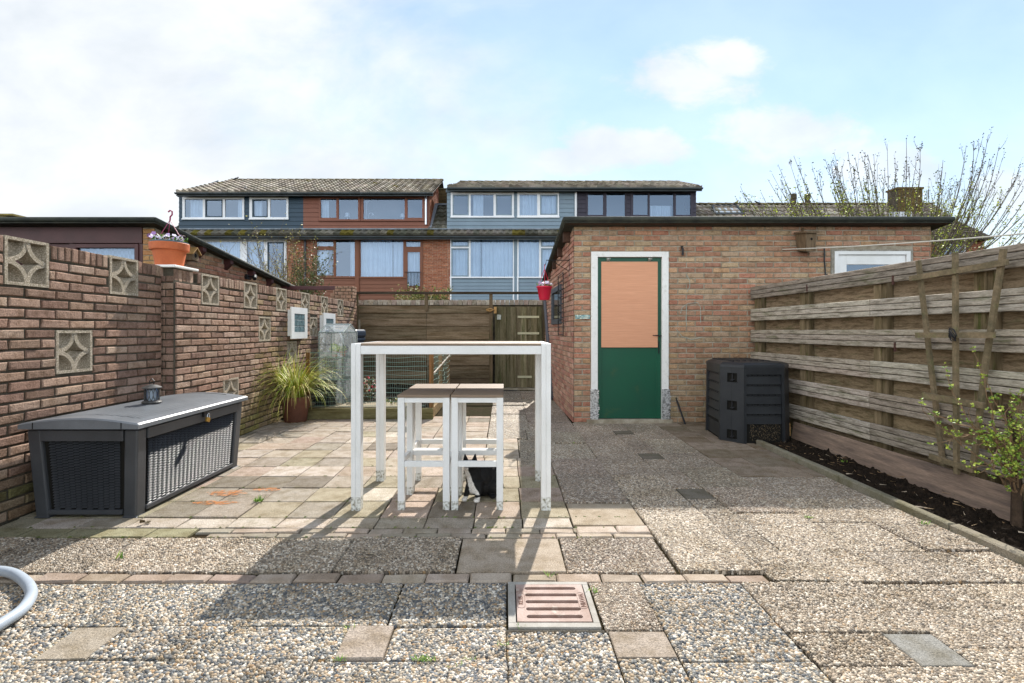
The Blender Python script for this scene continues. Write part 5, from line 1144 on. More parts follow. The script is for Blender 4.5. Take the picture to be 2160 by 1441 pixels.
def stool(x, y, label):
    t = thing('bar_stool', (x, y, 0), label, 'stool', 'white bar stools pushed together under the table')
    W_, D_, H_ = .345, .345, .763; l = .044
    for (a, b) in ((0, 0), (W_ - l, 0), (0, D_ - l), (W_ - l, D_ - l)):
        mb = MB(); mb.box(x + a, x + a + l, y + b, y + b + l, .06, H_ - .012); mb.box(x + a, x + a + l, y + b, y + b + l, .001, .0595, W3, 1); mb.build('leg', [M['white'], M['legdirt']], t, bevel=.002)
    for z0, z1, nm in ((H_ - .046, H_ - .013, 'seat_rail'), (.288, .326, 'footrest_bar')):
        for q in ((x + l, x + W_ - l, y + .004, y + .028), (x + l, x + W_ - l, y + D_ - .028, y + D_ - .004), (x + .004, x + .028, y + l, y + D_ - l), (x + W_ - .028, x + W_ - .004, y + l, y + D_ - l)):
            mb = MB(); mb.box(*q, z0, z1); mb.build(nm, M['white'], t, bevel=.002)
    mb = MB()
    for k in range(4): q = W_ + .004; mb.box(x - .002, x + W_ + .002, y - .002 + k * D_ / 4, y + (k + 1) * D_ / 4 - .002, H_ - .011, H_ + .006)
    mb.build('seat', M['teak'], t, bevel=.0015)
    for (a, b) in ((.0, .0), (W_, 0)):
        mb = MB(); mb.lathe((x + a, y + .3, .25), [(0, -.008), (.008, 0), (0, .008)], 8); mb.build('bolt', M['galv'], t)
    return t
s0 = stool(-.715, 3.345, 'left stool of the front pair under the bar table, nearest its left leg')
for x, y, lab in ((-.357, 3.345, 'right stool of the front pair under the bar table, with the cat behind its legs'), (-.715, 3.705, 'left stool of the rear pair under the bar table, seat in sunlight'), (-.357, 3.705, 'right stool of the rear pair under the bar table, behind the cat')):
    c = copy_tree(s0); c.location = (x, y, 0); c['label'] = lab

# ------------------------------------------------------------------ cat
def make_cat():
    # (centre, radii) of the masses of a sitting cat that looks to its right
    B = []
    def ell(c, r, rot=0):
        m = MB(); n = 20; mm = 12; vs_ = []; ca, sa = cos(rot), sin(rot)
        for i in range(mm + 1):
            th = pi * i / mm
            for k in range(n):
                a = 2 * pi * k / n; x, y, z = r[0] * sin(th) * cos(a), r[1] * sin(th) * sin(a), r[2] * cos(th)
                vs_.append((c[0] + x * ca - y * sa, c[1] + x * sa + y * ca, c[2] + z))
        cm.mesh(vs_, [(i * n + k, i * n + (k + 1) % n, (i + 1) * n + (k + 1) % n, (i + 1) * n + k) for i in range(mm) for k in range(n)])
    cm = MB()
    ell((-.222, 3.60, .14), (.06, .06, .088), .3); ell((-.165, 3.655, .13), (.088, .085, .104), .5); ell((-.115, 3.70, .115), (.095, .10, .108), .4); ell((-.085, 3.66, .07), (.075, .09, .068), .3); ell((-.16, 3.63, .07), (.07, .06, .065), .2)
    ell((-.245, 3.585, .2), (.05, .048, .052)); ell((-.246, 3.568, .244), (.043, .046, .039)); ell((-.266, 3.535, .232), (.02, .02, .016)); ell((-.268, 3.54, .222), (.016, .014, .012))
    ell((-.215, 3.555, .09), (.04, .032, .055))
    for s in (1, -1):
        bx, by = (-.276, 3.568) if s < 0 else (-.218, 3.572)
        cm.tube([(bx, by, .262), (bx + .004 * s, by - .002, .29), (bx + .008 * s, by - .001, .325)], [.024, .016, .003], 10)
    def limb(pts, rs): cm.tube(pts, rs, 12)
    limb([(-.235, 3.575, .13), (-.262, 3.555, .075), (-.279, 3.535, .02)], [.036, .023, .016]); ell((-.284, 3.52, .0155), (.021, .028, .0155), -.2)
    limb([(-.19, 3.575, .12), (-.185, 3.545, .07), (-.192, 3.51, .02)], [.04, .027, .018]); ell((-.196, 3.493, .0165), (.023, .029, .0165), -.1)
    ell((-.09, 3.60, .018), (.028, .05, .018), .2)
    limb([(-.08, 3.79, .03), (-.05, 3.83, .022), (-.12, 3.86, .018), (-.2, 3.85, .016)], [.02, .018, .016, .012])
    me = bpy.data.meshes.new('cat_tmp'); me.from_pydata(cm.v, [], cm.f); ob = bpy.data.objects.new('cat_tmp', me); C.objects.link(ob)
    r_ = ob.modifiers.new('r', 'REMESH'); r_.mode = 'VOXEL'; r_.voxel_size = .0032
    s_ = ob.modifiers.new('s', 'SMOOTH'); s_.iterations = 12; s_.factor = .5
    dg = bpy.context.evaluated_depsgraph_get(); ev = ob.evaluated_get(dg); m2 = bpy.data.meshes.new_from_object(ev)
    bpy.data.objects.remove(ob)
    vs_ = [tuple(v.co) for v in m2.vertices]; fs = [tuple(p.vertices) for p in m2.polygons]
    from mathutils import noise as mn
    cat = thing('cat', (-.19, 3.6, 0), 'black and white cat sitting in the shade beneath the bar stools', 'cat')
    mb = MB(); blk, wht = (.008, .0075, .0075), (.72, .68, .62)
    mb.v = vs_
    for p in m2.polygons:
        c = p.center; q = mn.noise(Vector(c) * 45) * .006
        def st(e, x): t = max(0, min(1, (e - x) / .006 + .5)); return t * t * (3 - 2 * t)
        w = st(.034 + q, c.z) * st(3.56, c.y) * st(-.15, c.x)          # white front paws
        cx = -.272 + (.2 - c.z) * .40                                  # white bib from throat to breast
        hw = .018 + q * 1.2 + max(0, (.13 - c.z)) * .2
        if p.normal.y < .1: w = max(w, st(hw, abs(c.x - cx)) * st(.225, c.z) * st(c.z, .05) * st(3.61, c.y))
        w = max(w, st(.015, abs(c.x + .272)) * st(.238, c.z) * st(c.z, .215) * st(3.54, c.y))   # white muzzle
        mb.f.append(tuple(p.vertices)); mb.c.append(tuple(x * (1 - w) + y * w for x, y in zip(blk, wht))); mb.m.append(0)
    b = mb.build('body', M['fur'], cat, smooth=True); bpy.data.meshes.remove(m2)
    for x in (-.276, -.25):
        mb = MB(); mb.lathe((x, 3.532, .25), [(0, -.006), (.0055, 0), (0, .006)], 10); mb.build('eye', pm('cat_eye', '#9aa03a', .2, fine=.02), cat)
    mb = MB(); mb.lathe((-.271, 3.515, .232), [(0, -.003), (.004, 0), (0, .003)], 8); mb.build('nose', pm('cat_nose', '#6a3b3b', .4), cat)
make_cat()

# ------------------------------------------------------------------ deck box, padlock, lantern
def deckbox():
    t = thing('storage_box', (-2.7, 3.8, 0), 'long dark grey plastic wicker storage box with a curved lid against the garden wall', 'storage box')
    x0, x1, y0, y1, h = -3.04, -2.335, 3.19, 4.47, .565
    def q(fx, fy, z, o=0): # tapering body
        k = .03 * (1 - z / h); return Vector((x0 + k + o + fx * (x1 - x0 - 2 * k - 2 * o), y0 + k + o + fy * (y1 - y0 - 2 * k - 2 * o), z))
    mb = MB(); o = .025
    mb.mesh([q(a, b, z, o) for z in (.03, h) for (a, b) in ((0, 0), (1, 0), (1, 1), (0, 1))], [(0, 1, 5, 4), (1, 2, 6, 5), (2, 3, 7, 6), (3, 0, 4, 7), (0, 3, 2, 1)])
    mb.build('body', M['dark'], t)
    for (a, b) in ((0, 0), (1, 0), (1, 1), (0, 1)):
        mb = MB(); pw = .085
        def c(z): 
            p = q(a, b, z); sx_, sy_ = (1 if a == 0 else -1), (1 if b == 0 else -1)
            return [p, p + Vector((sx_ * pw, 0, 0)), p + Vector((sx_ * pw, sy_ * pw, 0)), p + Vector((0, sy_ * pw, 0))]
        mb.mesh(c(0) + c(h), [(0, 1, 2, 3), (4, 5, 6, 7), (0, 1, 5, 4), (1, 2, 6, 5), (2, 3, 7, 6), (3, 0, 4, 7)]); mb.build('corner_post', M['boxplastic'], t, bevel=.01)
    mb = MB()
    for (p0, p1) in (((0, 0), (1, 0)), ((1, 0), (1, 1))):
        A_, B_ = q(*p0, h - .035, .003), q(*p1, h - .035, .003); d = (B_ - A_).normalized(); mb.bar(A_ + d * .086, B_ - d * .086, .02, .07, up=Z3)
        A_, B_ = q(*p0, .035, .003), q(*p1, .035, .003); mb.bar(A_ + d * .086, B_ - d * .086, .02, .03, up=Z3)
    mb.build('body_rails', M['boxplastic'], t, bevel=.004)
    # woven strips, each one a small bowed slat
    for (p0, p1, nm) in (((0, 0), (1, 0), 'end'), ((1, 0), (1, 1), 'long')):
        mb = MB(); A_, B_ = q(*p0, 0, .024), q(*p1, 0, .024); At, Bt = q(*p0, h, .024), q(*p1, h, .024)
        Ld = (B_ - A_).length; u0, u1 = .09 / Ld, 1 - .09 / Ld; nc = 22 if nm == 'long' else 12; nr = 25; N_ = Vector((0, -1, 0)) if nm == 'end' else Vector((1, 0, 0))
        def pt(u, v, d): return A_.lerp(B_, u).lerp(At.lerp(Bt, u), v) + N_ * d
        for i in range(nc):
            for r_ in range(nr):
                v0 = .09 + (.78 * r_ + (.39 if i % 2 else 0)) / nr; v1 = v0 + .78 / nr * .64
                ua, ub = u0 + (u1 - u0) * i / nc, u0 + (u1 - u0) * (i + 1) / nc
                for k in range(3):
                    t0, t1 = k / 3, (k + 1) / 3; b0, b1 = .016 + .003 * sin(pi * t0), .016 + .003 * sin(pi * t1); a_, b_ = ua + (ub - ua) * t0, ua + (ub - ua) * t1
                    mb.face([pt(a_, v0, b0), pt(b_, v0, b1), pt(b_, v1, b1 * .1), pt(a_, v1, b0 * .1)])
                    mb.face([pt(a_, v0, b0), pt(b_, v0, b1), pt(b_, v0, 0), pt(a_, v0, 0)])
        mb.build('wicker_panel', M['boxplastic'], t)
    # lid
    mb = MB(); X0, X1, Y0_, Y1_ = -3.062, -2.305, 3.155, 4.505; n = 24; m_ = 12; zb = .578
    def lz(u, v):
        e = min(u, 1 - u) * (X1 - X0); f = min(v, 1 - v) * (Y1_ - Y0_)
        z = .612 + .035 * sin(pi * u) 
        if e < .012 or f < .012: z -= .008
        return z
    us = [0, .016] + [.06 + .88 * k / n for k in range(n + 1)] + [.984, 1]; vs2 = [0, .009] + [.05 + .9 * k / m_ for k in range(m_ + 1)] + [.991, 1]
    vv = [(X0 + u * (X1 - X0), Y0_ + v * (Y1_ - Y0_), lz(u, v)) for v in vs2 for u in us]; W_ = len(us); H_ = len(vs2)
    fs = [(j * W_ + i, j * W_ + i + 1, (j + 1) * W_ + i + 1, (j + 1) * W_ + i) for j in range(H_ - 1) for i in range(W_ - 1)]
    mb.mesh(vv, fs)
    def skirt(row):
        for p0, p1 in zip(row, row[1:]): mb.face([p0, p1, (p1[0], p1[1], zb), (p0[0], p0[1], zb)])
    skirt(vv[:W_]); skirt(vv[-W_:]); skirt(vv[::W_]); skirt(vv[W_ - 1::W_])
    mb.face([(X0, Y0_, zb), (X1, Y0_, zb), (X1, Y1_, zb), (X0, Y1_, zb)])
    lid = mb.build('lid', M['lidplastic'], t)
    # woven relief on the lid
    mb = MB(); 
    for j in range(64):
        v0 = .09 + .82 * j / 64; v1 = v0 + .82 / 64 * .75
        for i in range(18):
            ua = .1 + .8 * i / 18 + .004; ub = .1 + .8 * (i + 1) / 18; sh_ = (.82 / 64 * .5) if i % 2 else 0
            z0 = .612 + .035 * sin(pi * ua); z1 = .612 + .035 * sin(pi * ub); zm = .612 + .035 * sin(pi * (ua + ub) / 2)
            xs = [X0 + t_ * (X1 - X0) for t_ in (ua, (ua + ub) / 2, ub)]; ya, yb = Y0_ + (v0 + sh_) * (Y1_ - Y0_), Y0_ + (v1 + sh_) * (Y1_ - Y0_)
            mb.face([(xs[0], ya, z0 + .0008), (xs[1], ya, zm + .0035), (xs[1], yb, zm + .0035), (xs[0], yb, z0 + .0008)]); mb.face([(xs[1], ya, zm + .0035), (xs[2], ya, z1 + .0008), (xs[2], yb, z1 + .0008), (xs[1], yb, zm + .0035)])
    mb.build('lid_weave', M['lidplastic'], lid)
    mb = MB()
    for k in range(16):
        ua, ub = .2 + .6 * k / 16, .2 + .6 * (k + 1) / 16; mb.face([(X0 + ua * .757, Y1_ - .09, .613 + .035 * sin(pi * ua)), (X0 + ub * .757, Y1_ - .09, .613 + .035 * sin(pi * ub)), (X0 + ub * .757, Y1_ - .07, .6135 + .035 * sin(pi * ub)), (X0 + ua * .757, Y1_ - .07, .6135 + .035 * sin(pi * ua))])
    mb.build('groove', M['dark'], lid)
    for x in (X0 + .09, X1 - .11):
        mb = MB(); mb.box(x, x + .006, Y0_ - .001, Y0_ + .05, .58, .619); mb.build('lid_rib', M['dark'], lid)
    mb = MB(); mb.box(-2.34, -2.31, 3.86, 3.90, .535, .575); mb.build('hasp', M['black'], t)
deckbox()
pl = thing('padlock', (-2.31, 3.885, .5), 'small brass padlock hanging open on the hasp of the storage box', 'padlock')
mb = MB(); Mr = Matrix.Translation((-2.305, 3.895, .508)) @ Matrix.Rotation(-.35, 4, 'X'); mb.box(-.008, .008, -.021, .021, -.017, .017, M=Mr); mb.build('body', M['brass'], pl, bevel=.002)
mb = MB(); mb.tube([Mr @ Vector((0, -.013, .015)), Mr @ Vector((0, -.014, .035)), Mr @ Vector((0, -.004, .048)), Mr @ Vector((0, .008, .044)), Mr @ Vector((0, .013, .032)), Mr @ Vector((0, .013, .015))], .0035, 8); mb.build('shackle', M['steel'], pl)
M['galvd'] = pm('dull_dark_metal', '#55534f', .45, c2='#3b3936', ns=30, spec=.5, fine=.15)
lx, ly, lz_ = -2.665, 3.79, .652
ln = thing('lantern', (lx, ly, lz_), 'small round dark metal lantern with a white candle standing on the storage box lid', 'lantern')
mb = MB(); mb.lathe((lx, ly, lz_), [(0, 0), (.062, 0), (.066, .008), (.06, .016), (.05, .02), (0, .022)], 24); mb.build('base', M['galvd'], ln)
mb = MB()
for k in range(12):
    a0 = 2 * pi * k / 12; pts = [Vector((lx + .048 * cos(a0 + s_ * .26 * sin(pi * t / 6)), ly + .048 * sin(a0 + s_ * .26 * sin(pi * t / 6)), lz_ + .02 + .09 * t / 6)) for s_ in (1,) for t in range(7)]
    mb.tube(pts, .0022, 5); pts = [Vector((lx + .048 * cos(a0 - .26 * sin(pi * t / 6)), ly + .048 * sin(a0 - .26 * sin(pi * t / 6)), lz_ + .02 + .09 * t / 6)) for t in range(7)]; mb.tube(pts, .0022, 5)
mb.build('cage', M['galvd'], ln)
mb = MB(); mb.lathe((lx, ly, lz_ + .11), [(.05, 0), (.066, .004), (.064, .01), (.03, .026), (.012, .03), (.0, .034)], 24); mb.build('roof', M['galvd'], ln)
mb = MB(); mb.tube([(lx - .014, ly, lz_ + .14), (lx - .018, ly, lz_ + .165), (lx, ly, lz_ + .185), (lx + .018, ly, lz_ + .165), (lx + .014, ly, lz_ + .14)], .003, 6); mb.build('handle', M['black'], ln)
mb = MB(); mb.lathe((lx, ly, lz_ + .02), [(0, 0), (.028, 0), (.028, .082), (0, .085)], 16); mb.build('candle', M['curtain'], ln)
mb = MB(); mb.lathe((lx, ly, lz_ + .02), [(.042, 0), (.042, .09)], 20); mb.build('glass', M['clearglass'], ln)

# ------------------------------------------------------------------ drain grate
dg_ = thing('drain_cover', (.2, 2.2, 0), 'square cast iron drain grate with five slots set in a grey frame in the paving', 'drain cover')
mb = MB(); a, b, c, d = .014, .388, 2.017, 2.382; fw = .032
mb.box(a, b, c, c + fw, -.03, .008); mb.box(a, b, d - fw * .8, d, -.03, .008); mb.box(a, a + fw, c + fw, d - fw * .8, -.03, .0079); mb.box(b - fw * .8, b, c + fw, d - fw * .8, -.03, .0079); mb.build('frame', M['zinc'], dg_, bevel=.002)
a2, b2, c2, d2 = a + fw + .005, b - fw * .8 - .005, c + fw + .003, d - fw * .8 - .006
mb = MB(); n = 5; sx0, sx1 = a2 + .052, b2 - .045; pitch = (d2 - c2) / 5.25; sh2 = .0125; zt = .0105
ys = [c2 + pitch * .62 + pitch * k for k in range(n)]
def plate(x0, x1, y0, y1): mb.box(x0, x1, y0, y1, -.012, zt, lin('#ffffff'))
plate(a2, sx0 - sh2 + .0, c2, d2); plate(sx1 + sh2, b2, c2, d2); yy = c2
for y in ys: plate(sx0 - sh2, sx1 + sh2, yy, y - sh2); yy = y + sh2
plate(sx0 - sh2, sx1 + sh2, yy, d2)
for y in ys:
    for (cx, s_) in ((sx0, -1), (sx1, 1)):
        for t_ in (1, -1):
            arc = [Vector((cx + s_ * sh2 * sin(pi / 2 * k / 5), y + t_ * sh2 * cos(pi / 2 * k / 5), zt - .0002)) for k in range(6)]; mb.prism([Vector((cx + s_ * sh2, y + t_ * sh2, zt - .0002))] + arc, (0, 0, -.012))
mb.build('grate', M['rust'], dg_)
mb = MB(); mb.box(a2, b2, c2, d2, -.13, -.12); mb.box(a2 - .004, a2, c2, d2, -.09, -.012); mb.box(b2, b2 + .004, c2, d2, -.09, -.012); mb.build('sump', M['dark'], dg_)
def text(s, loc, size, rotz, mat, parent, name, ext=.0012):
    cu = bpy.data.curves.new(name, 'FONT'); cu.body = s; cu.size = size; cu.extrude = ext; cu.align_x = 'CENTER'; cu.align_y = 'CENTER'
    ob = bpy.data.objects.new('t', cu); C.objects.link(ob); dgr = bpy.context.evaluated_depsgraph_get(); me = bpy.data.meshes.new_from_object(ob.evaluated_get(dgr)); bpy.data.objects.remove(ob)
    ca, sa = cos(rotz), sin(rotz); mb = MB(); mb.v = [(v.co.x * ca - v.co.y * sa + loc[0], v.co.x * sa + v.co.y * ca + loc[1], v.co.z + loc[2]) for v in me.vertices]
    for p in me.polygons: mb.f.append(tuple(p.vertices)); mb.c.append(W3); mb.m.append(0)
    return mb.build(name, mat, parent)
ym = (c2 + d2) / 2 + .01
text('WAVIN', (b2 - .019, ym, zt + .0005), .032, -pi / 2, M['browneclay'], dg_, 'raised_lettering')
text('KL.15', (a2 + .02, ym, zt + .0005), .028, pi / 2, M['browneclay'], dg_, 'raised_lettering')
for (xx, ln_) in ((b2 - .019, .066), (a2 + .02, .06)):
    mb = MB(); pts = [Vector((xx + .017 * cos(t), ym + (ln_ - .017) * (1 if sin(t) > 0 else -1) + .017 * sin(t), zt)) for t in [2 * pi * k / 24 + .01 for k in range(25)]]; mb.tube(pts, .0018, 5); mb.build('raised_rim', M['rust'], dg_)

# ------------------------------------------------------------------ hose
def GZp(px, py, z=.028): Y = (1.2 - z) * F / (py - 697); return Vector(((px - 1065) * Y / F, Y, z))
ctl = [GZp(-420, 1215), GZp(-200, 1206), GZp(-60, 1203), GZp(12, 1206), GZp(48, 1222), GZp(66, 1250), GZp(50, 1282), GZp(12, 1310), GZp(-60, 1350), GZp(-200, 1400), GZp(-420, 1430)]
pts = []
for i in range(1, len(ctl) - 2):
    for k in range(8):
        t = k / 8; p0, p1, p2, p3 = ctl[i - 1:i + 3]; pts.append(.5 * ((2 * p1) + (p2 - p0) * t + (2 * p0 - 5 * p1 + 4 * p2 - p3) * t * t + (3 * p1 - p0 - 3 * p2 + p3) * t ** 3))
mb = MB(); mb.tube(pts, .023, 14); tag(mb.build('hose', M['hose'], smooth=True), 'thick pale grey-blue hose looped on the pebble slabs at the lower left', 'hose')

# ------------------------------------------------------------------ compost bin
cb_ = thing('compost_bin', (2.72, 5.7, 0), 'dark grey eight-sided plastic compost bin with louvred sides beside the shed and fence', 'compost bin')
OV = [Vector(p) for p in ((2.42, 6.05, 0), (2.355, 5.50, 0), (2.53, 5.315, 0), (2.97, 5.315, 0), (3.10, 5.47, 0), (3.10, 6.05, 0), (2.95, 6.22, 0), (2.55, 6.22, 0))]
cc_ = Vector((2.73, 5.77, 0)); BH = .80
def ov(i, z, k=0.0): p = OV[i % 8]; f = 1 - .03 * z / BH + k; return Vector((cc_.x + (p.x - cc_.x) * f, cc_.y + (p.y - cc_.y) * f, z))
mb = MB()
for i in range(8): mb.face([ov(i, 0, -.05), ov(i + 1, 0, -.05), ov(i + 1, BH, -.05), ov(i, BH, -.05)])
mb.build('body', M['dark'], cb_)
for i in (0, 2, 4, 6):
    mb = MB(); pa, pb = ov(i, 0), ov(i + 1, 0); ta, tb_ = ov(i, BH), ov(i + 1, BH); ed = .1 if i in (0, 2) else .1
    def pq(u, z, k=0): a_ = pa.lerp(pb, u); b_ = ta.lerp(tb_, u); p = a_.lerp(b_, z / BH); nrm = (pb - pa).cross(Z3).normalized(); 
    nrm = (pb - pa).cross(Z3).normalized()
    if nrm.dot(pa - cc_) < 0: nrm = -nrm
    def pq(u, z, k=0): return pa.lerp(pb, u).lerp(ta.lerp(tb_, u), z / BH) + nrm * k
    def blk(u0, u1, z0, z1, k0, k1, slope=0): mb.mesh([pq(u, z, (k0 if kk == 0 else k1 - (slope if z == z1 else 0))) for z in (z0, z1) for kk in (0, 1) for u in (u0, u1)], [(0, 2, 3, 1), (4, 5, 7, 6), (0, 1, 5, 4), (2, 6, 7, 3), (0, 4, 6, 2), (1, 3, 7, 5)])
    blk(0, ed * .7, 0, BH, -.02, .004); blk(1 - ed * .7, 1, 0, BH, -.02, .004); blk(ed * .7, 1 - ed * .7, BH - .07, BH, -.02, .004)
    for k in range(5):
        z0 = .66 - .105 * k; u0, u1 = ed * .7 + .004, 1 - ed * .7 - .004
        blk(u0, u1, z0 - .035, z0 + .055, -.025, -.006, .012)
        for s_ in range(6): ua = u0 + (u1 - u0) * (s_ + .18) / 6; blk(ua, ua + (u1 - u0) / 6 * .75, z0 + .055, z0 + .062, -.025, -.004)
    if i == 0: blk(ed * .7 + .004, 1 - ed * .7 - .004, .02, .17, -.03, -.012)
    mb.build('louvre_panel', M['binplastic'], cb_)
for i in (1, 3, 5, 7):
    mb = MB(); p0, p1 = ov(i, 0, .004), ov(i + 1, 0, .004); t0_, t1_ = ov(i, BH, .004), ov(i + 1, BH, .004)
    def cq(u, z, k=0): return p0.lerp(p1, u).lerp(t0_.lerp(t1_, u), z / BH) - ((p0 + p1) / 2 - cc_).normalized() * k
    holes = [(.3, .72, z, z + .1) for z in (.03, .34, .64)]
    us = [0, .3, .49, .51, .72, 1]; zs = [0, .03, .13, .34, .44, .64, .74, BH]
    for u0, u1 in zip(us, us[1:]):
        for z0, z1 in zip(zs, zs[1:]):
            inh = i == 1 and any(h_[0] - .001 <= u0 and u1 <= h_[1] + .001 and h_[2] - .001 <= z0 and z1 <= h_[3] + .001 for h_ in holes)
            k = .03 if inh else (.004 if (u0 == .49 and i == 1) else 0)
            mb.face([cq(u0, z0, k), cq(u1, z0, k), cq(u1, z1, k), cq(u0, z1, k)])
            if inh:
                mb.face([cq(u0, z0, 0), cq(u1, z0, 0), cq(u1, z0, k), cq(u0, z0, k)]); mb.face([cq(u0, z1, 0), cq(u1, z1, 0), cq(u1, z1, k), cq(u0, z1, k)])
    mb.build('corner_panel', M['binplastic'], cb_)
    if i == 1:
        for z in (.03, .34, .64): mb = MB(); mb.tube([cq(.5, z + .01, .012), cq(.5, z + .09, .012)], .008, 8); mb.tube([cq(.42, z + .02, .02), cq(.6, z + .03, .012)], .008, 6); mb.build('clip', M['black'], cb_)
mb = MB(); lo = [ov(i, BH, .02) for i in range(8)]; mid = [ov(i, BH + .03, .015) for i in range(8)]; hi = [cc_.lerp(ov(i, BH + .03), .9) * 1 for i in range(8)]
for p in hi: p.z = BH + .055
top = [cc_ + (p - cc_) * .5 for p in hi]
for p in top: p.z = BH + .068
mb.mesh(lo + mid + hi + top, [tuple(range(7, -1, -1))] + [(a * 8 + i, a * 8 + (i + 1) % 8, (a + 1) * 8 + (i + 1) % 8, (a + 1) * 8 + i) for a in range(3) for i in range(8)] + [tuple(24 + i for i in range(8))])
lid = mb.build('lid', M['binplastic'], cb_)
mb = MB()
for k in range(7): x = 2.5 + .065 * k; mb.box(x, x + .012, 5.5, 6.05, BH + .05, BH + .071)
mb.build('lid_ribs', M['binplastic'], lid)
mb = MB(); mb.tube([(2.43, 5.65, BH + .03), (2.5, 5.42, BH + .03)], .014, 8); mb.build('lid_hinge', M['binplastic'], lid)
mb = MB(); g = random.Random(4)
for k in range(900):
    x, z = g.uniform(2.60, 2.92), g.uniform(.03, .2); y = 5.318 + g.uniform(0, .03); d = Vector((g.uniform(-1, 1), g.uniform(-.3, .3), g.uniform(-1, 1))) * .012; mb.face([(x, y, z), (x + d.x, y + d.y, z + d.z), (x + d.x + .004, y + d.y, z + d.z + .002), (x + .003, y, z + .003)], vary(lin(g.choice(['#3b3226', '#55493a', '#221d17', '#6d5d43'])), .2, g))
struct(mb.build('spilt_compost', M['leafgreen']), 'stuff')

# ------------------------------------------------------------------ flower pot on the pillar
fp = thing('terracotta_pot', (-3.16, 4.73, 1.797), 'large orange pot of pale violet pansies with a hanging hook on the wall pillar', 'flower pot')
mb = MB(); mb.lathe((-3.16, 4.73, 1.797), [(0, 0), (.108, 0), (.112, .006), (.138, .15), (.158, .152), (.16, .158), (.164, .215), (.16, .22), (.148, .22), (.14, .19)], 40); mb.build('pot', M['terracotta'], fp, smooth=False)
mb = MB(); mb.lathe((-3.16, 4.73, 1.797), [(.147, .19), (.155, .232), (.15, .234), (.14, .2)], 32, lin('#4c6a72')); mb.build('liner', M['petal'], fp)
mb = MB()
for k in range(3): a = 2 * pi * k / 3 + .2; mb.tube([(-3.16 + .12 * cos(a), 4.73 + .12 * sin(a), 2.03), (-3.155, 4.73, 2.24)], .003, 5)
mb.tube([(-3.155, 4.73, 2.235), (-3.153, 4.73, 2.27), (-3.135, 4.73, 2.29), (-3.135, 4.73, 2.32), (-3.155, 4.73, 2.33), (-3.172, 4.73, 2.315)], .007, 8); mb.build('hanger', M['pinkhook'], fp)
mp_, ml_ = MB(), MB(); rr = random.Random(22); pansies(mp_, ml_, (-3.16, 4.73, 2.03), .15, 44, rr, ['#d9cfe6', '#c9b2da', '#efe9f2', '#a67db8', '#e5dced'], .05, 170, .022)
mp_.build('flowers', M['petal'], fp); ml_.build('leaves', M['leafgreen'], fp)

# ------------------------------------------------------------------ white wall boxes with glass blocks
for (y0, y1, z0, z1, xo, lab) in ((6.91, 7.47, 1.083, 1.526, -2.945, 'white wall cabinet with a blue-green glass grid, the nearer of two on the garden wall'), (8.11, 8.66, 1.05, 1.485, -2.93, 'white wall cabinet with a glass grid, the farther of two, above the small greenhouse')):
    t = thing('wall_cabinet', (-3.0, y0, z0), lab, 'cabinet', 'white wall cabinets')
    mb = MB(); mb.box(-2.995, xo - .012, y0 + .01, y1 - .01, z0 + .04, z1 - .04); mb.build('case', M['white'], t)
    mb = MB(); a, b, c, d = y0 + .1, y1 - .09, z0 + .09, z1 - .09
    for q in ((y0, a, z0, z1), (b, y1, z0, z1), (a, b, z0, c), (a, b, d, z1)): mb.box(xo - .01, xo + .008, q[0], q[1], q[2], q[3])
    mb.build('front_frame', M['white'], t)
    mb = MB()
    for i in range(4):
        for j in range(3): mb.cbox(Vector((xo - .004, 0, 0)), Y3, Z3, X3, a + (b - a) * i / 4 + .003, a + (b - a) * (i + 1) / 4 - .003, c + (d - c) * j / 3 + .004, c + (d - c) * (j + 1) / 3 - .004, .006, .003)
    mb.build('glass_blocks', M['blueglass'], t)

# ------------------------------------------------------------------ raised bed, wire fence
rb_ = thing('raised_bed', (-1.9, 6.8, 0), 'low raised bed edged with greenish timber at the back left of the patio', 'planter')
mb = MB(); mb.box(-2.72, -.97, 6.76, 6.81, 0, .15, lin('#7a7350')); mb.box(-1.03, -.98, 6.812, 9.2, 0, .14, lin('#a08a66')); mb.box(-2.72, -2.67, 6.812, 7.2, 0, .14, lin('#7a7350')); mb.build('timber_edging', M['fencewoodx'], rb_, bevel=.004)
soil('raised_bed_soil', -2.98, -1.03, 6.81, 10.2, .085, .03, .03, 8)
mb = MB(); mb.box(-2.98, -1.4, 7.0, 7.45, .118, .135); tag(mb.build('paving_slab', pm('slab_in_bed', '#948872', .9, c2='#7d7259', bump=.4, bs=160), bevel=.004), 'pale concrete slab lying on the raised bed in front of the greenhouse', 'slab')
wf_ = thing('wire_fence', (-1.9, 6.84, 0), 'low green wire mesh fence on wooden posts around the raised bed', 'fence')
for (x, y, w, c, h_) in ((-1.0, 6.835, .055, '#8a6442', .93), (-1.02, 7.94, .05, '#96714b', .90), (-1.03, 9.15, .05, '#86613f', .86), (-2.2, 9.1, .05, '#86613f', .9), (-2.68, 6.84, .05, '#86613f', .9)):
    mb = MB(); mb.box(x - w / 2, x + w / 2, y - .02, y + .02, .05, h_, lin(c)); mb.build('post', M['gatewood'], wf_, bevel=.002)
mb = MB(); mb.bar((-1.0, 6.87, .895), (-1.02, 7.92, .885), .02, .04, col=lin('#d5cfc2')); mb.build('cross_batten', M['paint'], wf_)
mb = MB(); mb.bar((-1.0, 7.1, .60), (-1.0, 9.1, .75), .012, .02, col=lin('#cfc3b4')); mb.build('cross_batten', M['paint'], wf_)
mb = MB(); g = random.Random(6)
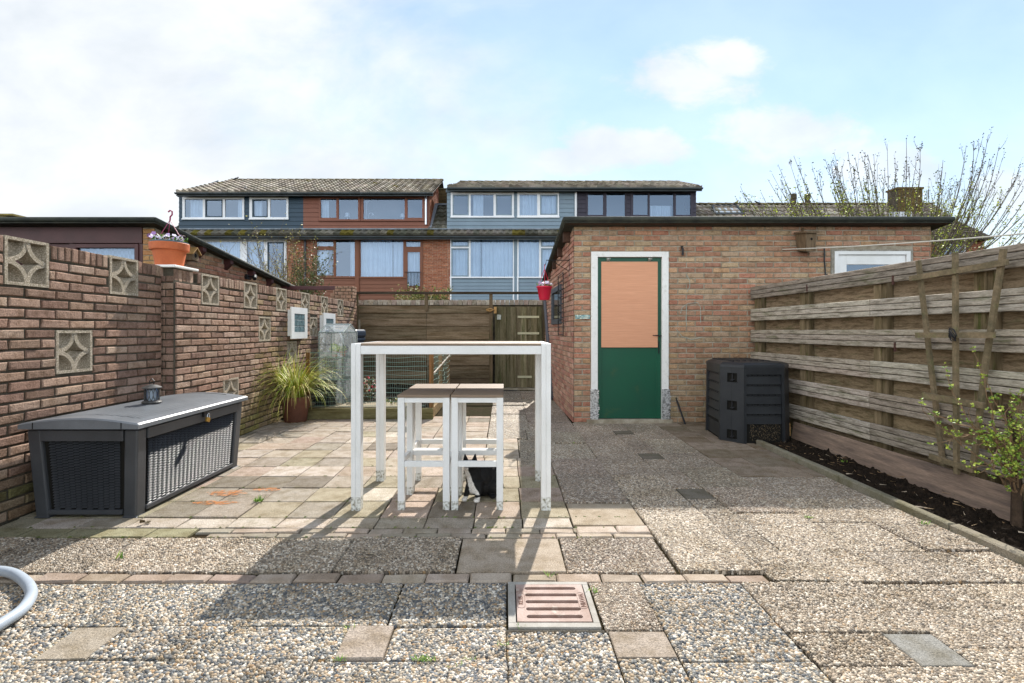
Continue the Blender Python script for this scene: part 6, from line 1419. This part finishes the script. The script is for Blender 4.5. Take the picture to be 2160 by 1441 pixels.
for k in range(13):
    z = .17 + .06 * k; ph = g.uniform(0, 6); am = .004 + .003 * (k % 3); x_end = -1.04 - g.uniform(0, .06)
    mb.tube([(-2.7 + (x_end + 2.7) * i / 30, 6.83 + .01 * sin(i * .7 + ph), z + am * sin(i * .55 + ph)) for i in range(31)], .0022 if k % 3 else .0032, 4, cap=False)
for i in range(56): x = -2.7 + .03 * i; mb.tube([(x, 6.832, .15), (x + g.uniform(-.004, .004), 6.83, .92)], .0011, 3, cap=False)
for k in range(10):
    z = .17 + .08 * k; ph = g.uniform(0, 6); mb.tube([(-1.0 + .02 * sin(i + ph), 6.84 + 2.3 * i / 20, z + .014 * sin(i * 1.3 + ph)) for i in range(21)], .003, 4, cap=False)
for i in range(20): y = 6.9 + .11 * i; mb.tube([(-1.0, y, .15), (-1.0, y, .9)], .0013, 3, cap=False)
mb.build('wire_mesh', pm('wire', '#8aa394', .4, metal=.4, fine=.1), wf_)

# ------------------------------------------------------------------ small greenhouse
gh = thing('greenhouse', (-2.5, 7.55, .13), 'small clear plastic growing tent with green poles standing by the garden wall', 'greenhouse')
gx0, gx1, gy0, gy1, ze, za = -2.69, -2.34, 7.27, 7.92, 1.17, 1.29; zb = .13; gym = (gy0 + gy1) / 2
mb = MB(); c4 = [(gx0, gy0), (gx1, gy0), (gx1, gy1), (gx0, gy1)]
for x, y in c4: mb.tube([(x, y, zb), (x, y, ze)], .0085, 8)
for z in (.47, .80, ze, zb + .02):
    for (p, q) in zip(c4, c4[1:] + c4[:1]): mb.tube([(*p, z), (*q, z)], .007, 6)
for x in (gx0, gx1): mb.tube([(x, gy0, ze), (x, gym, za), (x, gy1, ze)], .0085, 8)
mb.tube([(gx0, gym, za), (gx1, gym, za)], .0085, 8); mb.tube([(-2.51, gy0 - .005, .8), (-2.51, gy0 - .005, ze)], .005, 6); mb.build('pole_frame', pm('dark_green_pole', '#1f4a3a', .4, fine=.05), gh)
for z in (.47, .80):
    mb = MB()
    for k in range(14): y = gy0 + (gy1 - gy0) * k / 13; mb.tube([(gx0, y, z), (gx1, y, z)], .0025, 4)
    mb.build('shelf', pm('shelf_wire', '#2b5746', .5), gh)
mb = MB(); e = .012
def sheet(A_, B_, C_, D_, n=9, amp=.012):
    g2 = random.Random(int(abs(A_[1] * 100))); pts = []
    for j in range(n + 1):
        for i in range(n + 1):
            p = Vector(A_).lerp(Vector(B_), i / n).lerp(Vector(D_).lerp(Vector(C_), i / n), j / n); nn = (Vector(B_) - Vector(A_)).cross(Vector(D_) - Vector(A_)).normalized()
            ed = (0 < i < n) and (0 < j < n); pts.append(p + nn * (g2.uniform(-amp, amp) if ed else 0))
    mb.mesh(pts, [(j * (n + 1) + i, j * (n + 1) + i + 1, (j + 1) * (n + 1) + i + 1, (j + 1) * (n + 1) + i) for j in range(n) for i in range(n)])
X0, X1, Y0_, Y1_ = gx0 - e, gx1 + e, gy0 - e, gy1 + e
sheet((X0, Y0_, zb + .1), (X1, Y0_, zb), (X1, Y0_, ze), (X0, Y0_, ze)); sheet((X1, Y0_, zb - .01), (X1, Y1_, zb), (X1, Y1_, ze), (X1, Y0_, ze)); sheet((X0, Y0_, zb), (X0, Y1_, zb), (X0, Y1_, ze), (X0, Y0_, ze)); sheet((X0, Y1_, zb), (X1, Y1_, zb), (X1, Y1_, ze), (X0, Y1_, ze))
sheet((X0, Y0_, ze), (X1, Y0_, ze), (X1, gym, za + e), (X0, gym, za + e), 6, .006); sheet((X0, Y1_, ze), (X1, Y1_, ze), (X1, gym, za + e), (X0, gym, za + e), 6, .006)
for x in (X0, X1): mb.face([(x, Y0_, ze), (x, Y1_, ze), (x, gym, za + e)])
mb.build('plastic_cover', M['film'], gh, smooth=True)
def leafclump(mb, c, r_, n, size, cols, g, up=.3, flat=1.0):
    c = Vector(c)
    for k in range(n):
        v = Vector((g.gauss(0, 1), g.gauss(0, 1), g.gauss(0, 1))).normalized() * r_ * g.random() ** .4; v.z = abs(v.z) * flat if up > .9 else v.z * flat
        p = c + v; d = Vector((g.uniform(-1, 1), g.uniform(-1, 1), g.uniform(-.3, 1))).normalized(); e_ = d.cross(Vector((g.uniform(-1, 1), g.uniform(-1, 1), g.uniform(-1, 1)))).normalized() * size * .38; l = size * g.uniform(.8, 1.3)
        mb.face([p, p + d * l * .5 + e_, p + d * l, p + d * l * .5 - e_], vary(lin(g.choice(cols)), .15, g))
g = random.Random(31)
pt_ = thing('potted_primula', (-2.5, 7.55, .80), 'small leafy plant in a terracotta pot on the upper greenhouse shelf', 'potted plant')
mb = MB()
for x in (-2.54, -2.42): mb.lathe((x, 7.5, .81), [(0, 0), (.04, 0), (.055, .08), (.05, .08)], 16)
mb.build('pot', pm('pinkish_clay', '#a8705c', .7), pt_)
mb = MB(); leafclump(mb, (-2.53, 7.48, .92), .07, 120, .035, ['#a9c33a', '#8fb02f', '#c6d552'], g); leafclump(mb, (-2.42, 7.5, .91), .05, 60, .03, ['#7f9a3a', '#9cb04a'], g); mb.build('leaves', M['leafgreen'], pt_)
mb = MB(); wc = [(-2.68, 7.08), (-2.46, 7.03), (-2.42, 7.2), (-2.66, 7.24)]
for k in range(18):
    for j in range(9):
        for (p, q) in ((wc[0], wc[1]), (wc[1], wc[2])):
            t0, t1 = (k + (.5 if j % 2 else 0)) / 18, (k + .5 + (.5 if j % 2 else 0)) / 18
            if t1 > 1: continue
            z = .14 + j * .036; a_ = Vector((*p, z)).lerp(Vector((*q, z)), t0); b_ = Vector((*p, z)).lerp(Vector((*q, z)), t1); mb.bar(a_, b_ + Z3 * .02, .004, .016, up=Z3)
for p, q in zip(wc, wc[1:] + wc[:1]): mb.bar((*p, .47), (*q, .47), .02, .025); 
mb.prism([(*p, .135) for p in wc], (0, 0, .01)); mb.prism([((p[0] + 2.55) * .93 - 2.55, (p[1] - 7.14) * .93 + 7.14, .14) for p in wc], (0, 0, .31), (.4, .4, .4))
tag(mb.build('woven_basket', M['binplastic']), 'dark woven plastic basket between the grass pot and the greenhouse', 'basket')
# wheelie bin
wb = thing('wheelie_bin', (-2.55, 8.45, .1), 'navy blue wheeled bin standing behind the greenhouse', 'wheelie bin')
mb = MB(); mb.mesh([(-2.92, 8.25, .16), (-2.45, 8.25, .16), (-2.45, 8.65, .16), (-2.92, 8.65, .16), (-2.95, 8.2, 1.08), (-2.44, 8.2, 1.08), (-2.44, 8.72, 1.08), (-2.95, 8.72, 1.08)], [(0, 1, 5, 4), (1, 2, 6, 5), (2, 3, 7, 6), (3, 0, 4, 7), (0, 3, 2, 1)]); mb.build('body', M['blueplastic'], wb, bevel=.03, segs=3)
mb = MB(); mb.box(-2.96, -2.41, 8.17, 8.75, 1.07, 1.215); mb.build('lid', M['blueplastic'], wb, bevel=.05, segs=4)
mb = MB(); mb.bar((-2.435, 8.2, 1.05), (-2.435, 8.72, 1.05), .03, .05); mb.build('rim', M['blueplastic'], wb, bevel=.01)
for x in (-2.45, -2.97):
    mb = MB(); mb.mesh([(x + dx, 8.6 + r_ * cos(2 * pi * k / 20), .26 + r_ * sin(2 * pi * k / 20)) for dx, r_ in ((0, .12), (.05, .12), (.05, .06), (.06, .0)) for k in range(20)], [(i * 20 + k, i * 20 + (k + 1) % 20, (i + 1) * 20 + (k + 1) % 20, (i + 1) * 20 + k) for i in range(3) for k in range(20)]); mb.build('wheel', M['black'], wb)
mb = MB(); mb.lathe((-2.14, 8.0, .12), [(0, .0), (.09, .0), (.12, .13), (.13, .14), (.11, .14)], 20); 
br = thing('flowering_plant', (-2.1, 7.65, .1), 'small plant with red and white flowers in the raised bed beside the greenhouse', 'plant')
mb = MB(); leafclump(mb, (-2.1, 7.65, .3), .2, 260, .045, ['#5b6a3a', '#7c6a4c', '#8e8f6a', '#4a5530', '#b9ab8c'], g, 0, .9); mb.build('leaves', M['leafgreen'], br)
mb = MB(); leafclump(mb, (-2.1, 7.6, .36), .18, 46, .045, ['#c2303a', '#d8516a', '#e6ded6', '#d9c9a2', '#b8303a'], g, 0, .8); mb.build('flowers', M['petal'], br)
mb = MB()
for k in range(30):
    a = g.uniform(0, 2 * pi); mb.tube([(-2.1, 7.65, .08), (-2.1 + .1 * cos(a), 7.65 + .1 * sin(a), .25), (-2.1 + .2 * cos(a), 7.65 + .2 * sin(a), .3 + g.uniform(-.1, .2))], .004, 4, lin('#6b5138'))
mb.build('stems', M['bark'], br)
mb = MB(); leafclump(mb, (-1.6, 7.4, .12), .28, 120, .03, ['#7f8a3a', '#a09a58', '#5c6b2c'], g, 1, .25); leafclump(mb, (-1.3, 8.0, .12), .3, 120, .03, ['#7f8a3a', '#a09a58', '#5c6b2c'], g, 1, .25); struct(mb.build('bed_weeds', M['leafgreen']), 'stuff')

# ------------------------------------------------------------------ potted grass
pg = thing('potted_grass', (-2.80, 6.62, 0), 'large arching yellow-green grass in a brown clay pot against the garden wall', 'potted plant')
mb = MB(); mb.lathe((-2.76, 6.62, 0), [(0, 0), (.135, 0), (.14, .01), (.168, .25), (.182, .252), (.187, .33), (.18, .335), (.16, .33), (.15, .28), (0, .28)], 36); mb.build('pot', M['browneclay'], pg)
mb = MB(); g = random.Random(44)
for k in range(620):
    a = g.uniform(0, 2 * pi); L_ = g.uniform(.45, .95); el = radians(g.triangular(35, 88, 68)); droop = g.uniform(.6, 2.1)
    p = Vector((-2.76 + .07 * cos(a) * g.random(), 6.62 + .07 * sin(a) * g.random(), .30)); n = 9; seg = L_ / n; w = g.uniform(.003, .0055); az = a
    col = vary(lin(g.choice(['#b5bd3a', '#a3b032', '#8fa535', '#cfc860', '#c2b067', '#bfae72', '#748b2a', '#c9c88a'])), .15, g)
    side = Vector((-sin(az), cos(az), 0)); prev = p; e_ = el
    for i in range(n):
        e_ -= droop / n * (.6 + 1.2 * i / n); az += g.uniform(-.05, .05); q = prev + Vector((cos(az) * cos(e_), sin(az) * cos(e_), sin(e_))) * seg
        q.x = max(q.x, -2.985); q.z = max(q.z, .012); w0 = w * (1 - (i / n) ** 2 * .8); w1 = w * (1 - ((i + 1) / n) ** 2 * .85)
        mb.face([prev - side * w0, prev + side * w0, q + side * w1, q - side * w1], col); prev = q
for k in range(90):
    a = g.uniform(0, 2 * pi); r_ = g.uniform(.1, .55); p = Vector((max(-2.95, -2.76 + r_ * cos(a)), 6.5 + r_ * .5 * sin(a), .012)); b = g.uniform(0, pi); mb.face([p, p + Vector((cos(b) * .12, sin(b) * .12, .004)), p + Vector((cos(b) * .12, sin(b) * .12 + .006, .004)), p + Vector((0, .006, 0))], vary(lin('#a68a5a'), .2, g))
mb.build('foliage', M['leafgreen'], pg)

# ------------------------------------------------------------------ shrubs and trees
def twig(mb, p, d, L_, r0, g, bend=(0, 0, .6), n=7, col=(.1, .07, .05), wob=.12):
    pts = [Vector(p)]; d = Vector(d).normalized(); rs_ = [r0]
    for i in range(n):
        d = (d + Vector(bend) / n + Vector((g.uniform(-wob, wob), g.uniform(-wob, wob), g.uniform(-wob, wob)))).normalized(); pts.append(pts[-1] + d * L_ / n); rs_.append(r0 * (1 - .85 * (i + 1) / n))
    mb.tube(pts, rs_, 4, col, cap=False); return pts
def leafat(mb, p, size, col, g):
    d = Vector((g.uniform(-1, 1), g.uniform(-1, 1), g.uniform(-.2, 1))).normalized(); e_ = d.cross(Vector((g.uniform(-1, 1), g.uniform(-1, 1), g.uniform(-1, 1)))).normalized() * size * .35
    mb.face([p, p + d * size * .5 + e_, p + d * size, p + d * size * .5 - e_], col)
# tree behind the shed
g = random.Random(61); bt = thing('budding_tree', (8.6, 11.2, 0), 'bare many-stemmed tree just coming into leaf behind the brick shed', 'tree')
tk, lf = MB(), MB(); bk = lin('#62564a')
tk.tube([(8.6, 11.2, 0), (8.65, 11.2, 1.0), (8.6, 11.2, 1.8)], [.16, .13, .11], 10, bk)
for k in range(175):
    tx = g.uniform(5.5, 10.6) if k % 4 else g.uniform(9.8, 12.2); f = (tx - 8.5); top = (4.9 - .035 * abs(f) ** 2.0 if f > 0 else 4.85 - .17 * abs(f) ** 1.25) + g.uniform(-1.1, .55)
    y = 11.2 + g.uniform(-1.0, 1.2); z_h = g.uniform(1.5, 2.1); p0 = Vector((8.6 + f * .12, 11.2, z_h)); lean = g.uniform(-.2, .35) if f > .6 else g.uniform(-.1, .2)
    pm_ = Vector((8.6 + f * (.72 - lean * .4), y, z_h + (top - z_h) * g.uniform(.2, .42))); p1 = Vector((tx, y, top)); pts = []; n = 12
    ph1, ph2 = g.uniform(0, 6), g.uniform(0, 6)
    for i in range(n + 1):
        t = i / n; q = p0 * (1 - t) ** 2 + pm_ * 2 * t * (1 - t) + p1 * t * t; q += Vector((.035 * sin(5 * t + ph1), .03 * sin(6 * t + ph2), 0)); pts.append(q)
    tk.tube(pts, [.016 * (1 - .86 * i / n) + .0013 for i in range(n + 1)], 4, vary(bk, .2, g), cap=False)
    for i in range(3, n + 1):
        for j in range(2 if i > 4 else 1):
            if g.random() < .55:
                d = (pts[i] - pts[i - 1]).normalized() + Vector((g.uniform(-.6, .6), g.uniform(-.5, .5), g.uniform(-.1, .4))); tw = twig(tk, pts[i - 1].lerp(pts[i], g.random()), d, g.uniform(.2, .6) * (1.25 - .5 * i / n), .005, g, (0, 0, .7), 5, bk)
                for p in tw[1:]:
                    for _ in range(2):
                        if p.z > 4.3: leafat(lf, p + Vector((g.uniform(-.02, .02), 0, g.uniform(-.02, .02))), g.uniform(.025, .05), vary(lin(g.choice(['#3c3a2c', '#5e6238', '#46402f'])), .2, g), g) if g.random() < .6 else None
                        else: leafat(lf, p + Vector((g.uniform(-.03, .03), 0, g.uniform(-.03, .03))), g.uniform(.028, .055), vary(lin(g.choice(['#b5bd40', '#8c983a', '#bcc24e', '#6f7d34'])), .2, g), g) if g.random() < .58 else None
        p = pts[i]
        for _ in range(2): leafat(lf, p + Vector((g.uniform(-.03, .03), g.uniform(-.03, .03), g.uniform(-.05, .05))), .035, vary(lin('#46432f' if p.z > 4.2 else '#8f9a3c'), .2, g), g)
tk.build('trunk', M['bark'], bt); lf.build('crown', M['leafgreen'], bt)
def shrub(name, base, n, R_, H_, label, cols, cat, g, rad=.012, bark='#6b5b46', leafn=3, lsize=.04, nleaf=.8, dense=0, group=None, twn=4):
    t = thing(name, base, label, cat, group); tk, lf = MB(), MB(); base = Vector(base)
    for k in range(n):
        a = g.uniform(0, 2 * pi); s = g.random() ** .6; d = Vector((cos(a) * s * R_ / H_, sin(a) * s * R_ / H_, 1)).normalized(); L_ = H_ * g.uniform(.55, 1.12)
        pts = twig(tk, base + Vector((g.uniform(-.05, .05), g.uniform(-.05, .05), 0)), d, L_, rad, g, (0, 0, .3), 8, vary(lin(bark), .2, g), .14)
        for i in range(2, 9):
            for _ in range(twn):
                if g.random() < .45:
                    tw = twig(tk, pts[i - 1].lerp(pts[i], g.random()), (pts[i] - pts[i - 1]).normalized() + Vector((g.uniform(-1, 1), g.uniform(-1, 1), g.uniform(-.3, .7))), L_ * g.uniform(.1, .3), rad * .3, g, (0, 0, .3), 4, lin(bark), .2)
                    for p in tw[1:]:
                        for _ in range(leafn):
                            if g.random() < nleaf: leafat(lf, p + Vector((g.uniform(-.02, .02), g.uniform(-.02, .02), g.uniform(-.02, .02))), lsize * g.uniform(.6, 1.3), vary(lin(g.choice(cols)), .2, g), g)
    if dense: leafclump(lf, base + Z3 * H_ * .3, R_ * .7, dense, lsize * 1.3, ['#34481f', '#2c3f1b', '#47602a'], g, 0, .8)
    tk.build('stems', M['bark'], t); lf.build('leaves', M['leafgreen'], t); return t
g = random.Random(71); shrub('garden_shrub', (-5.9, 13.5, 1.2), 46, 1.15, 2.5, 'twiggy shrub with pale buds in the garden beyond the left shed', ['#a89f52', '#8f8a4a', '#c2b46a'], 'shrub', g, .016, '#6f5c47', 2, .04, .55)
g = random.Random(73); shrub('garden_shrub', (-5.1, 13.0, 1.2), 30, .7, 1.9, 'denser shrub with dark green leaves low beside the brown house wall', ['#4c5a2a', '#6d7038', '#39481f'], 'shrub', g, .012, '#6b5843', 3, .045, .9, 900)
g = random.Random(72)
for x, lab, n, dn in ((-2.25, 'straw-coloured twiggy bush showing over the left part of the back fence', 24, 150), (-1.85, 'low green bush behind the middle of the back fence', 22, 900), (-1.45, 'small ragged green bush behind the fence below the brick house wall', 22, 700)):
    shrub('low_bush', (x, 11.5, 1.45), n, .42, .66, lab, ['#6c7a35', '#8f8a4a', '#4f5f2a', '#a89a62'], 'bush', g, .008, '#8d7350', 2, .045, .7, dn, 'bushes behind the back fence')
# young shrub on the right
g = random.Random(75)
ys_ = thing('young_shrub', (3.13, 3.08, 0), 'young shrub with bright yellow-green new leaves in front of the right fence', 'shrub'); tk, lf = MB(), MB()
tk.tube([(3.12, 3.06, -.02), (3.13, 3.07, .3), (3.10, 3.05, .55), (3.05, 3.06, .75)], [.03, .024, .018, .01], 8, lin('#4a3a2d')); tk.tube([(3.17, 3.03, -.02), (3.19, 3.0, .35), (3.16, 2.98, .7)], [.022, .018, .008], 8, lin('#4a3a2d'))
ends = [(1950, 862, 3.3), (1945, 868, 3.35), (2060, 760, 3.25), (2075, 800, 3.2), (1995, 790, 3.3), (1985, 935, 3.25), (2010, 905, 3.2), (2040, 870, 3.2), (2130, 850, 3.05), (2155, 830, 3.0), (2150, 900, 3.0), (2100, 930, 3.0), (2090, 975, 2.95), (2060, 940, 3.1), (2130, 1000, 2.9), (2170, 870, 2.95), (2040, 985, 3.05), (2110, 870, 3.05), (2080, 900, 3.05), (2150, 950, 2.92), (2190, 930, 2.9), (2060, 1000, 3.05), (2120, 960, 2.95), (2180, 980, 2.9)]
ends += [(g.uniform(2085, 2190), g.uniform(860, 1000), g.uniform(2.9, 3.1)) for _ in range(14)]
YL = ['#a9b84a', '#b9c157', '#7d9838', '#97aa45', '#5f7d34', '#6b8a35']
for (px, py, Y) in ends:
    e_ = P(px, py, Y); s_ = Vector((3.12, 3.06, g.uniform(.15, .6))); m_ = s_.lerp(e_, .5) + Vector((g.uniform(-.05, .05), g.uniform(-.05, .05), g.uniform(-.12, .05))); pts = []
    for i in range(13): t = i / 12; pts.append(s_ * (1 - t) ** 2 + m_ * 2 * t * (1 - t) + e_ * t * t + Vector((.006 * sin(i * 1.7), 0, .006 * cos(i * 2.1))))
    tk.tube(pts, [.006 * (1 - .75 * i / 12) for i in range(13)], 5, lin('#8a6f55'), cap=False)
    for i in range(4, 13):
        if g.random() < .75:
            tw = twig(tk, pts[i], (pts[i] - pts[i - 1]).normalized() + Vector((g.uniform(-1, 1), g.uniform(-1, 1), g.uniform(-.4, .9))), g.uniform(.02, .09), .0018, g, (0, 0, .3), 3, lin('#8a6f55'))
            for p in (tw[-1], tw[2]):
                for _ in range(6): leafat(lf, p, g.uniform(.009, .021), vary(lin(g.choice(YL)), .15, g), g)
tk.build('stems', M['bark'], ys_); lf.build('leaves', M['leafgreen'], ys_)
# weeds in the joints
g = random.Random(80); wd_ = MB()
for (px, py, n, s_) in ((545, 1058, 26, .05), (885, 1392, 40, .02), (905, 1393, 30, .02), (1060, 1360, 10, .02), (1165, 1215, 10, .03), (1250, 1250, 12, .03), (1705, 1092, 30, .02), (1950, 1108, 20, .04), (1780, 975, 20, .03), (250, 1178, 8, .05), (715, 1392, 20, .02), (990, 1393, 16, .015), (430, 1012, 10, .03), (1210, 935, 12, .02), (1020, 935, 12, .02), (1100, 1325, 8, .02), (960, 1405, 10, .02), (735, 1325, 12, .02), (1560, 1188, 6, .02)):
    c = GZp(px, py, .002)
    for k in range(n):
        a = g.uniform(0, 2 * pi); p = c + Vector((g.uniform(-.025, .025), g.uniform(-.01, .01), 0)); d = Vector((cos(a) * .7, sin(a) * .7, g.uniform(.3, 1.2))).normalized() * s_ * g.uniform(.5, 1.2); e_ = Vector((-sin(a), cos(a), 0)) * s_ * .09
        wd_.face([p - e_, p + e_, p + d * .6 + e_ * .8, p + d], vary(lin(g.choice(['#6f9a35', '#86a842', '#9fb04f', '#5a7f2b'])), .15, g))
for k in range(260):
    x, y = g.uniform(-2.9, .8), g.choice([3.22, 3.52, 3.825, 4.13, 4.43, 2.905, 3.05]) + g.uniform(-.004, .004); p = Vector((x, y, -.004))
    wd_.face([p, p + Vector((g.uniform(.006, .03), .006, .006)), p + Vector((.008, .012, .009))], vary(lin(g.choice(['#5c6a2c', '#6d6f35', '#4c5a24'])), .2, g))
struct(wd_.build('weeds', M['leafgreen']), 'stuff')
mb = MB(); c = GZp(303, 1103, .012)
for k in range(7): leafat(mb, c + Vector((g.uniform(-.012, .012), g.uniform(-.01, .01), 0)), .035, vary(lin('#5d5038'), .2, g), g)
tag(mb.build('dead_leaf', M['leafgreen']), 'crumpled brown leaf on a pale tile in front of the storage box', 'leaf')
mb = MB(); g = random.Random(90)
for k in range(150):
    x, y = g.uniform(2.75, 3.2), g.uniform(2.4, 5.3); a = g.uniform(0, pi); l = g.uniform(.01, .07); z = .035 + g.uniform(0, .012)
    mb.face([(x, y, z), (x + l * cos(a), y + l * sin(a), z + g.uniform(-.005, .01)), (x + l * cos(a), y + l * sin(a) + .003, z + .004), (x, y + .003, z)], vary(lin(g.choice(['#8a6f50', '#6a5238', '#a58a66', '#3d3024', '#b0a08a'])), .2, g))
struct(mb.build('bed_litter', M['leafgreen']), 'stuff')
